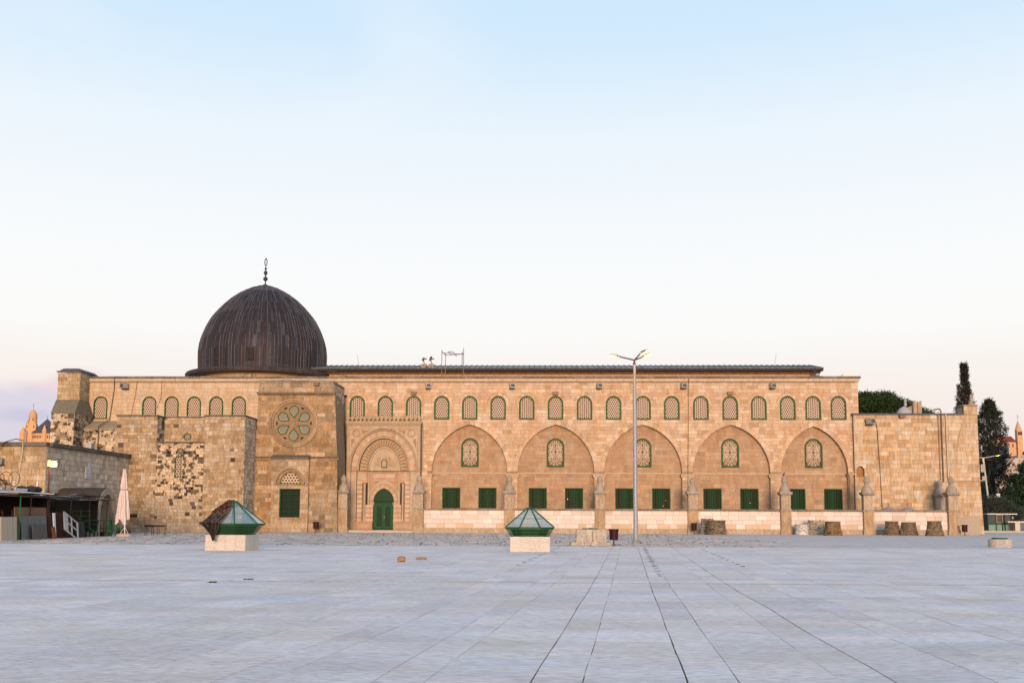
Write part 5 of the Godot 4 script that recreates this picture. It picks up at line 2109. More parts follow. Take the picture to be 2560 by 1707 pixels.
func lamp_head(root: Node3D, at: Vector3, dir: Vector3, lit: float) -> void:
	var head := Node3D.new()
	head.name = "lamp_head"
	root.add_child(head, true)
	var x := dir.normalized()
	var up := (Vector3.UP - x * x.y).normalized()
	var bs := Basis(x, up, x.cross(up))
	var t := Transform3D(bs, at)
	var b := MB.new()
	b.col = Color(0.20, 0.19, 0.20)
	b.ball(t * Vector3(0.30, 0.015, 0), Vector3(0.02, 0.02, 0.02), 4)
	var ring := []
	for i in 13:
		var f := i / 12.0
		ring.append([f * 0.70, 0.04 + 0.11 * sin(PI * minf(f * 1.15 + 0.08, 1.0)), 0.02 + 0.055 * sin(PI * minf(f + 0.12, 1.0))])
	for i in 12:
		for s in 8:
			var q := []
			for e in [[i, s], [i + 1, s], [i + 1, s + 1], [i, s + 1]]:
				var r: Array = ring[e[0]]
				var a: float = PI * e[1] / 8.0
				q.append(t * Vector3(r[0], r[2] * sin(a) + 0.01, r[1] * cos(a)))
			b.quad(q[0], q[1], q[2], q[3])
	part(b, "housing", M.metal, head)
	b = MB.new()
	b.col = Color(1, 1, 1)
	for i in range(3, 12):
		var r0: Array = ring[i]
		var r1: Array = ring[i + 1]
		for s in 6:
			var q := []
			for e in [[r0, s], [r0, s + 1], [r1, s + 1], [r1, s]]:
				var r: Array = e[0]
				var a := PI * int(e[1]) / 6.0
				q.append(t * Vector3(r[0], -r[2] * 0.75 * sin(a) + 0.008, r[1] * 0.92 * cos(a)))
			b.quad(q[0], q[1], q[2], q[3])
	part(b, "diffuser", M.sodium, head)
	omni(root, t * Vector3(0.45, -0.10, 0), Color(1.0, 0.62, 0.2), lit, 0.1)

func make_lamps() -> void:
	var root := thing("street_lamp", "tall pale three-armed street lamp standing alone before the arcade", "street lamp", Vector3(4.81, 0, 37.95))
	var b := MB.new()
	b.col = Color(0.34, 0.36, 0.385)
	b.tube(Vector3(0, 0, 0), Vector3(0, 3.2, 0), 0.125, 0.115, 14)
	b.tube(Vector3(0, 3.2, 0), Vector3(0, 8.2, 0), 0.115, 0.10, 14)
	b.tube(Vector3(0, 8.2, 0), Vector3(0, 9.66, 0), 0.075, 0.07, 12)
	part(b, "pole", M.metal, root)
	b = MB.new()
	b.col = Color(0.30, 0.29, 0.28)
	b.lathe([Vector2(0.24, 0.0), Vector2(0.2, 0.1), Vector2(0.13, 0.2)], 12)
	part(b, "foot", M.metal, root)
	b = MB.new()
	b.col = Color(0.11, 0.09, 0.09)
	b.tube(Vector3(0, 9.62, 0), Vector3(0, 9.72, 0), 0.09, 0.09, 10)
	part(b, "collar", M.metal, root)
	for a in [[Vector3(-0.80, 10.05, 0), Vector3(-0.62, 0.105, 0)], [Vector3(0.32, 10.22, -0.12), Vector3(0.42, 0.30, -0.40)], [Vector3(0.42, 10.01, 0.1), Vector3(0.42, 0.13, 0.3)]]:
		b = MB.new()
		b.col = Color(0.10, 0.085, 0.085)
		b.tube(Vector3(0, 9.7, 0), Vector3(0, 9.88, 0), 0.05, 0.045, 8)
		b.tube(Vector3(0, 9.86, 0), a[0], 0.042, 0.038, 8)
		part(b, "arm", M.metal, root)
		lamp_head(root, a[0], a[1], 2.0)
	# lamp over the shed
	root = thing("shed_lamp", "thin dark lamp post with a glowing flood lamp above the market shed", "street lamp", Vector3(-29.6, 0, 32.9))
	b = MB.new()
	b.col = Color(0.10, 0.045, 0.035)
	b.tube(Vector3(0, 0, 0), Vector3(0, 4.4, 0), 0.05, 0.045, 8)
	part(b, "pole", M.metal, root)
	b = MB.new()
	b.col = Color(0.45, 0.44, 0.42)
	b.span(Vector3(-0.08, 4.25, -0.08), Vector3(0.1, 4.62, 0.1))
	part(b, "gear_box", M.metal, root)
	b = MB.new()
	b.col = Color(0.3, 0.28, 0.26)
	b.span(Vector3(0.1, 4.22, -0.2), Vector3(0.5, 4.56, 0.12))
	part(b, "lamp_housing", M.metal, root)
	b = MB.new()
	b.span(Vector3(0.16, 4.27, 0.121), Vector3(0.45, 4.51, 0.14))
	part(b, "lamp_glass", M.warm_bulb, root)
	omni(root, Vector3(0.3, 4.38, 0.26), Color(1.0, 0.66, 0.28), 3.0, 0.15)
	# lamp by the cypress
	root = thing("street_lamp", "two-armed street lamp in front of the dark cypress beyond the annex", "street lamp", Vector3(51.6, 0, -30))
	b = MB.new()
	b.col = Color(0.45, 0.46, 0.48)
	b.tube(Vector3(0.55, 0, 0), Vector3(-0.1, 8.5, 0), 0.14, 0.10, 10)
	part(b, "pole", M.metal, root)
	for a in [[Vector3(-0.5, 8.55, 0), Vector3(-0.6, 0.06, 0)], [Vector3(1.2, 8.75, 0), Vector3(0.6, 0.08, 0)]]:
		b = MB.new()
		b.col = Color(0.45, 0.46, 0.48)
		b.tube(Vector3(-0.1, 8.5, 0), a[0], 0.06, 0.05, 8)
		part(b, "arm", M.metal, root)
		lamp_head(root, a[0], a[1], 1.5)
	b = MB.new()
	b.col = Color(0.5, 0.5, 0.5)
	b.span(Vector3(0.2, 3.9, -0.1), Vector3(1.3, 3.98, 0.0))
	b.span(Vector3(1.2, 3.9, -0.15), Vector3(1.6, 4.35, 0.15))
	part(b, "flood_lamp", M.metal, root)
	# small lamps seen through the grilles
	for p in [[1.98, 3.02, 0.045, "lit bulb behind the grille of the second arch"], [10.85, 2.95, 0.028, "upper of two lit bulbs behind a third-arch grille"], [10.62, 2.42, 0.028, "lower of two lit bulbs behind a third-arch grille"], [18.42, 2.72, 0.022, "tiny lit bulb behind a grille of the fourth arch"]]:
		b = MB.new()
		b.ball(Vector3.ZERO, Vector3.ONE * float(p[2]), 8)
		lone(b, "lamp_bulb", M.warm_bulb, Vector3(p[0], p[1], -0.66), p[3], "bulb", "bulbs behind the grilles")

# ---------------------------------------------------------------- plaza furniture
func make_bin(label: String, at: Vector3, h: float, turn := 0.0) -> void:
	var root := thing("litter_bin", label, "bin", at, turn, "dark litter bins on posts")
	var b := MB.new()
	b.col = Color(0.05, 0.016, 0.02)
	b.lathe([Vector2(0.20, h * 0.33), Vector2(0.215, h * 0.35), Vector2(0.225, h * 0.92), Vector2(0.24, h * 0.94), Vector2(0.24, h)], 16, Transform3D.IDENTITY)
	b.lathe([Vector2(0.24, h), Vector2(0.215, h), Vector2(0.205, h * 0.4), Vector2(0.0, h * 0.38)], 16)
	b.lathe([Vector2(0.0, h * 0.33), Vector2(0.20, h * 0.33)], 16)
	part(b, "bucket", M.metal, root)
	b = MB.new()
	b.col = Color(0.025, 0.02, 0.025)
	for i in 14:
		var a := TAU * i / 14
		b.ball(Vector3(cos(a) * 0.232, h * 0.985, sin(a) * 0.232), Vector3(0.05, 0.03 + 0.012 * (i % 3), 0.05), 6)
	part(b, "bin_liner", M.cloth, root)
	b = MB.new()
	b.col = Color(0.02, 0.018, 0.02)
	b.tube(Vector3(0, -0.02, 0), Vector3(0, h * 0.34, 0), 0.03, 0.03, 8)
	b.box(Vector3(0, 0.01, 0), Vector3(0.2, 0.02, 0.2))
	part(b, "post", M.metal, root)

func make_wellheads() -> void:
	rng.seed = 40
	var root := thing("square_wellhead", "square stone wellhead with stepped footing and a flat green lid", "wellhead", Vector3(2.22, 0, 42.3))
	var b := MB.new()
	for i in 6:
		b.col = vary(Color(0.52, 0.45, 0.37), 0.12)
		b.span(Vector3(-0.98 + i * 0.33, -0.04, -0.6), Vector3(-0.98 + (i + 1) * 0.33 - 0.008, 0.16, 0.62))
	part(b, "footing", M.old_stone, root)
	for i in 2:
		for j in 3:
			b = MB.new()
			b.col = vary(Color(0.54, 0.475, 0.40), 0.10)
			b.span(Vector3(-0.72 + j * 0.49, 0.16 + i * 0.31, -0.5), Vector3(-0.72 + (j + 1) * 0.49 - 0.008, 0.16 + (i + 1) * 0.31 - 0.006, 0.5))
			part(b, "stone", M.old_stone, root)
	b = MB.new()
	b.col = Color(0.34, 0.28, 0.21)
	b.frustum(Vector3(0.07, 0.16, 0.5), 0.10, 0.07, 0.04, 0.04, 0.55)
	part(b, "carved_rib", M.old_stone, root)
	b = MB.new()
	b.col = Color(0.015, 0.10, 0.055)
	b.span(Vector3(-0.40, 0.775, -0.36), Vector3(0.34, 0.83, 0.36))
	b.tube(Vector3(-0.1, 0.83, 0), Vector3(0.1, 0.83, 0), 0.02, 0.02, 6)
	part(b, "lid", M.paint, root)
	root = thing("round_wellhead", "low round stone wellhead with a green lid, out on the open plaza", "wellhead", Vector3(22.1, 0, 42.3))
	b = MB.new()
	b.col = Color(0.54, 0.48, 0.41)
	b.lathe([Vector2(0.54, -0.03), Vector2(0.54, 0.36), Vector2(0.50, 0.39), Vector2(0.3, 0.39), Vector2(0.0, 0.38)], 18)
	part(b, "ring", M.old_stone, root)
	b = MB.new()
	b.col = Color(0.015, 0.10, 0.055)
	b.span(Vector3(-0.28, 0.39, -0.28), Vector3(0.26, 0.46, 0.28))
	part(b, "lid", M.paint, root)

# weathered capital: profile with knobbly carving
func make_fragment(label: String, at: Vector3, r0: float, r1: float, h: float, c: Color, seed_: int, square: float, turn: float) -> void:
	var nz := FastNoiseLite.new()
	nz.seed = seed_
	nz.frequency = 1.9
	nz.fractal_octaves = 3
	var root := thing("carved_fragment", label, "stone fragment", at, turn, "carved stone fragments along the low wall")
	var k := 36
	for half in 2:
		var b := MB.new()
		var ya := h * (0.0 if half == 0 else 0.42)
		var yb := h * (0.40 if half == 0 else 1.0)
		var rows := 9
		var pt := func(i: int, j: int) -> Vector3:
			var y := lerpf(ya, yb, float(i) / rows)
			var f := y / h
			var a := TAU * j / k
			var r := lerpf(r0, r1, pow(f, 0.85))
			if half == 1:
				r *= 0.97
			var sq := 1.0 / maxf(absf(cos(a)), absf(sin(a)))
			r *= lerpf(1.0, minf(sq, 1.28), square)
			var d := nz.get_noise_3d(cos(a) * 1.6, y * 2.2, sin(a) * 1.6)
			r += 0.05 * d + 0.022 * sin(a * 8.0 + float(half) * 1.5) * sin(f * PI * 2.0)
			if half == 1 and f > 0.88:
				r += 0.03
			return Vector3(cos(a) * r, y + 0.015 * d, -sin(a) * r)
		for i in rows:
			for j in k:
				var d := nz.get_noise_3d(float(j) * 0.6, float(i) * 0.7, half * 3.0)
				var kk := clampf(1.0 + 1.2 * d, 0.4, 1.6)
				b.col = Color(c.r * kk, c.g * kk, c.b * kk)
				b.quad(pt.call(i, j), pt.call(i, j + 1), pt.call(i + 1, j + 1), pt.call(i + 1, j))
		b.col = c
		for j in k:
			b.tri(pt.call(rows, j), pt.call(rows, j + 1), Vector3(0, yb, 0))
		part(b, "foot_band" if half == 0 else "carved_drum", M.old_stone, root)

func make_fragments() -> void:
	var brown := Color(0.19, 0.138, 0.085)
	make_fragment("heavy dark carved capital overlapping a smaller block by the low wall", Vector3(13.93, 0, 8.0), 0.78, 0.70, 1.17, Color(0.19, 0.145, 0.10), 1, 0.4, 0.3)
	make_fragment("pale-sided drum with a dark rim behind the heavy dark capital", Vector3(13.45, 0, 6.5), 0.62, 0.48, 1.3, Color(0.34, 0.28, 0.21), 2, 0.0, 0.9)
	make_fragment("smooth white drum-shaped stone against the low wall", Vector3(21.51, 0, 5.6), 0.60, 0.56, 0.86, Color(0.66, 0.62, 0.57), 3, 0.0, 0.0)
	make_fragment("tall scalloped grey capital between the white drum and a brown one", Vector3(22.6, 0, 5.8), 0.72, 0.62, 1.22, Color(0.46, 0.38, 0.29), 4, 0.2, 0.2)
	make_fragment("squat golden-brown carved capital in front of the scalloped grey one", Vector3(23.1, 0, 9.0), 0.72, 0.55, 1.12, Color(0.215, 0.145, 0.075), 5, 0.5, 0.1)
	make_fragment("brown capital at the arcade end of the three before the annex", Vector3(28.64, 0, 6.5), 0.63, 0.48, 1.15, brown, 6, 0.3, 0.4)
	make_fragment("brown capital in the middle of the three before the annex", Vector3(29.84, 0, 7.0), 0.70, 0.50, 1.08, brown, 7, 0.5, 0.8)
	make_fragment("brown capital at the bin end of the three before the annex", Vector3(31.2, 0, 9.0), 0.73, 0.52, 1.18, Color(0.20, 0.145, 0.09), 8, 0.3, 1.3)

func make_parasol() -> void:
	var root := thing("closed_parasol", "tall closed pale pink parasol on a round stone foot", "parasol", Vector3(-27.5, 0, 26.6))
	var b := MB.new()
	b.col = Color(0.60, 0.49, 0.42)
	b.lathe([Vector2(0.5, 0.0), Vector2(0.52, 0.08), Vector2(0.42, 0.18), Vector2(0.12, 0.22), Vector2(0.0, 0.22)], 18)
	part(b, "foot", M.old_stone, root)
	b = MB.new()
	b.col = Color(0.72, 0.72, 0.74)
	b.tube(Vector3(0.05, 0.2, 0), Vector3(-0.12, 4.38, 0), 0.04, 0.035, 10)
	for s in [-1, 1]:
		b.tube(Vector3(0.05, 0.62, 0), Vector3(0.05 + s * 0.26, 0.2, 0.1), 0.018, 0.018, 6)
	part(b, "pole", M.metal, root)
	b = MB.new()
	var k := 40
	var rows := 22
	var nz := FastNoiseLite.new()
	nz.seed = 3
	nz.frequency = 0.9
	var pt := func(i: int, j: int) -> Vector3:
		var f := float(i) / rows
		var a := TAU * j / k
		var y := lerpf(0.95, 4.38, f)
		var r: float = lerpf(0.36, 0.07, pow(f, 1.25)) * (1.0 + 0.28 * sin(a * 6.0 + f * 2.0)) + 0.05 * nz.get_noise_2d(f * 4.0, a * 1.5)
		r *= 0.82 if absf(f - 0.62) < 0.03 else 1.0
		if i == 0:
			y += 0.22 * sin(a * 3.0 + 1.0)
		return Vector3(lerpf(-0.12, -0.13, f) + r * cos(a), y, -r * sin(a))
	for i in rows:
		for j in k:
			b.col = Color(0.68, 0.575, 0.53)
			b.quad(pt.call(i, j), pt.call(i, j + 1), pt.call(i + 1, j + 1), pt.call(i + 1, j))
	part(b, "folded_canopy", M.cloth, root)
	b = MB.new()
	b.col = Color(0.5, 0.38, 0.33)
	b.lathe([Vector2(0.235, 3.02), Vector2(0.245, 3.06), Vector2(0.235, 3.1)], 16, Transform3D(Basis.IDENTITY, Vector3(-0.12, 0, 0)))
	part(b, "strap", M.cloth, root)

func make_bench() -> void:
	var root := thing("metal_bench", "long dark metal table-bench standing before the stepped chapel", "bench", Vector3(-27.2, 0, 21.9))
	var b := MB.new()
	b.col = Color(0.035, 0.022, 0.022)
	b.span(Vector3(-0.72, 0.66, -0.2), Vector3(0.72, 0.71, 0.2))
	b.span(Vector3(-0.72, 0.58, 0.16), Vector3(0.72, 0.66, 0.19))
	part(b, "top", M.metal, root)
	for x in [-0.68, -0.2, 0.2, 0.68]:
		b = MB.new()
		b.col = Color(0.03, 0.02, 0.02)
		b.tube(Vector3(x, -0.01, 0.16), Vector3(x, 0.6, 0.16), 0.015, 0.015, 6)
		b.tube(Vector3(x, -0.01, -0.16), Vector3(x, 0.6, -0.16), 0.015, 0.015, 6)
		b.tube(Vector3(x, 0.12, 0.16), Vector3(x, 0.12, -0.16), 0.012, 0.012, 6)
		part(b, "leg", M.metal, root)

func make_rocks() -> void:
	rng.seed = 44
	for r in [[Vector3(-4.35, 0, 62.5), Vector3(0.12, 0.085, 0.1), "small broken brown rock lying loose on the pale paving", 0], [Vector3(-3.97, 0, 60.6), Vector3(0.17, 0.035, 0.07), "flat bar-shaped piece of brown stone lying on the paving", 1]]:
		var b := MB.new()
		var n := FastNoiseLite.new()
		n.seed = 50 + int(r[3])
		n.frequency = 1.3
		var k := 12
		var pt := func(i: int, j: int) -> Vector3:
			var e := -PI / 2 + PI * i / 6.0
			var a := TAU * j / k
			var d := Vector3(cos(e) * cos(a), sin(e), -cos(e) * sin(a))
			var q := d / maxf(maxf(absf(d.x), absf(d.y)), absf(d.z)) * 0.75 + d * 0.25
			return q * (1.0 + 0.35 * n.get_noise_3dv(d * 1.2)) * r[1] + Vector3(0, r[1].y * 0.95, 0)
		for i in 6:
			for j in k:
				b.col = vary(Color(0.34, 0.20, 0.11), 0.18)
				b.quad(pt.call(i, j), pt.call(i, j + 1), pt.call(i + 1, j + 1), pt.call(i + 1, j))
		lone(b, "loose_rock", M.cobble, r[0], r[2], "rock")
	# chipped slots along three joints of the plaza
	var rows := [[Vector2(4.49, 46.0), Vector2(2.62, 70.0), 22, "row of small dark chips along a joint running towards the street lamp"], [Vector2(6.83, 47.5), Vector2(5.47, 65.4), 11, "sparse row of dark chips beside the wide brown joint"], [Vector2(0.6, 46.2), Vector2(-0.87, 65.2), 11, "row of small dark chips running towards the bare glass skylight"]]
	for r in rows:
		var b := MB.new()
		var mid: Vector2 = (r[0] + r[1]) * 0.5
		for i in r[2]:
			var p: Vector2 = r[0].lerp(r[1], (i + rng.randf() * 0.6) / float(r[2]))
			b.col = vary(Color(0.05, 0.045, 0.042), 0.3)
			b.box(Vector3(p.x - mid.x, gy(p.y) + 0.001, p.y - mid.y), Vector3(rng.randf_range(0.06, 0.13), 0.012, rng.randf_range(0.10, 0.28)), Basis(Vector3.UP, rng.randf_range(-0.5, 0.5)))
		lone(b, "joint_chips", M.soil, Vector3(mid.x, 0, mid.y), r[3], "chips").set_meta("kind", "stuff")
	# tufts of grass on the plaza
	for p in [[-6.75, 72.9, 0.04, "smaller of two dark grass tufts on the open plaza"], [-6.3, 71.9, 0.05, "larger of two dark grass tufts on the open plaza"], [4.9, 37.6, 0.12, "dark grass tuft growing round the tall street lamp foot"], [3.6, 41.9, 0.07, "dark grass tuft beside the bin next to the square wellhead"]]:
		var b := MB.new()
		for i in 60:
			b.col = vary(Color(0.04, 0.06, 0.02), 0.3)
			var o := Vector3(rng.randf_range(-1, 1) * p[2] * 2.2, 0, rng.randf_range(-1, 1) * p[2])
			var a := rng.randf() * TAU
			var s := Vector3(cos(a), 0, sin(a)) * 0.008
			b.tri(o - s, o + s, o + Vector3(rng.randf_range(-0.05, 0.05), rng.randf_range(0.4, 1.0) * p[2], rng.randf_range(-0.05, 0.05)))
		lone(b, "grass_tuft", M.leaf, Vector3(p[0], gy(p[1]), p[1]), p[3], "grass", "grass tufts on the plaza")

func make_bird() -> void:
	var root := thing("crow", "small dark crow perched on the tip of a stone pillar", "bird", Vector3(20.42, 4.98, 4.0))
	var b := MB.new()
	b.col = Color(0.03, 0.03, 0.035)
	var t := Transform3D(Basis(Vector3(0, 0, 1), 0.7), Vector3(0, 0.12, 0))
	b.lathe([Vector2(0.0, -0.2), Vector2(0.03, -0.16), Vector2(0.055, -0.05), Vector2(0.062, 0.03), Vector2(0.045, 0.09), Vector2(0.034, 0.12), Vector2(0.04, 0.15), Vector2(0.03, 0.18), Vector2(0.0, 0.2)], 10, Transform3D(Basis(Vector3(0, 0, 1), -0.75), Vector3(0, 0.13, 0)))
	b.tube(Vector3(0.13, 0.26, 0), Vector3(0.19, 0.25, 0), 0.014, 0.0, 6)
	b.tube(Vector3(0.0, 0.1, 0.02), Vector3(0.0, 0.0, 0.02), 0.007, 0.007, 5)
	b.tube(Vector3(0.0, 0.1, -0.02), Vector3(0.0, 0.0, -0.02), 0.007, 0.007, 5)
	part(b, "body", M.dull, root)

# ---------------------------------------------------------------- fittings on the facade and roof
func make_fittings() -> void:
	var flood := func(at: Vector3, label: String, group: String, face: float, s: float) -> void:
		var root := thing("flood_lamp", label, "flood lamp", at, face, group)
		root.scale = Vector3.ONE * s
		var b := MB.new()
		b.col = Color(0.46, 0.42, 0.37)
		b.frustum(Vector3(0, -0.22, 0.10), 0.46, 0.42, 0.5, 0.5, 0.44)
		part(b, "housing", M.metal, root)
		b = MB.new()
		b.span(Vector3(-0.18, -0.14, 0.325), Vector3(0.18, 0.16, 0.342))
		b.col = Color(0.02, 0.02, 0.025)
		for i in b.c.size():
			b.c[i] = b.col
		part(b, "lens", M.dark_glass, root)
		b = MB.new()
		b.col = Color(0.12, 0.09, 0.07)
		b.span(Vector3(-0.2, -0.3, -0.3), Vector3(0.2, -0.22, 0.2))
		part(b, "bracket", M.metal, root)
	for f in [[-10.72, "over the pier between the gateway and the first arch"], [-3.07, "over the pier between the first and second arches"], [4.84, "over the pier between the second and third arches"], [12.45, "beside the cable over the third and fourth arches"], [20.44, "over the pier between the fourth and last arches"]]:
		flood.call(Vector3(f[0], 13.24, 0.3), "grey flood lamp under the cornice " + f[1], "flood lamps under the cornice", 0.25, 1.0)
	flood.call(Vector3(-38.73, 13.22, 0.3), "grey box flood lamp under the cornice of the wing wall", "", -0.5, 1.1)
	flood.call(Vector3(28.9, 10.0, 0.7), "grey box flood lamp near the roof edge of the annex", "", 0.5, 1.2)
	flood.call(Vector3(-38.0, 5.1, 23.1), "grey box flood lamp on the low outbuilding among loose cables", "", -0.5, 1.1)
	for p in [[-12.06, 12.55, 0.22, "small brown lamp box above the third window over the gateway"], [0.89, 12.55, 0.22, "small brown lamp box above the window over the second arch"], [16.67, 12.55, 0.22, "small brown lamp box above the window over the fourth arch"], [31.82, 10.42, 0.6, "small brown lamp box below the annex coping"], [-19.9, 12.75, 5.15, "small brown lamp box on the chapel above the wheel window"]]:
		var b := MB.new()
		b.col = Color(0.17, 0.12, 0.085)
		b.span(Vector3(-0.24, -0.11, -0.2), Vector3(0.24, 0.11, 0.12))
		b.span(Vector3(-0.27, 0.11, -0.22), Vector3(0.27, 0.14, 0.16))
		lone(b, "lamp_box", M.metal, Vector3(p[0], p[1], p[2]), p[3], "lamp")
	# cables
	var cable := func(pts: Array, r: float, c: Color, label: String) -> void:
		var b := MB.new()
		b.col = c
		var o: Vector3 = pts[0]
		var q := []
		for p in pts:
			q.append(p - o)
		b.path(q, r, 5)
		lone(b, "cable", M.dull, o, label, "cable")
	var dark := Color(0.09, 0.07, 0.055)
	cable.call([Vector3(12.95, 13.9, 0.3), Vector3(12.92, 13.0, 0.06), Vector3(12.86, 9.0, 0.06), Vector3(12.78, 5.5, 0.06), Vector3(12.78, 2.2, 0.16)], 0.028, Color(0.14, 0.10, 0.07), "dark cable running down the pier between the third and fourth arches")
	cable.call([Vector3(-39.75, 14.05, 0.3), Vector3(-39.8, 13.0, 0.06), Vector3(-40.1, 10.2, 0.08), Vector3(-40.2, 9.3, 2.15), Vector3(-40.2, 6.0, 2.1)], 0.04, dark, "thick dark cable hanging beside the first window of the wing")
	cable.call([Vector3(-37.6, 14.0, 0.2), Vector3(-37.8, 12.5, 0.05), Vector3(-38.2, 10.0, 0.05)], 0.016, dark, "thin cable between the first two windows of the wing")
	cable.call([Vector3(-35.35, 14.0, 0.2), Vector3(-35.4, 12.2, 0.05), Vector3(-35.75, 11.2, 0.05)], 0.016, dark, "thin cable beside the second window of the wing")
	cable.call([Vector3(29.35, 10.1, 0.8), Vector3(29.6, 9.6, 0.45), Vector3(29.75, 6.0, 0.42), Vector3(29.85, 2.0, 0.42)], 0.028, dark, "dark cable dropping from the annex flood lamp")
	cable.call([Vector3(37.3, 10.5, 0.42), Vector3(36.6, 7.5, 0.42), Vector3(35.9, 5.6, 0.42), Vector3(35.6, 3.0, 0.42)], 0.018, Color(0.45, 0.42, 0.40), "pale slack cable crossing the end of the annex wall")
	cable.call([Vector3(-11.15, 9.7, 0.08), Vector3(-11.17, 7.0, 0.08), Vector3(-11.2, 5.6, 0.08)], 0.05, Color(0.30, 0.25, 0.2), "rain pipe at the corner of the gateway")
	cable.call([Vector3(-30.2, 17.9, -16.9), Vector3(-27.0, 17.85, -20.5), Vector3(-24.0, 17.75, -22.5), Vector3(-21.0, 16.6, -23.4), Vector3(-17.0, 14.8, -23.4)], 0.03, dark, "loose cable drooping below the dome eave")
	cable.call([Vector3(-36.3, 6.5, 23.0), Vector3(-36.8, 6.62, 23.1), Vector3(-37.6, 6.4, 23.1), Vector3(-38.6, 5.4, 23.0), Vector3(-38.0, 4.0, 22.95), Vector3(-37.2, 3.2, 22.95)], 0.035, dark, "looping black cable over the coping of the low outbuilding")
	cable.call([Vector3(-36.35, 6.4, 23.0), Vector3(-36.5, 5.2, 22.8), Vector3(-36.7, 3.6, 22.8)], 0.02, Color(0.55, 0.53, 0.5), "white cord hanging on the low outbuilding front")
	# coil of hose above the shed
	for k in 3:
		var b := MB.new()
		b.col = dark
		var pts := []
		for i in 21:
			var a := TAU * i / 20
			pts.append(Vector3(cos(a) * (0.42 - k * 0.05), 0.42 + sin(a) * 0.42, 0.1 * k))
		b.path(pts, 0.02, 5)
		lone(b, "hose_coil", M.dull, Vector3(-31.6 + k * 0.55, 3.0, 35.0), "loop of black hose standing on the shed roof", "hose", "hose loops on the shed roof")
	# sign and junction box on the outbuilding's side
	var sg := MB.new()
	sg.col = Color(0.55, 0.57, 0.60)
	sg.span(Vector3(0, 0, -0.46), Vector3(0.03, 0.9, 0.46))
	var sroot := thing("wall_sign", "small white sign with blue lines on the outbuilding's side wall", "sign", Vector3(-34.76, 4.12, 16.1))
	part(sg, "board", M.paint, sroot)
	for r in [[0.78, 0.3], [0.62, 0.62], [0.36, 0.7], [0.14, 0.66]]:
		var l := MB.new()
		l.col = Color(0.20, 0.22, 0.30)
		for i in 6:
			l.span(Vector3(0.03, r[0] - 0.035, -r[1] / 2 + i * r[1] / 6), Vector3(0.034, r[0] + 0.035 - 0.03 * (i % 2), -r[1] / 2 + i * r[1] / 6 + r[1] / 9))
		part(l, "lettering", M.paint, sroot)
	var jb := MB.new()
	jb.col = Color(0.38, 0.39, 0.40)
	jb.span(Vector3(-0.3, 0, -0.3), Vector3(0.2, 0.42, 0.3))
	lone(jb, "junction_box", M.metal, Vector3(-34.7, 6.42, 16.0), "grey metal junction box on the outbuilding coping", "box")
	var vb := MB.new()
	vb.col = Color(0.30, 0.27, 0.23)
	vb.span(Vector3(0, 0.2, 0), Vector3(0.4, 0.9, 0.3))
	vb.span(Vector3(0.1, -0.55, 0), Vector3(0.5, -0.15, 0.3))
	lone(vb, "meter_box", M.metal, Vector3(38.66, 5.3, 0.0), "pale meter box fixed at the far corner of the annex", "box")
	# pipe frame on the roof edge
	var root := thing("pipe_frame", "rusty pipe scaffold frame standing on the roof edge", "scaffold", Vector3(-8.6, 13.85, -0.6))
	var posts := [Vector3(-0.95, 0, 0.35), Vector3(-0.7, 0, -0.5), Vector3(0.85, 0, -0.5), Vector3(1.05, 0, 0.35)]
	var tops := [2.75, 2.62, 2.75, 2.95]
	for i in 4:
		var b := MB.new()
		b.col = [Color(0.26, 0.16, 0.12), Color(0.30, 0.19, 0.14), Color(0.10, 0.06, 0.05), Color(0.28, 0.16, 0.11)][i]
		b.tube(posts[i], posts[i] + Vector3(0, tops[i], 0), 0.033, 0.033, 6)
		part(b, "post", M.metal, root)
	for r in [[Vector3(-0.95, 2.5, 0.35), Vector3(1.05, 2.36, 0.35)], [Vector3(-0.72, 2.42, -0.5), Vector3(0.9, 2.5, -0.5)], [Vector3(-0.98, 2.65, 0.4), Vector3(-0.66, 2.4, -0.55)], [Vector3(0.83, 2.6, -0.55), Vector3(1.08, 2.38, 0.4)], [Vector3(-0.45, 2.75, -0.55), Vector3(-0.05, 2.33, 0.4)], [Vector3(-0.05, 2.75, -0.55), Vector3(0.42, 2.15, 0.5)], [Vector3(-0.5, 2.74, -0.5), Vector3(0.0, 2.74, -0.5)]]:
		var b := MB.new()
		b.col = Color(0.17, 0.10, 0.08)
		b.tube(r[0], r[1], 0.028, 0.028, 6)
		part(b, "rail", M.metal, root)
	# pair of loudspeakers on the nave roof
	for p in [[-14.0, 0.0, 0.85], [-13.15, 0.15, 1.0]]:
		root = thing("roof_siren", "small dark horn speaker on a stone footing on the nave roof", "speaker", Vector3(p[0], 18.6, -23.9), 0.0, "horn speakers on the nave roof")
		var b := MB.new()
		b.col = Color(0.40, 0.30, 0.23)
		b.span(Vector3(-0.3, -0.2, -0.25), Vector3(0.32, 0.2, 0.25))
		part(b, "footing", M.old_stone, root)
		b = MB.new()
		b.col = Color(0.12, 0.10, 0.09)
		b.tube(Vector3(0.1, 0.2, 0), Vector3(-0.12, 0.65, 0), 0.05, 0.05, 6)
		part(b, "stand", M.metal, root)
		b = MB.new()
		b.col = Color(0.11, 0.095, 0.085)
		b.tube(Vector3(-0.15, 0.6, 0.0), Vector3(0.0, 1.0 * float(p[2]) + 0.1, 0.0), 0.16, 0.12, 8)
		b.tube(Vector3(0.0, 0.85, 0), Vector3(0.30, 0.78, 0.05), 0.05, 0.08, 8)
		part(b, "horn", M.metal, root)
	# dish-like hood at the roof corner, and two metal hoods behind the low wall
	var dh := MB.new()
	dh.col = Color(0.52, 0.53, 0.55)
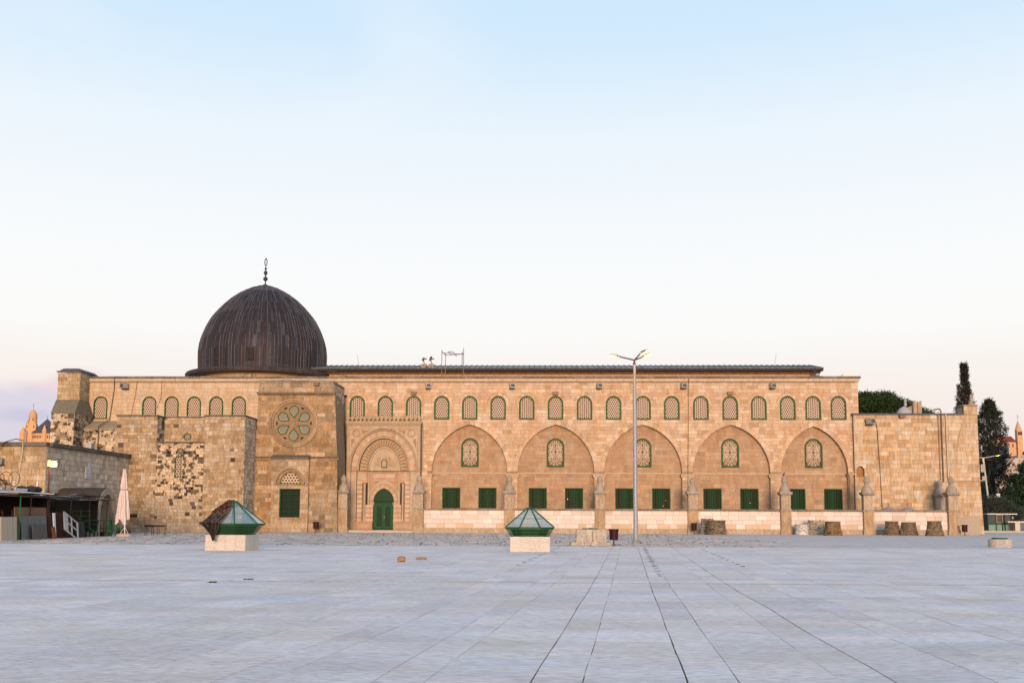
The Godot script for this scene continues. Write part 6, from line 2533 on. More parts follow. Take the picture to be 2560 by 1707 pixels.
	dh.prism(PackedVector2Array([Vector2(-0.5, 0), Vector2(0.45, 0), Vector2(0.4, 0.62), Vector2(0.2, 0.55), Vector2(-0.25, 0.3)]), Transform3D.IDENTITY, -0.25, 0.25, true)
	lone(dh, "roof_hood", M.metal, Vector3(27.2, 14.08, -0.3), "pale metal hood on the corner of the hall roof", "hood")
	for x in [29.8, 31.45]:
		root = thing("metal_dome", "round grey metal vent dome behind the low wall, " + ("on the arcade side" if x < 30 else "towards the drain pipes"), "vent", Vector3(x, 1.55, 2.2), 0.0, "vent domes behind the low wall")
		var b := MB.new()
		b.col = Color(0.30, 0.33, 0.38)
		b.lathe([Vector2(0.62, 0.0), Vector2(0.62, 0.42), Vector2(0.52, 0.62), Vector2(0.3, 0.76), Vector2(0.0, 0.81)], 18)
		part(b, "hood", M.metal, root)
		b = MB.new()
		b.col = Color(0.12, 0.12, 0.14)
		b.tube(Vector3(0, 0.8, 0), Vector3(0, 1.2, 0), 0.02, 0.02, 6)
		part(b, "rod", M.metal, root)
	var an := MB.new()
	an.col = Color(0.2, 0.18, 0.17)
	an.tube(Vector3(0, 0, 0), Vector3(-0.25, 1.5, 0), 0.02, 0.015, 5)
	lone(an, "roof_rod", M.metal, Vector3(-21.5, 18.4, -24.0), "thin leaning metal rod on the roof beside the dome", "rod")
	var an2 := MB.new()
	an2.col = Color(0.2, 0.18, 0.17)
	an2.tube(Vector3(0, 0, 0), Vector3(0.25, 1.6, 0), 0.02, 0.015, 5)
	lone(an2, "roof_rod", M.metal, Vector3(26.0, 18.4, -24.0), "thin metal rod near the far end of the nave roof", "rod")
	var sp := MB.new()
	sp.col = Color(0.06, 0.05, 0.05)
	sp.span(Vector3(-0.4, 0, -0.3), Vector3(0.4, 0.7, 0.3))
	sp.tube(Vector3(-0.1, 0.7, 0), Vector3(-0.1, 1.2, 0), 0.12, 0.12, 6)
	lone(sp, "roof_speaker", M.metal, Vector3(31.3 - 1.1, 16.6, -20.0 - 2.4), "black speaker box at the end of the nave eave", "speaker")

# ---------------------------------------------------------------- market shed and its clutter
func make_shed() -> void:
	rng.seed = 60
	var root := thing("market_shed", "ramshackle open-sided shed with corrugated sheet roof on green posts", "shed", Vector3(-31.5, 0, 32))
	var b := MB.new()
	# corrugated sheets of the near roof
	for s in [[33.9, 36.2, 2.62, 0.0], [36.25, 38.6, 2.64, 0.03], [38.65, 41.5, 2.60, 0.0]]:
		b = MB.new()
		b.col = vary(Color(0.56, 0.60, 0.64), 0.12)
		var k := 34
		for i in k:
			var z0: float = lerpf(s[0], s[1], float(i) / k)
			var z1: float = lerpf(s[0], s[1], float(i + 1) / k)
			var w0 := 0.022 * (1 if i % 2 == 0 else -1)
			var w1 := -w0
			b.quad(Vector3(-34.3, s[2] + 0.62 + w1, z1), Vector3(-28.75 + s[3], s[2] - 0.05 + w1, z1), Vector3(-28.75 + s[3], s[2] - 0.05 + w0, z0), Vector3(-34.3, s[2] + 0.62 + w0, z0))
		wpart(b, "roof_sheet", M.metal, root)
	for s in [[25.6, 27.6, 2.42], [27.5, 29.8, 2.36], [29.7, 31.9, 2.45], [31.8, 33.8, 2.38]]:
		b = MB.new()
		b.col = vary([Color(0.16, 0.13, 0.12), Color(0.30, 0.31, 0.33), Color(0.10, 0.09, 0.09)][rng.randi() % 3], 0.2)
		b.box(Vector3(-31.6, s[2] + 0.1, (s[0] + s[1]) / 2), Vector3(4.9 + rng.randf() * 0.4, 0.05, s[1] - s[0]), Basis(Vector3(0, 0, 1), -0.035 + rng.randf_range(-0.02, 0.02)) * Basis(Vector3(1, 0, 0), rng.randf_range(-0.02, 0.02)))
		wpart(b, "roof_sheet", M.metal, root)
	for z in [25.7, 28.4, 31.0, 33.8, 36.0, 39.5]:
		b = MB.new()
		b.col = Color(0.05, 0.035, 0.03)
		b.tube(Vector3(-29.1, -0.02, z), Vector3(-29.05, 2.45, z), 0.03, 0.03, 6)
		wpart(b, "post", M.metal, root)
	b = MB.new()
	b.col = Color(0.012, 0.13, 0.05)
	b.tube(Vector3(-28.9, -0.02, 37.45), Vector3(-28.95, 2.45, 37.4), 0.04, 0.04, 8)
	wpart(b, "green_post", M.paint, root)
	b = MB.new()
	b.col = Color(0.05, 0.035, 0.03)
	b.tube(Vector3(-29.05, 2.40, 24.6), Vector3(-29.05, 2.46, 41.0), 0.035, 0.035, 6)
	b.tube(Vector3(-34.2, 2.7, 24.6), Vector3(-34.2, 2.8, 41.0), 0.035, 0.035, 6)
	for z in [26.0, 29.0, 32.0, 35.0]:
		b.tube(Vector3(-34.2, 2.55, z), Vector3(-29.0, 2.34, z), 0.025, 0.025, 5)
	wpart(b, "roof_frame", M.metal, root)
	b = MB.new()
	b.col = Color(0.05, 0.035, 0.03)
	b.span(Vector3(-33.2, 0.0, 24.5), Vector3(-33.1, 2.6, 41.0))
	wpart(b, "back_boards", M.wood, root)
	b = MB.new()
	b.col = Color(0.035, 0.028, 0.025)
	b.span(Vector3(-33.1, 0.0, 24.5), Vector3(-30.2, 2.4, 24.6))
	wpart(b, "end_boards", M.wood, root)
	# things leaning in the open side; each leans on the shed
	var lean := func(called: String, label: String, z0: float, z1: float, h: float, x: float, c: Color, m: Material, th: float, tilt: float, ribs: int) -> void:
		var o := thing(called, label, "panel", Vector3(x, 0, (z0 + z1) / 2), 0.0)
		var t := Basis(Vector3(0, 0, 1), tilt)
		var q := MB.new()
		q.col = c
		q.box(t * Vector3(-th / 2, h / 2, 0), Vector3(th, h, z1 - z0), t)
		part(q, "sheet", m, o)
		for i in ribs:
			var r := MB.new()
			r.col = Color(c.r * 0.75, c.g * 0.75, c.b * 0.75)
			r.box(t * Vector3(0.008, h / 2, lerpf(-0.5, 0.5, (i + 1.0) / (ribs + 1)) * (z1 - z0)), Vector3(0.016, h, 0.03), t)
			part(r, "batten", m, o)
	lean.call("tiled_board", "pale board of square stone-coloured tiles leaning at the shed", 37.95, 39.6, 1.26, -28.75, Color(0.46, 0.41, 0.33), M.plain_stone, 0.05, 0.06, 2)
	lean.call("grey_sheet", "wide blue-grey sheet-metal panel leaning in the shed opening", 34.3, 37.2, 1.32, -28.85, Color(0.17, 0.20, 0.21), M.metal, 0.04, 0.10, 3)
	lean.call("grey_sheet", "small dark grey metal plate leaning on the wide blue-grey panel", 34.7, 36.4, 0.85, -28.62, Color(0.12, 0.125, 0.135), M.metal, 0.03, 0.12, 1)
	lean.call("brown_board", "large brown plywood board standing behind the grey metal panel", 34.0, 37.6, 1.80, -29.02, Color(0.28, 0.16, 0.10), M.wood, 0.05, 0.07, 0)
	lean.call("white_plank", "narrow white plank leaning beside the lamp post in the shed", 33.35, 33.6, 1.5, -28.75, Color(0.68, 0.70, 0.75), M.paint, 0.05, 0.10, 0)
	lean.call("rust_plank", "short rust-red plank at the foot of the white plank", 33.65, 34.0, 0.7, -28.6, Color(0.26, 0.10, 0.05), M.wood, 0.05, 0.2, 0)
	lean.call("red_board", "dark red-brown board hanging in the middle of the shed", 31.0, 33.3, 1.5, -29.4, Color(0.13, 0.055, 0.04), M.wood, 0.06, 0.0, 0)
	lean.call("glazed_sash", "dark green-framed glazed panel leaning beyond the white frame", 29.5, 30.6, 0.98, -28.75, Color(0.02, 0.035, 0.045), M.paint, 0.05, 0.14, 1)
	# white frame lying on its slant
	var o := thing("white_window_frame", "old white-painted window frame leaning crookedly in front of the shed", "window frame", Vector3(-28.5, 0, 32.0))
	var t := Basis(Vector3(0, 0, 1), 0.35) * Basis(Vector3(1, 0, 0), -0.5)
	for r in [[-0.78, 0.12, 1.3], [-0.1, 0.1, 1.3], [0.55, 0.45, 1.3]]:
		b = MB.new()
		b.col = Color(0.36, 0.375, 0.405)
		b.box(t * Vector3(0, 0.62, r[0]) + Vector3(0, 0.2, 0), Vector3(0.05, r[2], r[1]), t)
		part(b, "stile", M.paint, o)
	for y in [0.02, 0.66, 1.24]:
		b = MB.new()
		b.col = Color(0.36, 0.375, 0.405)
		b.box(t * Vector3(0.01, y, -0.05) + Vector3(0, 0.2, 0), Vector3(0.05, 0.09, 1.55), t)
		part(b, "rail", M.paint, o)
	# green racks
	for k in 3:
		o = thing("green_rack", ["tall green metal shelf rack at the middle of the shed", "green metal crate rack low in the shed beside the tall one", "green metal trestle stand at the parasol end of the shed"][k], "rack", Vector3(-28.95, 0, [29.2, 27.9, 25.6][k]))
		var w: float = [1.3, 1.1, 0.9][k]
		var h: float = [1.65, 1.05, 1.05][k]
		for e in [[0.0, -0.5], [0.0, 0.5], [-0.5, -0.5], [-0.5, 0.5]]:
			b = MB.new()
			b.col = Color(0.012, 0.06, 0.03)
			var sp := 0.22 if k == 2 else 0.0
			b.tube(Vector3(e[0] * 1.2, 0, e[1] * w * (1.0 + sp)), Vector3(e[0], h, e[1] * w), 0.022, 0.022, 6)
			part(b, "upright", M.paint, o)
		for i in ([5, 4, 2][k]):
			b = MB.new()
			b.col = Color(0.015, 0.075, 0.04)
			var y: float = h * (i + 1.0) / [5, 4, 2][k]
			b.span(Vector3(-0.5, y - 0.03, -w * 0.5), Vector3(0.01, y, w * 0.5))
			part(b, "shelf", M.paint, o)
		for i in 5:
			b = MB.new()
			b.col = vary([Color(0.25, 0.24, 0.2), Color(0.03, 0.03, 0.03), Color(0.02, 0.08, 0.04)][i % 3], 0.2)
			var z := lerpf(-0.4, 0.4, i / 4.0) * w
			b.span(Vector3(-0.4, 0.02, z - 0.08), Vector3(0.0, rng.randf_range(0.2, 0.45), z + 0.07))
			part(b, "crate", M.paint, o)
	# trestles out in front
	for p in [25.9, 24.9]:
		o = thing("green_trestle", "folded green metal trestle " + ("standing next to the green racks" if p > 25.5 else "standing next to the heap of twigs"), "trestle", Vector3(-28.6, 0, p), 0.0, "green trestles")
		for s in [-1, 1]:
			b = MB.new()
			b.col = Color(0.015, 0.11, 0.05)
			b.tube(Vector3(0.1, 0, s * 0.38), Vector3(-0.1, 1.0, s * 0.12), 0.025, 0.025, 6)
			b.tube(Vector3(-0.3, 0, s * 0.38), Vector3(-0.1, 1.0, s * 0.12), 0.025, 0.025, 6)
			part(b, "leg", M.paint, o)
		b = MB.new()
		b.col = Color(0.015, 0.11, 0.05)
		b.span(Vector3(-0.16, 0.97, -0.3), Vector3(-0.04, 1.02, 0.3))
		b.tube(Vector3(0.0, 0.5, -0.25), Vector3(0.0, 0.5, 0.25), 0.018, 0.018, 6)
		part(b, "top_bar", M.paint, o)
	# brush heap by the parasol
	var br := MB.new()
	for i in 220:
		br.col = vary(Color(0.07, 0.045, 0.04), 0.4)
		var p := Vector3(rng.randf_range(-0.35, 0.35), rng.randf_range(0.0, 0.25), rng.randf_range(-0.5, 0.5))
		br.tube(p, p + Vector3(rng.randf_range(-0.3, 0.3), rng.randf_range(0.05, 0.45), rng.randf_range(-0.3, 0.3)), 0.012, 0.004, 4, false)
	lone(br, "brush_heap", M.bark, Vector3(-28.5, 0, 24.2), "heap of dry dark twigs beside the parasol foot", "twigs").set_meta("kind", "stuff")
	# scrap piled inside the shed
	var sc := MB.new()
	for i in 150:
		sc.col = vary(pick([Color(0.05, 0.04, 0.035), Color(0.16, 0.10, 0.07), Color(0.03, 0.07, 0.045), Color(0.22, 0.22, 0.23), Color(0.09, 0.07, 0.10)], [5, 3, 3, 1, 2]), 0.3)
		var z := rng.randf_range(25.0, 40.0)
		var p := Vector3(rng.randf_range(-31.5, -29.3), 0.0, z)
		var l := rng.randf_range(0.5, 1.7)
		if i % 3 == 0:
			sc.box(p + Vector3(0, l * 0.12, 0), Vector3(rng.randf_range(0.2, 0.6), l * 0.24, rng.randf_range(0.2, 0.7)), Basis(Vector3.UP, rng.randf() * 3.0))
		else:
			var e := p + Vector3(rng.randf_range(-0.5, 0.3), l, rng.randf_range(-0.8, 0.8))
			sc.tube(p, e, 0.022, 0.022, 5)
	for i in 26:
		sc.col = vary(pick([Color(0.05, 0.04, 0.035), Color(0.30, 0.31, 0.33), Color(0.10, 0.08, 0.06)], [4, 1, 2]), 0.3)
		var z := rng.randf_range(25.0, 34.0)
		sc.box(Vector3(rng.randf_range(-31.0, -29.0), 2.56 + rng.randf() * 0.12, z), Vector3(rng.randf_range(0.3, 1.8), 0.05, rng.randf_range(0.1, 1.2)), Basis(Vector3.UP, rng.randf_range(-0.4, 0.4)) * Basis(Vector3(0, 0, 1), rng.randf_range(-0.12, 0.12)))
	lone(sc, "scrap_heap", M.wood, Vector3.ZERO, "jumble of dark scrap boards, pipes and boxes heaped in the shed", "scrap").set_meta("kind", "stuff")
	# clutter lying on the shed roof, each piece its own
	var lab := ["white plastic tray lying on the shed roof", "dark metal chair frame lying on the shed roof", "blue-black tarpaulin bundle on the shed roof", "pale cardboard box on the shed roof", "dry brown bush branch on the shed roof", "white pipe end sticking up from the shed roof", "dark tool chest on the shed roof"]
	var nam := ["plastic_tray", "chair_frame", "tarpaulin_bundle", "cardboard_box", "dry_branch", "white_pipe", "tool_chest"]
	var zz := [36.6, 38.7, 35.2, 37.7, 37.6, 34.4, 39.7]
	for i in 7:
		b = MB.new()
		var at := Vector3(-29.6, 2.70, zz[i])
		match i:
			0:
				b.col = Color(0.60, 0.61, 0.62)
				b.frustum(Vector3.ZERO, 0.5, 1.3, 0.6, 1.4, 0.14)
			1:
				b.col = Color(0.03, 0.03, 0.035)
				for e in [[-0.3, -0.3], [0.3, -0.3], [-0.3, 0.3], [0.3, 0.3]]:
					b.tube(Vector3(e[0], 0, e[1]), Vector3(e[0], 0.55, e[1]), 0.02, 0.02, 5)
				b.path([Vector3(-0.3, 0.55, -0.3), Vector3(0.3, 0.55, -0.3), Vector3(0.3, 0.55, 0.3), Vector3(-0.3, 0.55, 0.3), Vector3(-0.3, 0.55, -0.3)], 0.02, 5)
			2:
				b.col = Color(0.03, 0.035, 0.05)
				for k in 6:
					b.ball(Vector3(rng.randf_range(-0.2, 0.2), 0.12, rng.randf_range(-0.8, 0.8)), Vector3(0.3, 0.16 + 0.1 * rng.randf(), 0.4), 8)
			3:
				b.col = Color(0.36, 0.26, 0.17)
				b.box(Vector3(0, 0.14, 0), Vector3(0.4, 0.28, 0.5), Basis(Vector3.UP, 0.4))
			4:
				b.col = Color(0.12, 0.05, 0.04)
				for k in 60:
					b.tube(Vector3(0, 0.05, 0), Vector3(rng.randf_range(-0.2, 0.2), rng.randf_range(0.1, 0.6), rng.randf_range(-0.5, 0.5)), 0.014, 0.004, 4, false)
			5:
				b.col = Color(0.65, 0.66, 0.68)
				b.tube(Vector3(0, 0.0, 0), Vector3(0, 0.62, -0.15), 0.04, 0.04, 8)
				b.tube(Vector3(0, 0.02, 0.3), Vector3(0, 0.05, -0.5), 0.04, 0.04, 8)
			6:
				b.col = Color(0.04, 0.04, 0.05)
				b.span(Vector3(-0.25, 0, -0.4), Vector3(0.25, 0.3, 0.4))
				b.span(Vector3(-0.27, 0.3, -0.42), Vector3(0.27, 0.36, 0.42))
		lone(b, nam[i], M.dull, at, lab[i], ["tray", "chair", "tarpaulin", "box", "branch", "pipe", "chest"][i])

# ---------------------------------------------------------------- trees
func leaf(b: MB, p: Vector3, s: float, stretch := 1.0) -> void:
	var d := Vector3(rng.randfn(), rng.randfn() * stretch, rng.randfn()).normalized()
	var e := d.cross(Vector3(rng.randfn(), rng.randfn(), rng.randfn())).normalized()
	b.tri(p - e * s * 0.45, p + e * s * 0.45, p + d * s * 1.3)

func cypress(label: String, at: Vector3, h: float, r: float, seed_: int, c: Color, forked: bool) -> void:
	rng.seed = seed_
	var nz := FastNoiseLite.new()
	nz.seed = seed_
	nz.frequency = 0.55
	var root := thing("cypress_tree", label, "tree", at)
	var b := MB.new()
	b.col = Color(0.09, 0.06, 0.045)
	b.tube(Vector3.ZERO, Vector3(0, h * 0.9, 0), r * 0.16, 0.03, 8)
	part(b, "trunk", M.bark, root)
	b = MB.new()
	for i in 1100:
		var f := pow(rng.randf(), 0.9)
		var y := lerpf(h * 0.05, h, f)
		var a := rng.randf() * TAU
		var env: float = r * minf(1.0, f / 0.10 + 0.3) * pow(1.0 - f, 0.55) * 1.25 + 0.12
		env *= 1.0 + 0.62 * nz.get_noise_3d(cos(a) * 1.5, y * 0.9, sin(a) * 1.5)
		if forked and f > 0.86:
			env = 0.36
		var rr := env * sqrt(rng.randf()) 
		var p := Vector3(cos(a) * rr, y - 0.2, sin(a) * rr)
		if forked and f > 0.86:
			p.x += 0.12
		var out := Vector3(cos(a), 1.6, sin(a)).normalized()
		var tint := rng.randf_range(0.55, 1.35)
		for k in 30:
			b.col = Color(c.r * tint, c.g * tint, c.b * tint)
			var q := p + out * rng.randf() * 0.75 * lerpf(1.0, 0.6, f) + Vector3(rng.randfn(), rng.randfn(), rng.randfn()) * 0.13
			leaf(b, q, rng.randf_range(0.09, 0.19), 2.0)
	part(b, "crown", M.leaf, root)

func broad_tree(called: String, label: String, at: Vector3, lobes: Array, trunk_h: float, leaves: int, size: float, c: Color, seed_: int) -> void:
	rng.seed = seed_
	var root := thing(called, label, "tree", at)
	var b := MB.new()
	b.col = Color(0.13, 0.095, 0.07)
	b.tube(Vector3(0, -0.1, 0), Vector3(0, trunk_h, 0), 0.32, 0.2, 9)
	part(b, "trunk", M.bark, root)
	for l in lobes:
		b = MB.new()
		b.col = Color(0.14, 0.11, 0.085)
		var start := Vector3(0, trunk_h * rng.randf_range(0.6, 1.0), 0)
		var mid: Vector3 = start.lerp(l[0], 0.5) + Vector3(0, -0.2, 0)
		b.tube(start, mid, 0.13, 0.08, 6)
		b.tube(mid, l[0], 0.08, 0.03, 6)
		part(b, "limb", M.bark, root)
	b = MB.new()
	for l in lobes:
		var n := int(leaves * l[1].x * l[1].z)
		for i in n:
			var d := Vector3(rng.randfn(), rng.randfn(), rng.randfn()).normalized()
			var rr := pow(rng.randf(), 0.42)
			var p: Vector3 = l[0] + d * rr * l[1]
			var tint := rng.randf_range(0.6, 1.3)
			for k in 9:
				b.col = vary(Color(c.r * tint, c.g * tint, c.b * tint), 0.15)
				leaf(b, p + Vector3(rng.randfn(), rng.randfn() * 0.7, rng.randfn()) * size * 1.3, size * rng.randf_range(0.6, 1.2))
	part(b, "crown", M.leaf, root)

func make_trees() -> void:
	cypress("tall ragged dark cypress rising behind the annex roof", Vector3(65.6, 0, -70), 25.6, 1.75, 201, Color(0.030, 0.026, 0.020), true)
	cypress("broad dark cypress beyond the far corner of the annex", Vector3(60.9, 0, -50), 17.6, 2.9, 202, Color(0.024, 0.028, 0.020), false)
	var lobes := []
	for e in [[-6, 17.6, 3.0, 2.4], [-2.6, 19.2, 3.2, 2.0], [0.6, 19.0, 3.0, 2.2], [3.6, 18.1, 2.6, 1.8], [6.0, 17.0, 2.4, 1.6], [-4.2, 16.0, 3.0, 2.2], [1.5, 16.2, 3.4, 2.2], [5.0, 15.2, 2.6, 1.8], [-1.2, 14.6, 3.0, 2.2]]:
		lobes.append([Vector3(e[0], e[1], 0), Vector3(e[2], e[3], e[2])])
	broad_tree("pine_tree", "wide round-topped green pine rising behind the annex roof", Vector3(52.4, 0, -70), lobes, 14.0, 150, 0.22, Color(0.026, 0.046, 0.014), 203)
	lobes = []
	for e in [[0, 11.5, 2.2, 1.5], [-1.6, 9.6, 2.4, 1.1], [2.0, 8.8, 3.0, 1.3], [-2.8, 7.9, 2.4, 0.9], [-3.6, 6.4, 2.5, 0.9], [0.4, 6.6, 3.0, 1.3], [-4.6, 4.9, 2.3, 0.9], [-1.4, 4.4, 3.2, 1.3], [-4.4, 3.3, 2.6, 1.0], [-2.0, 2.4, 3.0, 1.1], [3.0, 4.6, 3.0, 1.5], [-6.4, 4.0, 1.3, 0.6]]:
		lobes.append([Vector3(e[0], e[1], 0), Vector3(e[2], e[3], e[2])])
	broad_tree("pine_tree", "dark green drooping pine behind the kiosk and balustrade", Vector3(65.2, 0, -40), lobes, 9.0, 170, 0.17, Color(0.026, 0.050, 0.026), 204)
	broad_tree("olive_tree", "low grey-green olive tree behind the green kiosk", Vector3(50.6, 0, -26), [[Vector3(0, 3.0, 0), Vector3(1.7, 1.2, 1.5)], [Vector3(1.4, 2.6, 0), Vector3(1.3, 1.0, 1.2)], [Vector3(-1.0, 2.3, 0), Vector3(1.2, 1.0, 1.2)], [Vector3(2.6, 2.0, 0), Vector3(1.2, 1.0, 1.2)]], 1.9, 260, 0.10, Color(0.045, 0.055, 0.045), 205)
	broad_tree("shade_tree", "dark tree filling the gap behind the kiosk lamp", Vector3(57.0, 0, -44), [[Vector3(0, 3.6, 0), Vector3(3.2, 2.0, 2.5)], [Vector3(3.0, 3.0, 0), Vector3(3.0, 1.9, 2.5)], [Vector3(-2.0, 3.0, 0), Vector3(2.4, 2.2, 2.2)], [Vector3(1.0, 2.2, 0), Vector3(3.6, 1.8, 2.4)]], 3.0, 110, 0.16, Color(0.016, 0.024, 0.016), 206)

# ---------------------------------------------------------------- beyond the annex
func make_kiosk() -> void:
	var root := thing("green_kiosk", "small green glazed guard kiosk with flat white roof", "kiosk", Vector3(47.5, 0, -18))
	var b := MB.new()
	b.col = Color(0.66, 0.66, 0.66)
	b.span(Vector3(-1.35, 1.86, -1.3), Vector3(1.75, 1.95, 1.3))
	part(b, "roof", M.paint, root)
	for x in [-1.2, -0.35, 0.3, 0.55, 1.15]:
		b = MB.new()
		b.col = Color(0.012, 0.05, 0.035)
		b.span(Vector3(x - 0.05, 0, 0.95), Vector3(x + 0.05, 1.86, 1.05))
		part(b, "post", M.paint, root)
	b = MB.new()
	b.col = Color(0.012, 0.06, 0.035)
	b.span(Vector3(-1.25, 0.82, 0.9), Vector3(1.25, 0.94, 1.08))
	b.span(Vector3(-1.25, 0.0, 0.9), Vector3(1.25, 0.1, 1.08))
	part(b, "rail", M.paint, root)
	for i in 22:
		b = MB.new()
		b.col = Color(0.25, 0.42, 0.33)
		var x := -1.18 + i * 0.11
		b.span(Vector3(x, 0.1, 0.93), Vector3(x + 0.08, 0.82, 0.99))
		part(b, "slat", M.paint, root)
	for p in [[-1.15, -0.4], [-0.3, 0.25], [0.6, 1.1]]:
		b = MB.new()
		b.span(Vector3(p[0], 0.95, 0.98), Vector3(p[1], 1.84, 1.0))
		part(b, "window_pane", M.dark_glass, root)
	b = MB.new()
	b.col = Color(0.42, 0.30, 0.17)
	b.ring(rect(-0.34, 0.97, 0.34, 1.84), rect(-0.26, 1.05, 0.26, 1.76), Transform3D.IDENTITY, 1.0, 1.08)
	part(b, "notice_frame", M.wood, root)
	b = MB.new()
	b.col = Color(0.02, 0.05, 0.04)
	b.span(Vector3(-1.24, 0.0, -1.0), Vector3(1.24, 1.85, 0.9))
	part(b, "body", M.paint, root)
	rng.seed = 61
	root = thing("balustrade", "pale stone balustrade with iron bars beyond the kiosk", "balustrade", Vector3(51.4, 0, -16))
	for x in [-2.6, -0.4, 1.8, 4.0]:
		b = MB.new()
		b.col = vary(Color(0.56, 0.50, 0.43), 0.06)
		b.span(Vector3(x - 0.25 if x != -0.4 else x - 0.1, 0, -0.25), Vector3(x + 0.25 if x != -0.4 else x + 1.0, 1.02, 0.25))
		part(b, "pier", M.plain_stone, root)
	b = MB.new()
	b.col = Color(0.60, 0.54, 0.47)
	b.span(Vector3(-3.6, 1.02, -0.32), Vector3(6.0, 1.16, 0.32))
	b.span(Vector3(-3.5, 0, -0.22), Vector3(6.0, 0.12, 0.22))
	part(b, "rail", M.plain_stone, root)
	for i in 34:
		var x := -3.4 + i * 0.14
		b = MB.new()
		b.col = Color(0.20, 0.19, 0.17)
		b.tube(Vector3(x, 0.1, 0), Vector3(x, 1.04, 0), 0.022, 0.022, 5)
		part(b, "bar", M.metal, root)
	b = MB.new()
	b.col = Color(0.46, 0.42, 0.36)
	b.span(Vector3(38.75, -0.04, -14.2), Vector3(62, 0.2, -13.8))
	structure(b, "kerb", M.cobble)
	# person beyond the balustrade
	root = thing("person", "person in dark clothes and a white cap beyond the balustrade", "person", Vector3(49.75, 0, -19))
	b = MB.new()
	b.col = Color(0.03, 0.035, 0.05)
	var rings := [[0.0, 0.20, 0.13], [0.08, 0.17, 0.12], [0.45, 0.16, 0.12], [0.80, 0.19, 0.14], [0.95, 0.17, 0.12], [1.12, 0.19, 0.125], [1.26, 0.215, 0.12], [1.33, 0.18, 0.10], [1.37, 0.075, 0.07], [1.42, 0.06, 0.06], [1.45, 0.07, 0.085], [1.52, 0.08, 0.10], [1.58, 0.078, 0.10], [1.635, 0.055, 0.07], [1.65, 0.0, 0.0]]
	for i in rings.size() - 1:
		b.col = Color(0.03, 0.035, 0.05) if i < 8 else (Color(0.40, 0.26, 0.19) if i < 11 else Color(0.70, 0.68, 0.64))
		for j in 16:
			var q := []
			for e in [[i, j], [i, j + 1], [i + 1, j + 1], [i + 1, j]]:
				var r: Array = rings[e[0]]
				var a: float = TAU * e[1] / 16.0
				q.append(Vector3(sin(a) * r[1], r[0], cos(a) * r[2]))
			b.quad(q[0], q[1], q[2], q[3])
	b.col = Color(0.03, 0.035, 0.05)
	for s in [-1, 1]:
		b.tube(Vector3(s * 0.19, 1.27, 0), Vector3(s * 0.235, 1.0, 0.02), 0.055, 0.045, 8)
		b.tube(Vector3(s * 0.235, 1.0, 0.02), Vector3(s * 0.2, 0.78, 0.12), 0.045, 0.035, 8)
	part(b, "body", M.cloth, root)

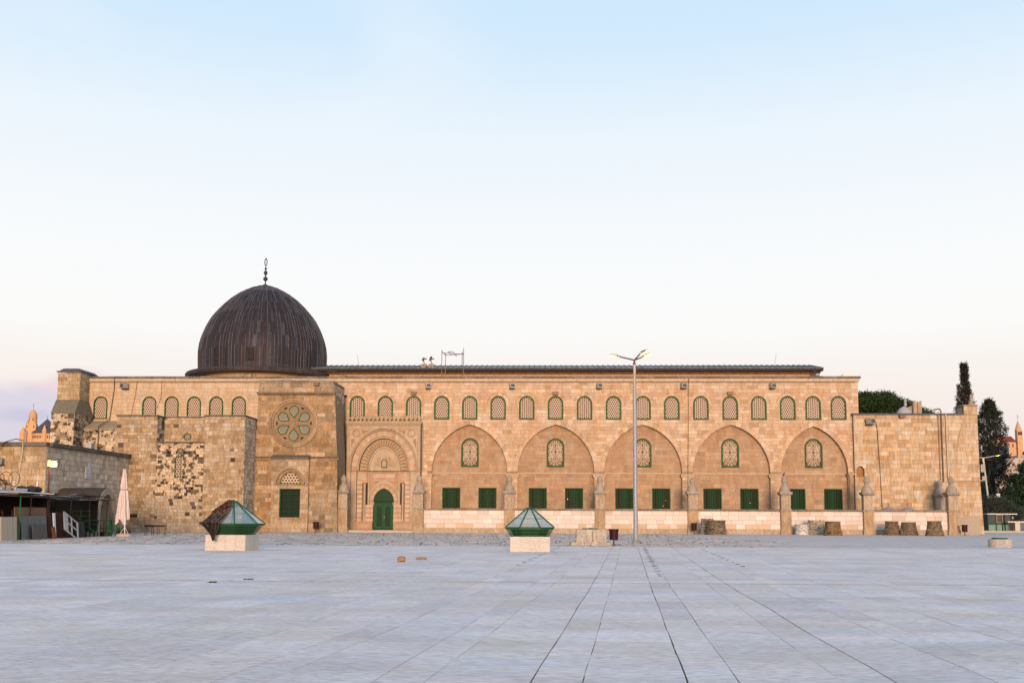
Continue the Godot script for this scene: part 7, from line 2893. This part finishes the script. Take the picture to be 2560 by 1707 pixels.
func make_far_town() -> void:
	rng.seed = 62
	# hills that carry the far buildings
	var hill := func(called: String, cx: float, cz: float, w: float, d: float, h: float) -> void:
		var b := MB.new()
		b.col = Color(0.16, 0.15, 0.11)
		var n := 18
		var pt := func(i: int, j: int) -> Vector3:
			var u := float(i) / n * 2.0 - 1.0
			var v := float(j) / n * 2.0 - 1.0
			var r := minf(sqrt(u * u + v * v), 1.0)
			return Vector3(cx + u * w, h * (0.5 + 0.5 * cos(PI * r)) - 1.0, cz + v * d)
		for i in n:
			for j in n:
				b.quad(pt.call(i, j + 1), pt.call(i + 1, j + 1), pt.call(i + 1, j), pt.call(i, j))
		structure(b, called, M.soil)
	hill.call("hill", 300.0, -590.0, 280.0, 260.0, 46.0)
	hill.call("hill", -380.0, -690.0, 260.0, 200.0, 54.0)
	# church with red roof and bell tower
	var stone := Color(0.66, 0.40, 0.24)  # pale stone, the low sun's orange mixed into the colour
	var root := thing("bell_tower_church", "far stone church in painted low-sun orange with a red roof and pointed bell tower", "church", Vector3(262, 30, -505))
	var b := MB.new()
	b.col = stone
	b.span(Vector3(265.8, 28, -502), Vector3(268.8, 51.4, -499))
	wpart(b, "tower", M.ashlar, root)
	b = MB.new()
	b.col = Color(0.60, 0.38, 0.25)
	b.lathe([Vector2(1.85, 51.4), Vector2(1.7, 51.8), Vector2(0.0, 57.4)], 8, Transform3D(Basis(Vector3.UP, TAU / 16), Vector3(267.3, 0, -501)), false)
	wpart(b, "spire", M.ashlar, root)
	b = MB.new()
	b.col = Color(0.2, 0.17, 0.16)
	b.tube(Vector3(267.3, 57.8, -501), Vector3(267.3, 60.2, -501), 0.13, 0.1, 5)
	b.tube(Vector3(266.7, 59.4, -501), Vector3(267.9, 59.4, -501), 0.1, 0.1, 5)
	wpart(b, "cross", M.metal, root)
	for x in [266.5, 267.3, 268.1]:
		b = MB.new()
		b.col = Color(0.09, 0.05, 0.035)
		b.prism(arch(x, 48.6, 50.2, 0.36, 0.4, 8), Transform3D.IDENTITY, -499.2, -498.9)
		wpart(b, "belfry_opening", M.dull, root)
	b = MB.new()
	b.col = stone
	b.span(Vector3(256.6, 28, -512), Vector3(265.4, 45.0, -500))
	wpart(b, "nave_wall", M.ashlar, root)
	b = MB.new()
	b.col = Color(0.30, 0.07, 0.045)
	b.prism(PackedVector2Array([Vector2(-499.4, 44.8), Vector2(-506, 48.4), Vector2(-512.6, 44.8)]), Transform3D(Basis(Vector3(0, 0, 1), Vector3(0, 1, 0), Vector3(-1, 0, 0)), Vector3.ZERO), -265.4, -256.4, true)
	wpart(b, "roof", M.lead_roof, root)
	for x in [258.5, 260.8, 263.1]:
		b = MB.new()
		b.col = Color(0.12, 0.07, 0.05)
		b.span(Vector3(x, 41.8, -500.1), Vector3(x + 0.8, 43.6, -499.9))
		wpart(b, "window", M.dull, root)
	# far town houses
	var houses := [[252.6, 256.3, 30, 47.9, -500, Color(0.64, 0.42, 0.27), "far orange block house beside the red-roofed church"], [233.0, 241.0, 10, 32.0, -440, Color(0.55, 0.46, 0.40), "far pale house below the red-roofed church"], [241.5, 250.0, 12, 33.5, -445, Color(0.50, 0.40, 0.36), "far greyish house stepping down from the church"], [222, 231, 4, 24.5, -420, Color(0.58, 0.47, 0.38), "far cream house on the lower slope of the town"], [231.4, 239.5, 4, 25.5, -418, Color(0.60, 0.44, 0.31), "far tan house on the lower slope of the town"], [210.5, 218.0, 2, 18.5, -400, Color(0.60, 0.52, 0.44), "far pale house low in the gap between the trees"], [218.5, 227.0, 2, 20.0, -398, Color(0.57, 0.42, 0.29), "far tan terrace house low in the gap between the trees"], [251.0, 259.0, 14, 36.0, -452, Color(0.46, 0.38, 0.36), "far dusky house right under the church nave"], [246.0, 252.4, 30, 41.0, -480, Color(0.10, 0.15, 0.26), "far house under a blue tarpaulin beside the orange block"]]
	for h in houses:
		root = thing("town_house", h[6], "house", Vector3((h[0] + h[1]) / 2, h[2], h[4]))
		b = MB.new()
		b.col = h[5]
		b.span(Vector3(h[0], h[2] - 3, h[4] - 8), Vector3(h[1], h[3], h[4]))
		wpart(b, "wall", M.ashlar, root)
		b = MB.new()
		b.col = Color(0.42, 0.39, 0.36)
		b.span(Vector3(h[0] - 0.2, h[3], h[4] - 8.2), Vector3(h[1] + 0.2, h[3] + 0.35, h[4] + 0.2))
		wpart(b, "roof", M.plain_stone, root)
		var x: float = h[0] + 1.0
		while x < h[1] - 1.5:
			for y in [2.4, 5.6]:
				b = MB.new()
				b.col = Color(0.07, 0.06, 0.06)
				b.span(Vector3(x, h[3] - y - 1.4, h[4] - 0.1), Vector3(x + 0.9, h[3] - y, h[4] + 0.06))
				wpart(b, "window", M.dull, root)
			x += 2.4
	# domed abbey on the far hill
	root = thing("abbey_church", "far abbey in painted low-sun orange with a helmet-domed tower and dark conical roof", "church", Vector3(-346, 45, -605))
	var sunlit_stone := Color(0.70, 0.41, 0.21)  # pale abbey stone with the orange of the low sun put into its colour
	var o := Vector3(-349.3, 0, -600)
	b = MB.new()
	b.col = sunlit_stone
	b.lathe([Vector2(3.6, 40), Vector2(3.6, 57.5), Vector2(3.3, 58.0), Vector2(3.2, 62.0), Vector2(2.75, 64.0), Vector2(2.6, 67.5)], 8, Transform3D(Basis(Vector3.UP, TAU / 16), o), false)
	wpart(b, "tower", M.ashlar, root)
	b = MB.new()
	b.col = Color(0.62, 0.38, 0.21)
	b.lathe([Vector2(2.8, 67.4), Vector2(2.75, 67.9), Vector2(2.55, 69.6), Vector2(2.05, 71.0), Vector2(1.2, 72.0), Vector2(0.5, 72.5), Vector2(0.25, 74.0), Vector2(0.0, 75.0)], 16, Transform3D(Basis.IDENTITY, o))
	wpart(b, "helmet_dome", M.ashlar, root)
	b = MB.new()
	b.col = Color(0.12, 0.10, 0.12)
	b.tube(o + Vector3(0, 74.5, 0), o + Vector3(0, 77.6, 0), 0.12, 0.08, 5)
	b.tube(o + Vector3(-0.5, 76.2, 0), o + Vector3(0.5, 76.2, 0), 0.09, 0.09, 5)
	b.tube(o + Vector3(8.6, 66.5, -3), o + Vector3(8.6, 69.2, -3), 0.12, 0.1, 5)
	b.tube(o + Vector3(8.1, 68.5, -3), o + Vector3(9.1, 68.5, -3), 0.1, 0.1, 5)
	wpart(b, "cross", M.metal, root)
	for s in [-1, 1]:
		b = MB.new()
		b.col = sunlit_stone
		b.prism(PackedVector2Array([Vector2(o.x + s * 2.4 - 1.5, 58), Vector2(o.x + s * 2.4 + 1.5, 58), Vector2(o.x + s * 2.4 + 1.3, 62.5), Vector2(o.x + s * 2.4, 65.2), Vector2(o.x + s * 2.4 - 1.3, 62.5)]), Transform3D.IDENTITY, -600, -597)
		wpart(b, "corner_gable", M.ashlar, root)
		b = MB.new()
		b.col = Color(0.14, 0.08, 0.06)
		b.prism(arch(o.x + s * 2.4, 60.2, 61.6, 0.4, 0.4, 8), Transform3D.IDENTITY, -597.05, -596.95)
		wpart(b, "gable_window", M.dull, root)
	for a in [-0.55, 0.45]:
		b = MB.new()
		b.col = Color(0.14, 0.08, 0.06)
		b.box(o + Vector3(sin(a) * 2.6, 66.0, cos(a) * 2.6), Vector3(0.6, 1.5, 0.3), Basis(Vector3.UP, a))
		wpart(b, "lantern_window", M.dull, root)
	var r := o + Vector3(8.6, 0, -3)
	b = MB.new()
	b.col = sunlit_stone
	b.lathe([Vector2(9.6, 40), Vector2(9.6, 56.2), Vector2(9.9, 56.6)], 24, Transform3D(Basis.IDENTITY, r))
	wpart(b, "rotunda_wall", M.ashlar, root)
	b = MB.new()
	b.col = Color(0.11, 0.10, 0.12)
	b.lathe([Vector2(10.2, 56.4), Vector2(5.0, 61.9), Vector2(0.0, 67.0)], 24, Transform3D(Basis.IDENTITY, r))
	wpart(b, "conical_roof", M.lead_roof, root)
	for i in 9:
		var a := -0.62 + i * 0.16
		b = MB.new()
		b.col = Color(0.10, 0.06, 0.045)
		b.box(r + Vector3(sin(a) * 9.6, 54.0, cos(a) * 9.6), Vector3(0.7, 1.9, 0.3), Basis(Vector3.UP, a))
		wpart(b, "rotunda_window", M.dull, root)
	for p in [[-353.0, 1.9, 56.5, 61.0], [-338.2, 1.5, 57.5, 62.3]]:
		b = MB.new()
		b.col = sunlit_stone
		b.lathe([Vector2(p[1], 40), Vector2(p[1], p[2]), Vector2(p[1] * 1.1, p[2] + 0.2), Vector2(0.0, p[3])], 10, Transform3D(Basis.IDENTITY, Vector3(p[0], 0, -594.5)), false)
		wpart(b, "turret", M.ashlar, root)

# ---------------------------------------------------------------- build
func _ready() -> void:
	# camera: eye height 1.35 m above the plaza, 94 m from the arcade wall, slightly shifted lens
	var cam := Camera3D.new()
	cam.name = "camera"
	cam.projection = Camera3D.PROJECTION_FRUSTUM
	cam.near = 0.5
	cam.far = 3000.0
	cam.size = 0.5 * 1707.0 / 2600.0
	cam.frustum_offset = Vector2(0.0, 0.5 * 0.06504)
	add_child(cam)
	cam.position = Vector3(0, 1.35, 94)
	cam.basis = Basis(Vector3.UP, deg_to_rad(1.87)) * Basis(Vector3.RIGHT, deg_to_rad(5.937)) * Basis(Vector3.BACK, deg_to_rad(0.24))
	cam.current = true
	# sky, and a wide soft warm glow of the sun low behind the camera
	var env := Environment.new()
	env.background_mode = Environment.BG_SKY
	env.sky = Sky.new()
	env.sky.sky_material = make_sky()
	env.background_energy_multiplier = 0.715
	env.tonemap_mode = Environment.TONE_MAPPER_LINEAR
	env.tonemap_exposure = 1.4
	env.sdfgi_enabled = true
	env.ssao_enabled = true
	env.ssil_enabled = true
	var we := WorldEnvironment.new()
	we.name = "world_environment"
	we.environment = env
	add_child(we)
	var sun := DirectionalLight3D.new()
	sun.name = "sun"
	sun.light_color = Color(1.0, 0.837, 0.69)
	sun.light_energy = 1.08
	sun.light_angular_distance = 16.0
	sun.shadow_enabled = true
	add_child(sun)
	sun.look_at_from_position(Vector3(5, 8.5, 70), Vector3.ZERO)
	blotch.seed = 77
	blotch.frequency = 0.12
	blotch.fractal_octaves = 3
	materials()
	make_ground()
	make_plaza()
	make_apron()
	make_mosque()
	make_rose_chapel()
	make_stepped_chapel()
	make_tower()
	make_low_building()
	make_annex()
	make_gateway()
	make_front_wall()
	make_far_town()
	make_trees()
	make_shed()
	var s1 := Vector3(-12.55, 0, 52.4)
	make_skylight("green glass skylight on a stone box with a rug thrown over it", s1, 1.62, 0.62, 1.16, 1.06, 1.92, 11, -0.06)
	make_rug(s1, 1.16, 1.06, 1.92)
	make_skylight("green glass skylight on a stone box with bare glass", Vector3(-0.64, 0, 52.1), 1.56, 0.60, 0.97, 0.96, 1.70, 6, 0.03)
	make_lamps()
	make_bin("dark litter bin on a post beside the square wellhead", Vector3(3.41, 0, 41.5), 0.76)
	make_bin("dark litter bin on a post beside the framed bay of the wheel-window chapel", Vector3(-19.34, 0, 6.5), 0.88)
	make_bin("dark litter bin on a post before the broken-finial pillar", Vector3(12.5, 0, 5.5), 0.92)
	make_bin("dark litter bin on a post at the corner of the annex", Vector3(35.1, 0, 5.2), 0.86)
	make_wellheads()
	make_fragments()
	make_parasol()
	make_bench()
	make_rocks()
	make_bird()
	make_fittings()
	make_kiosk()
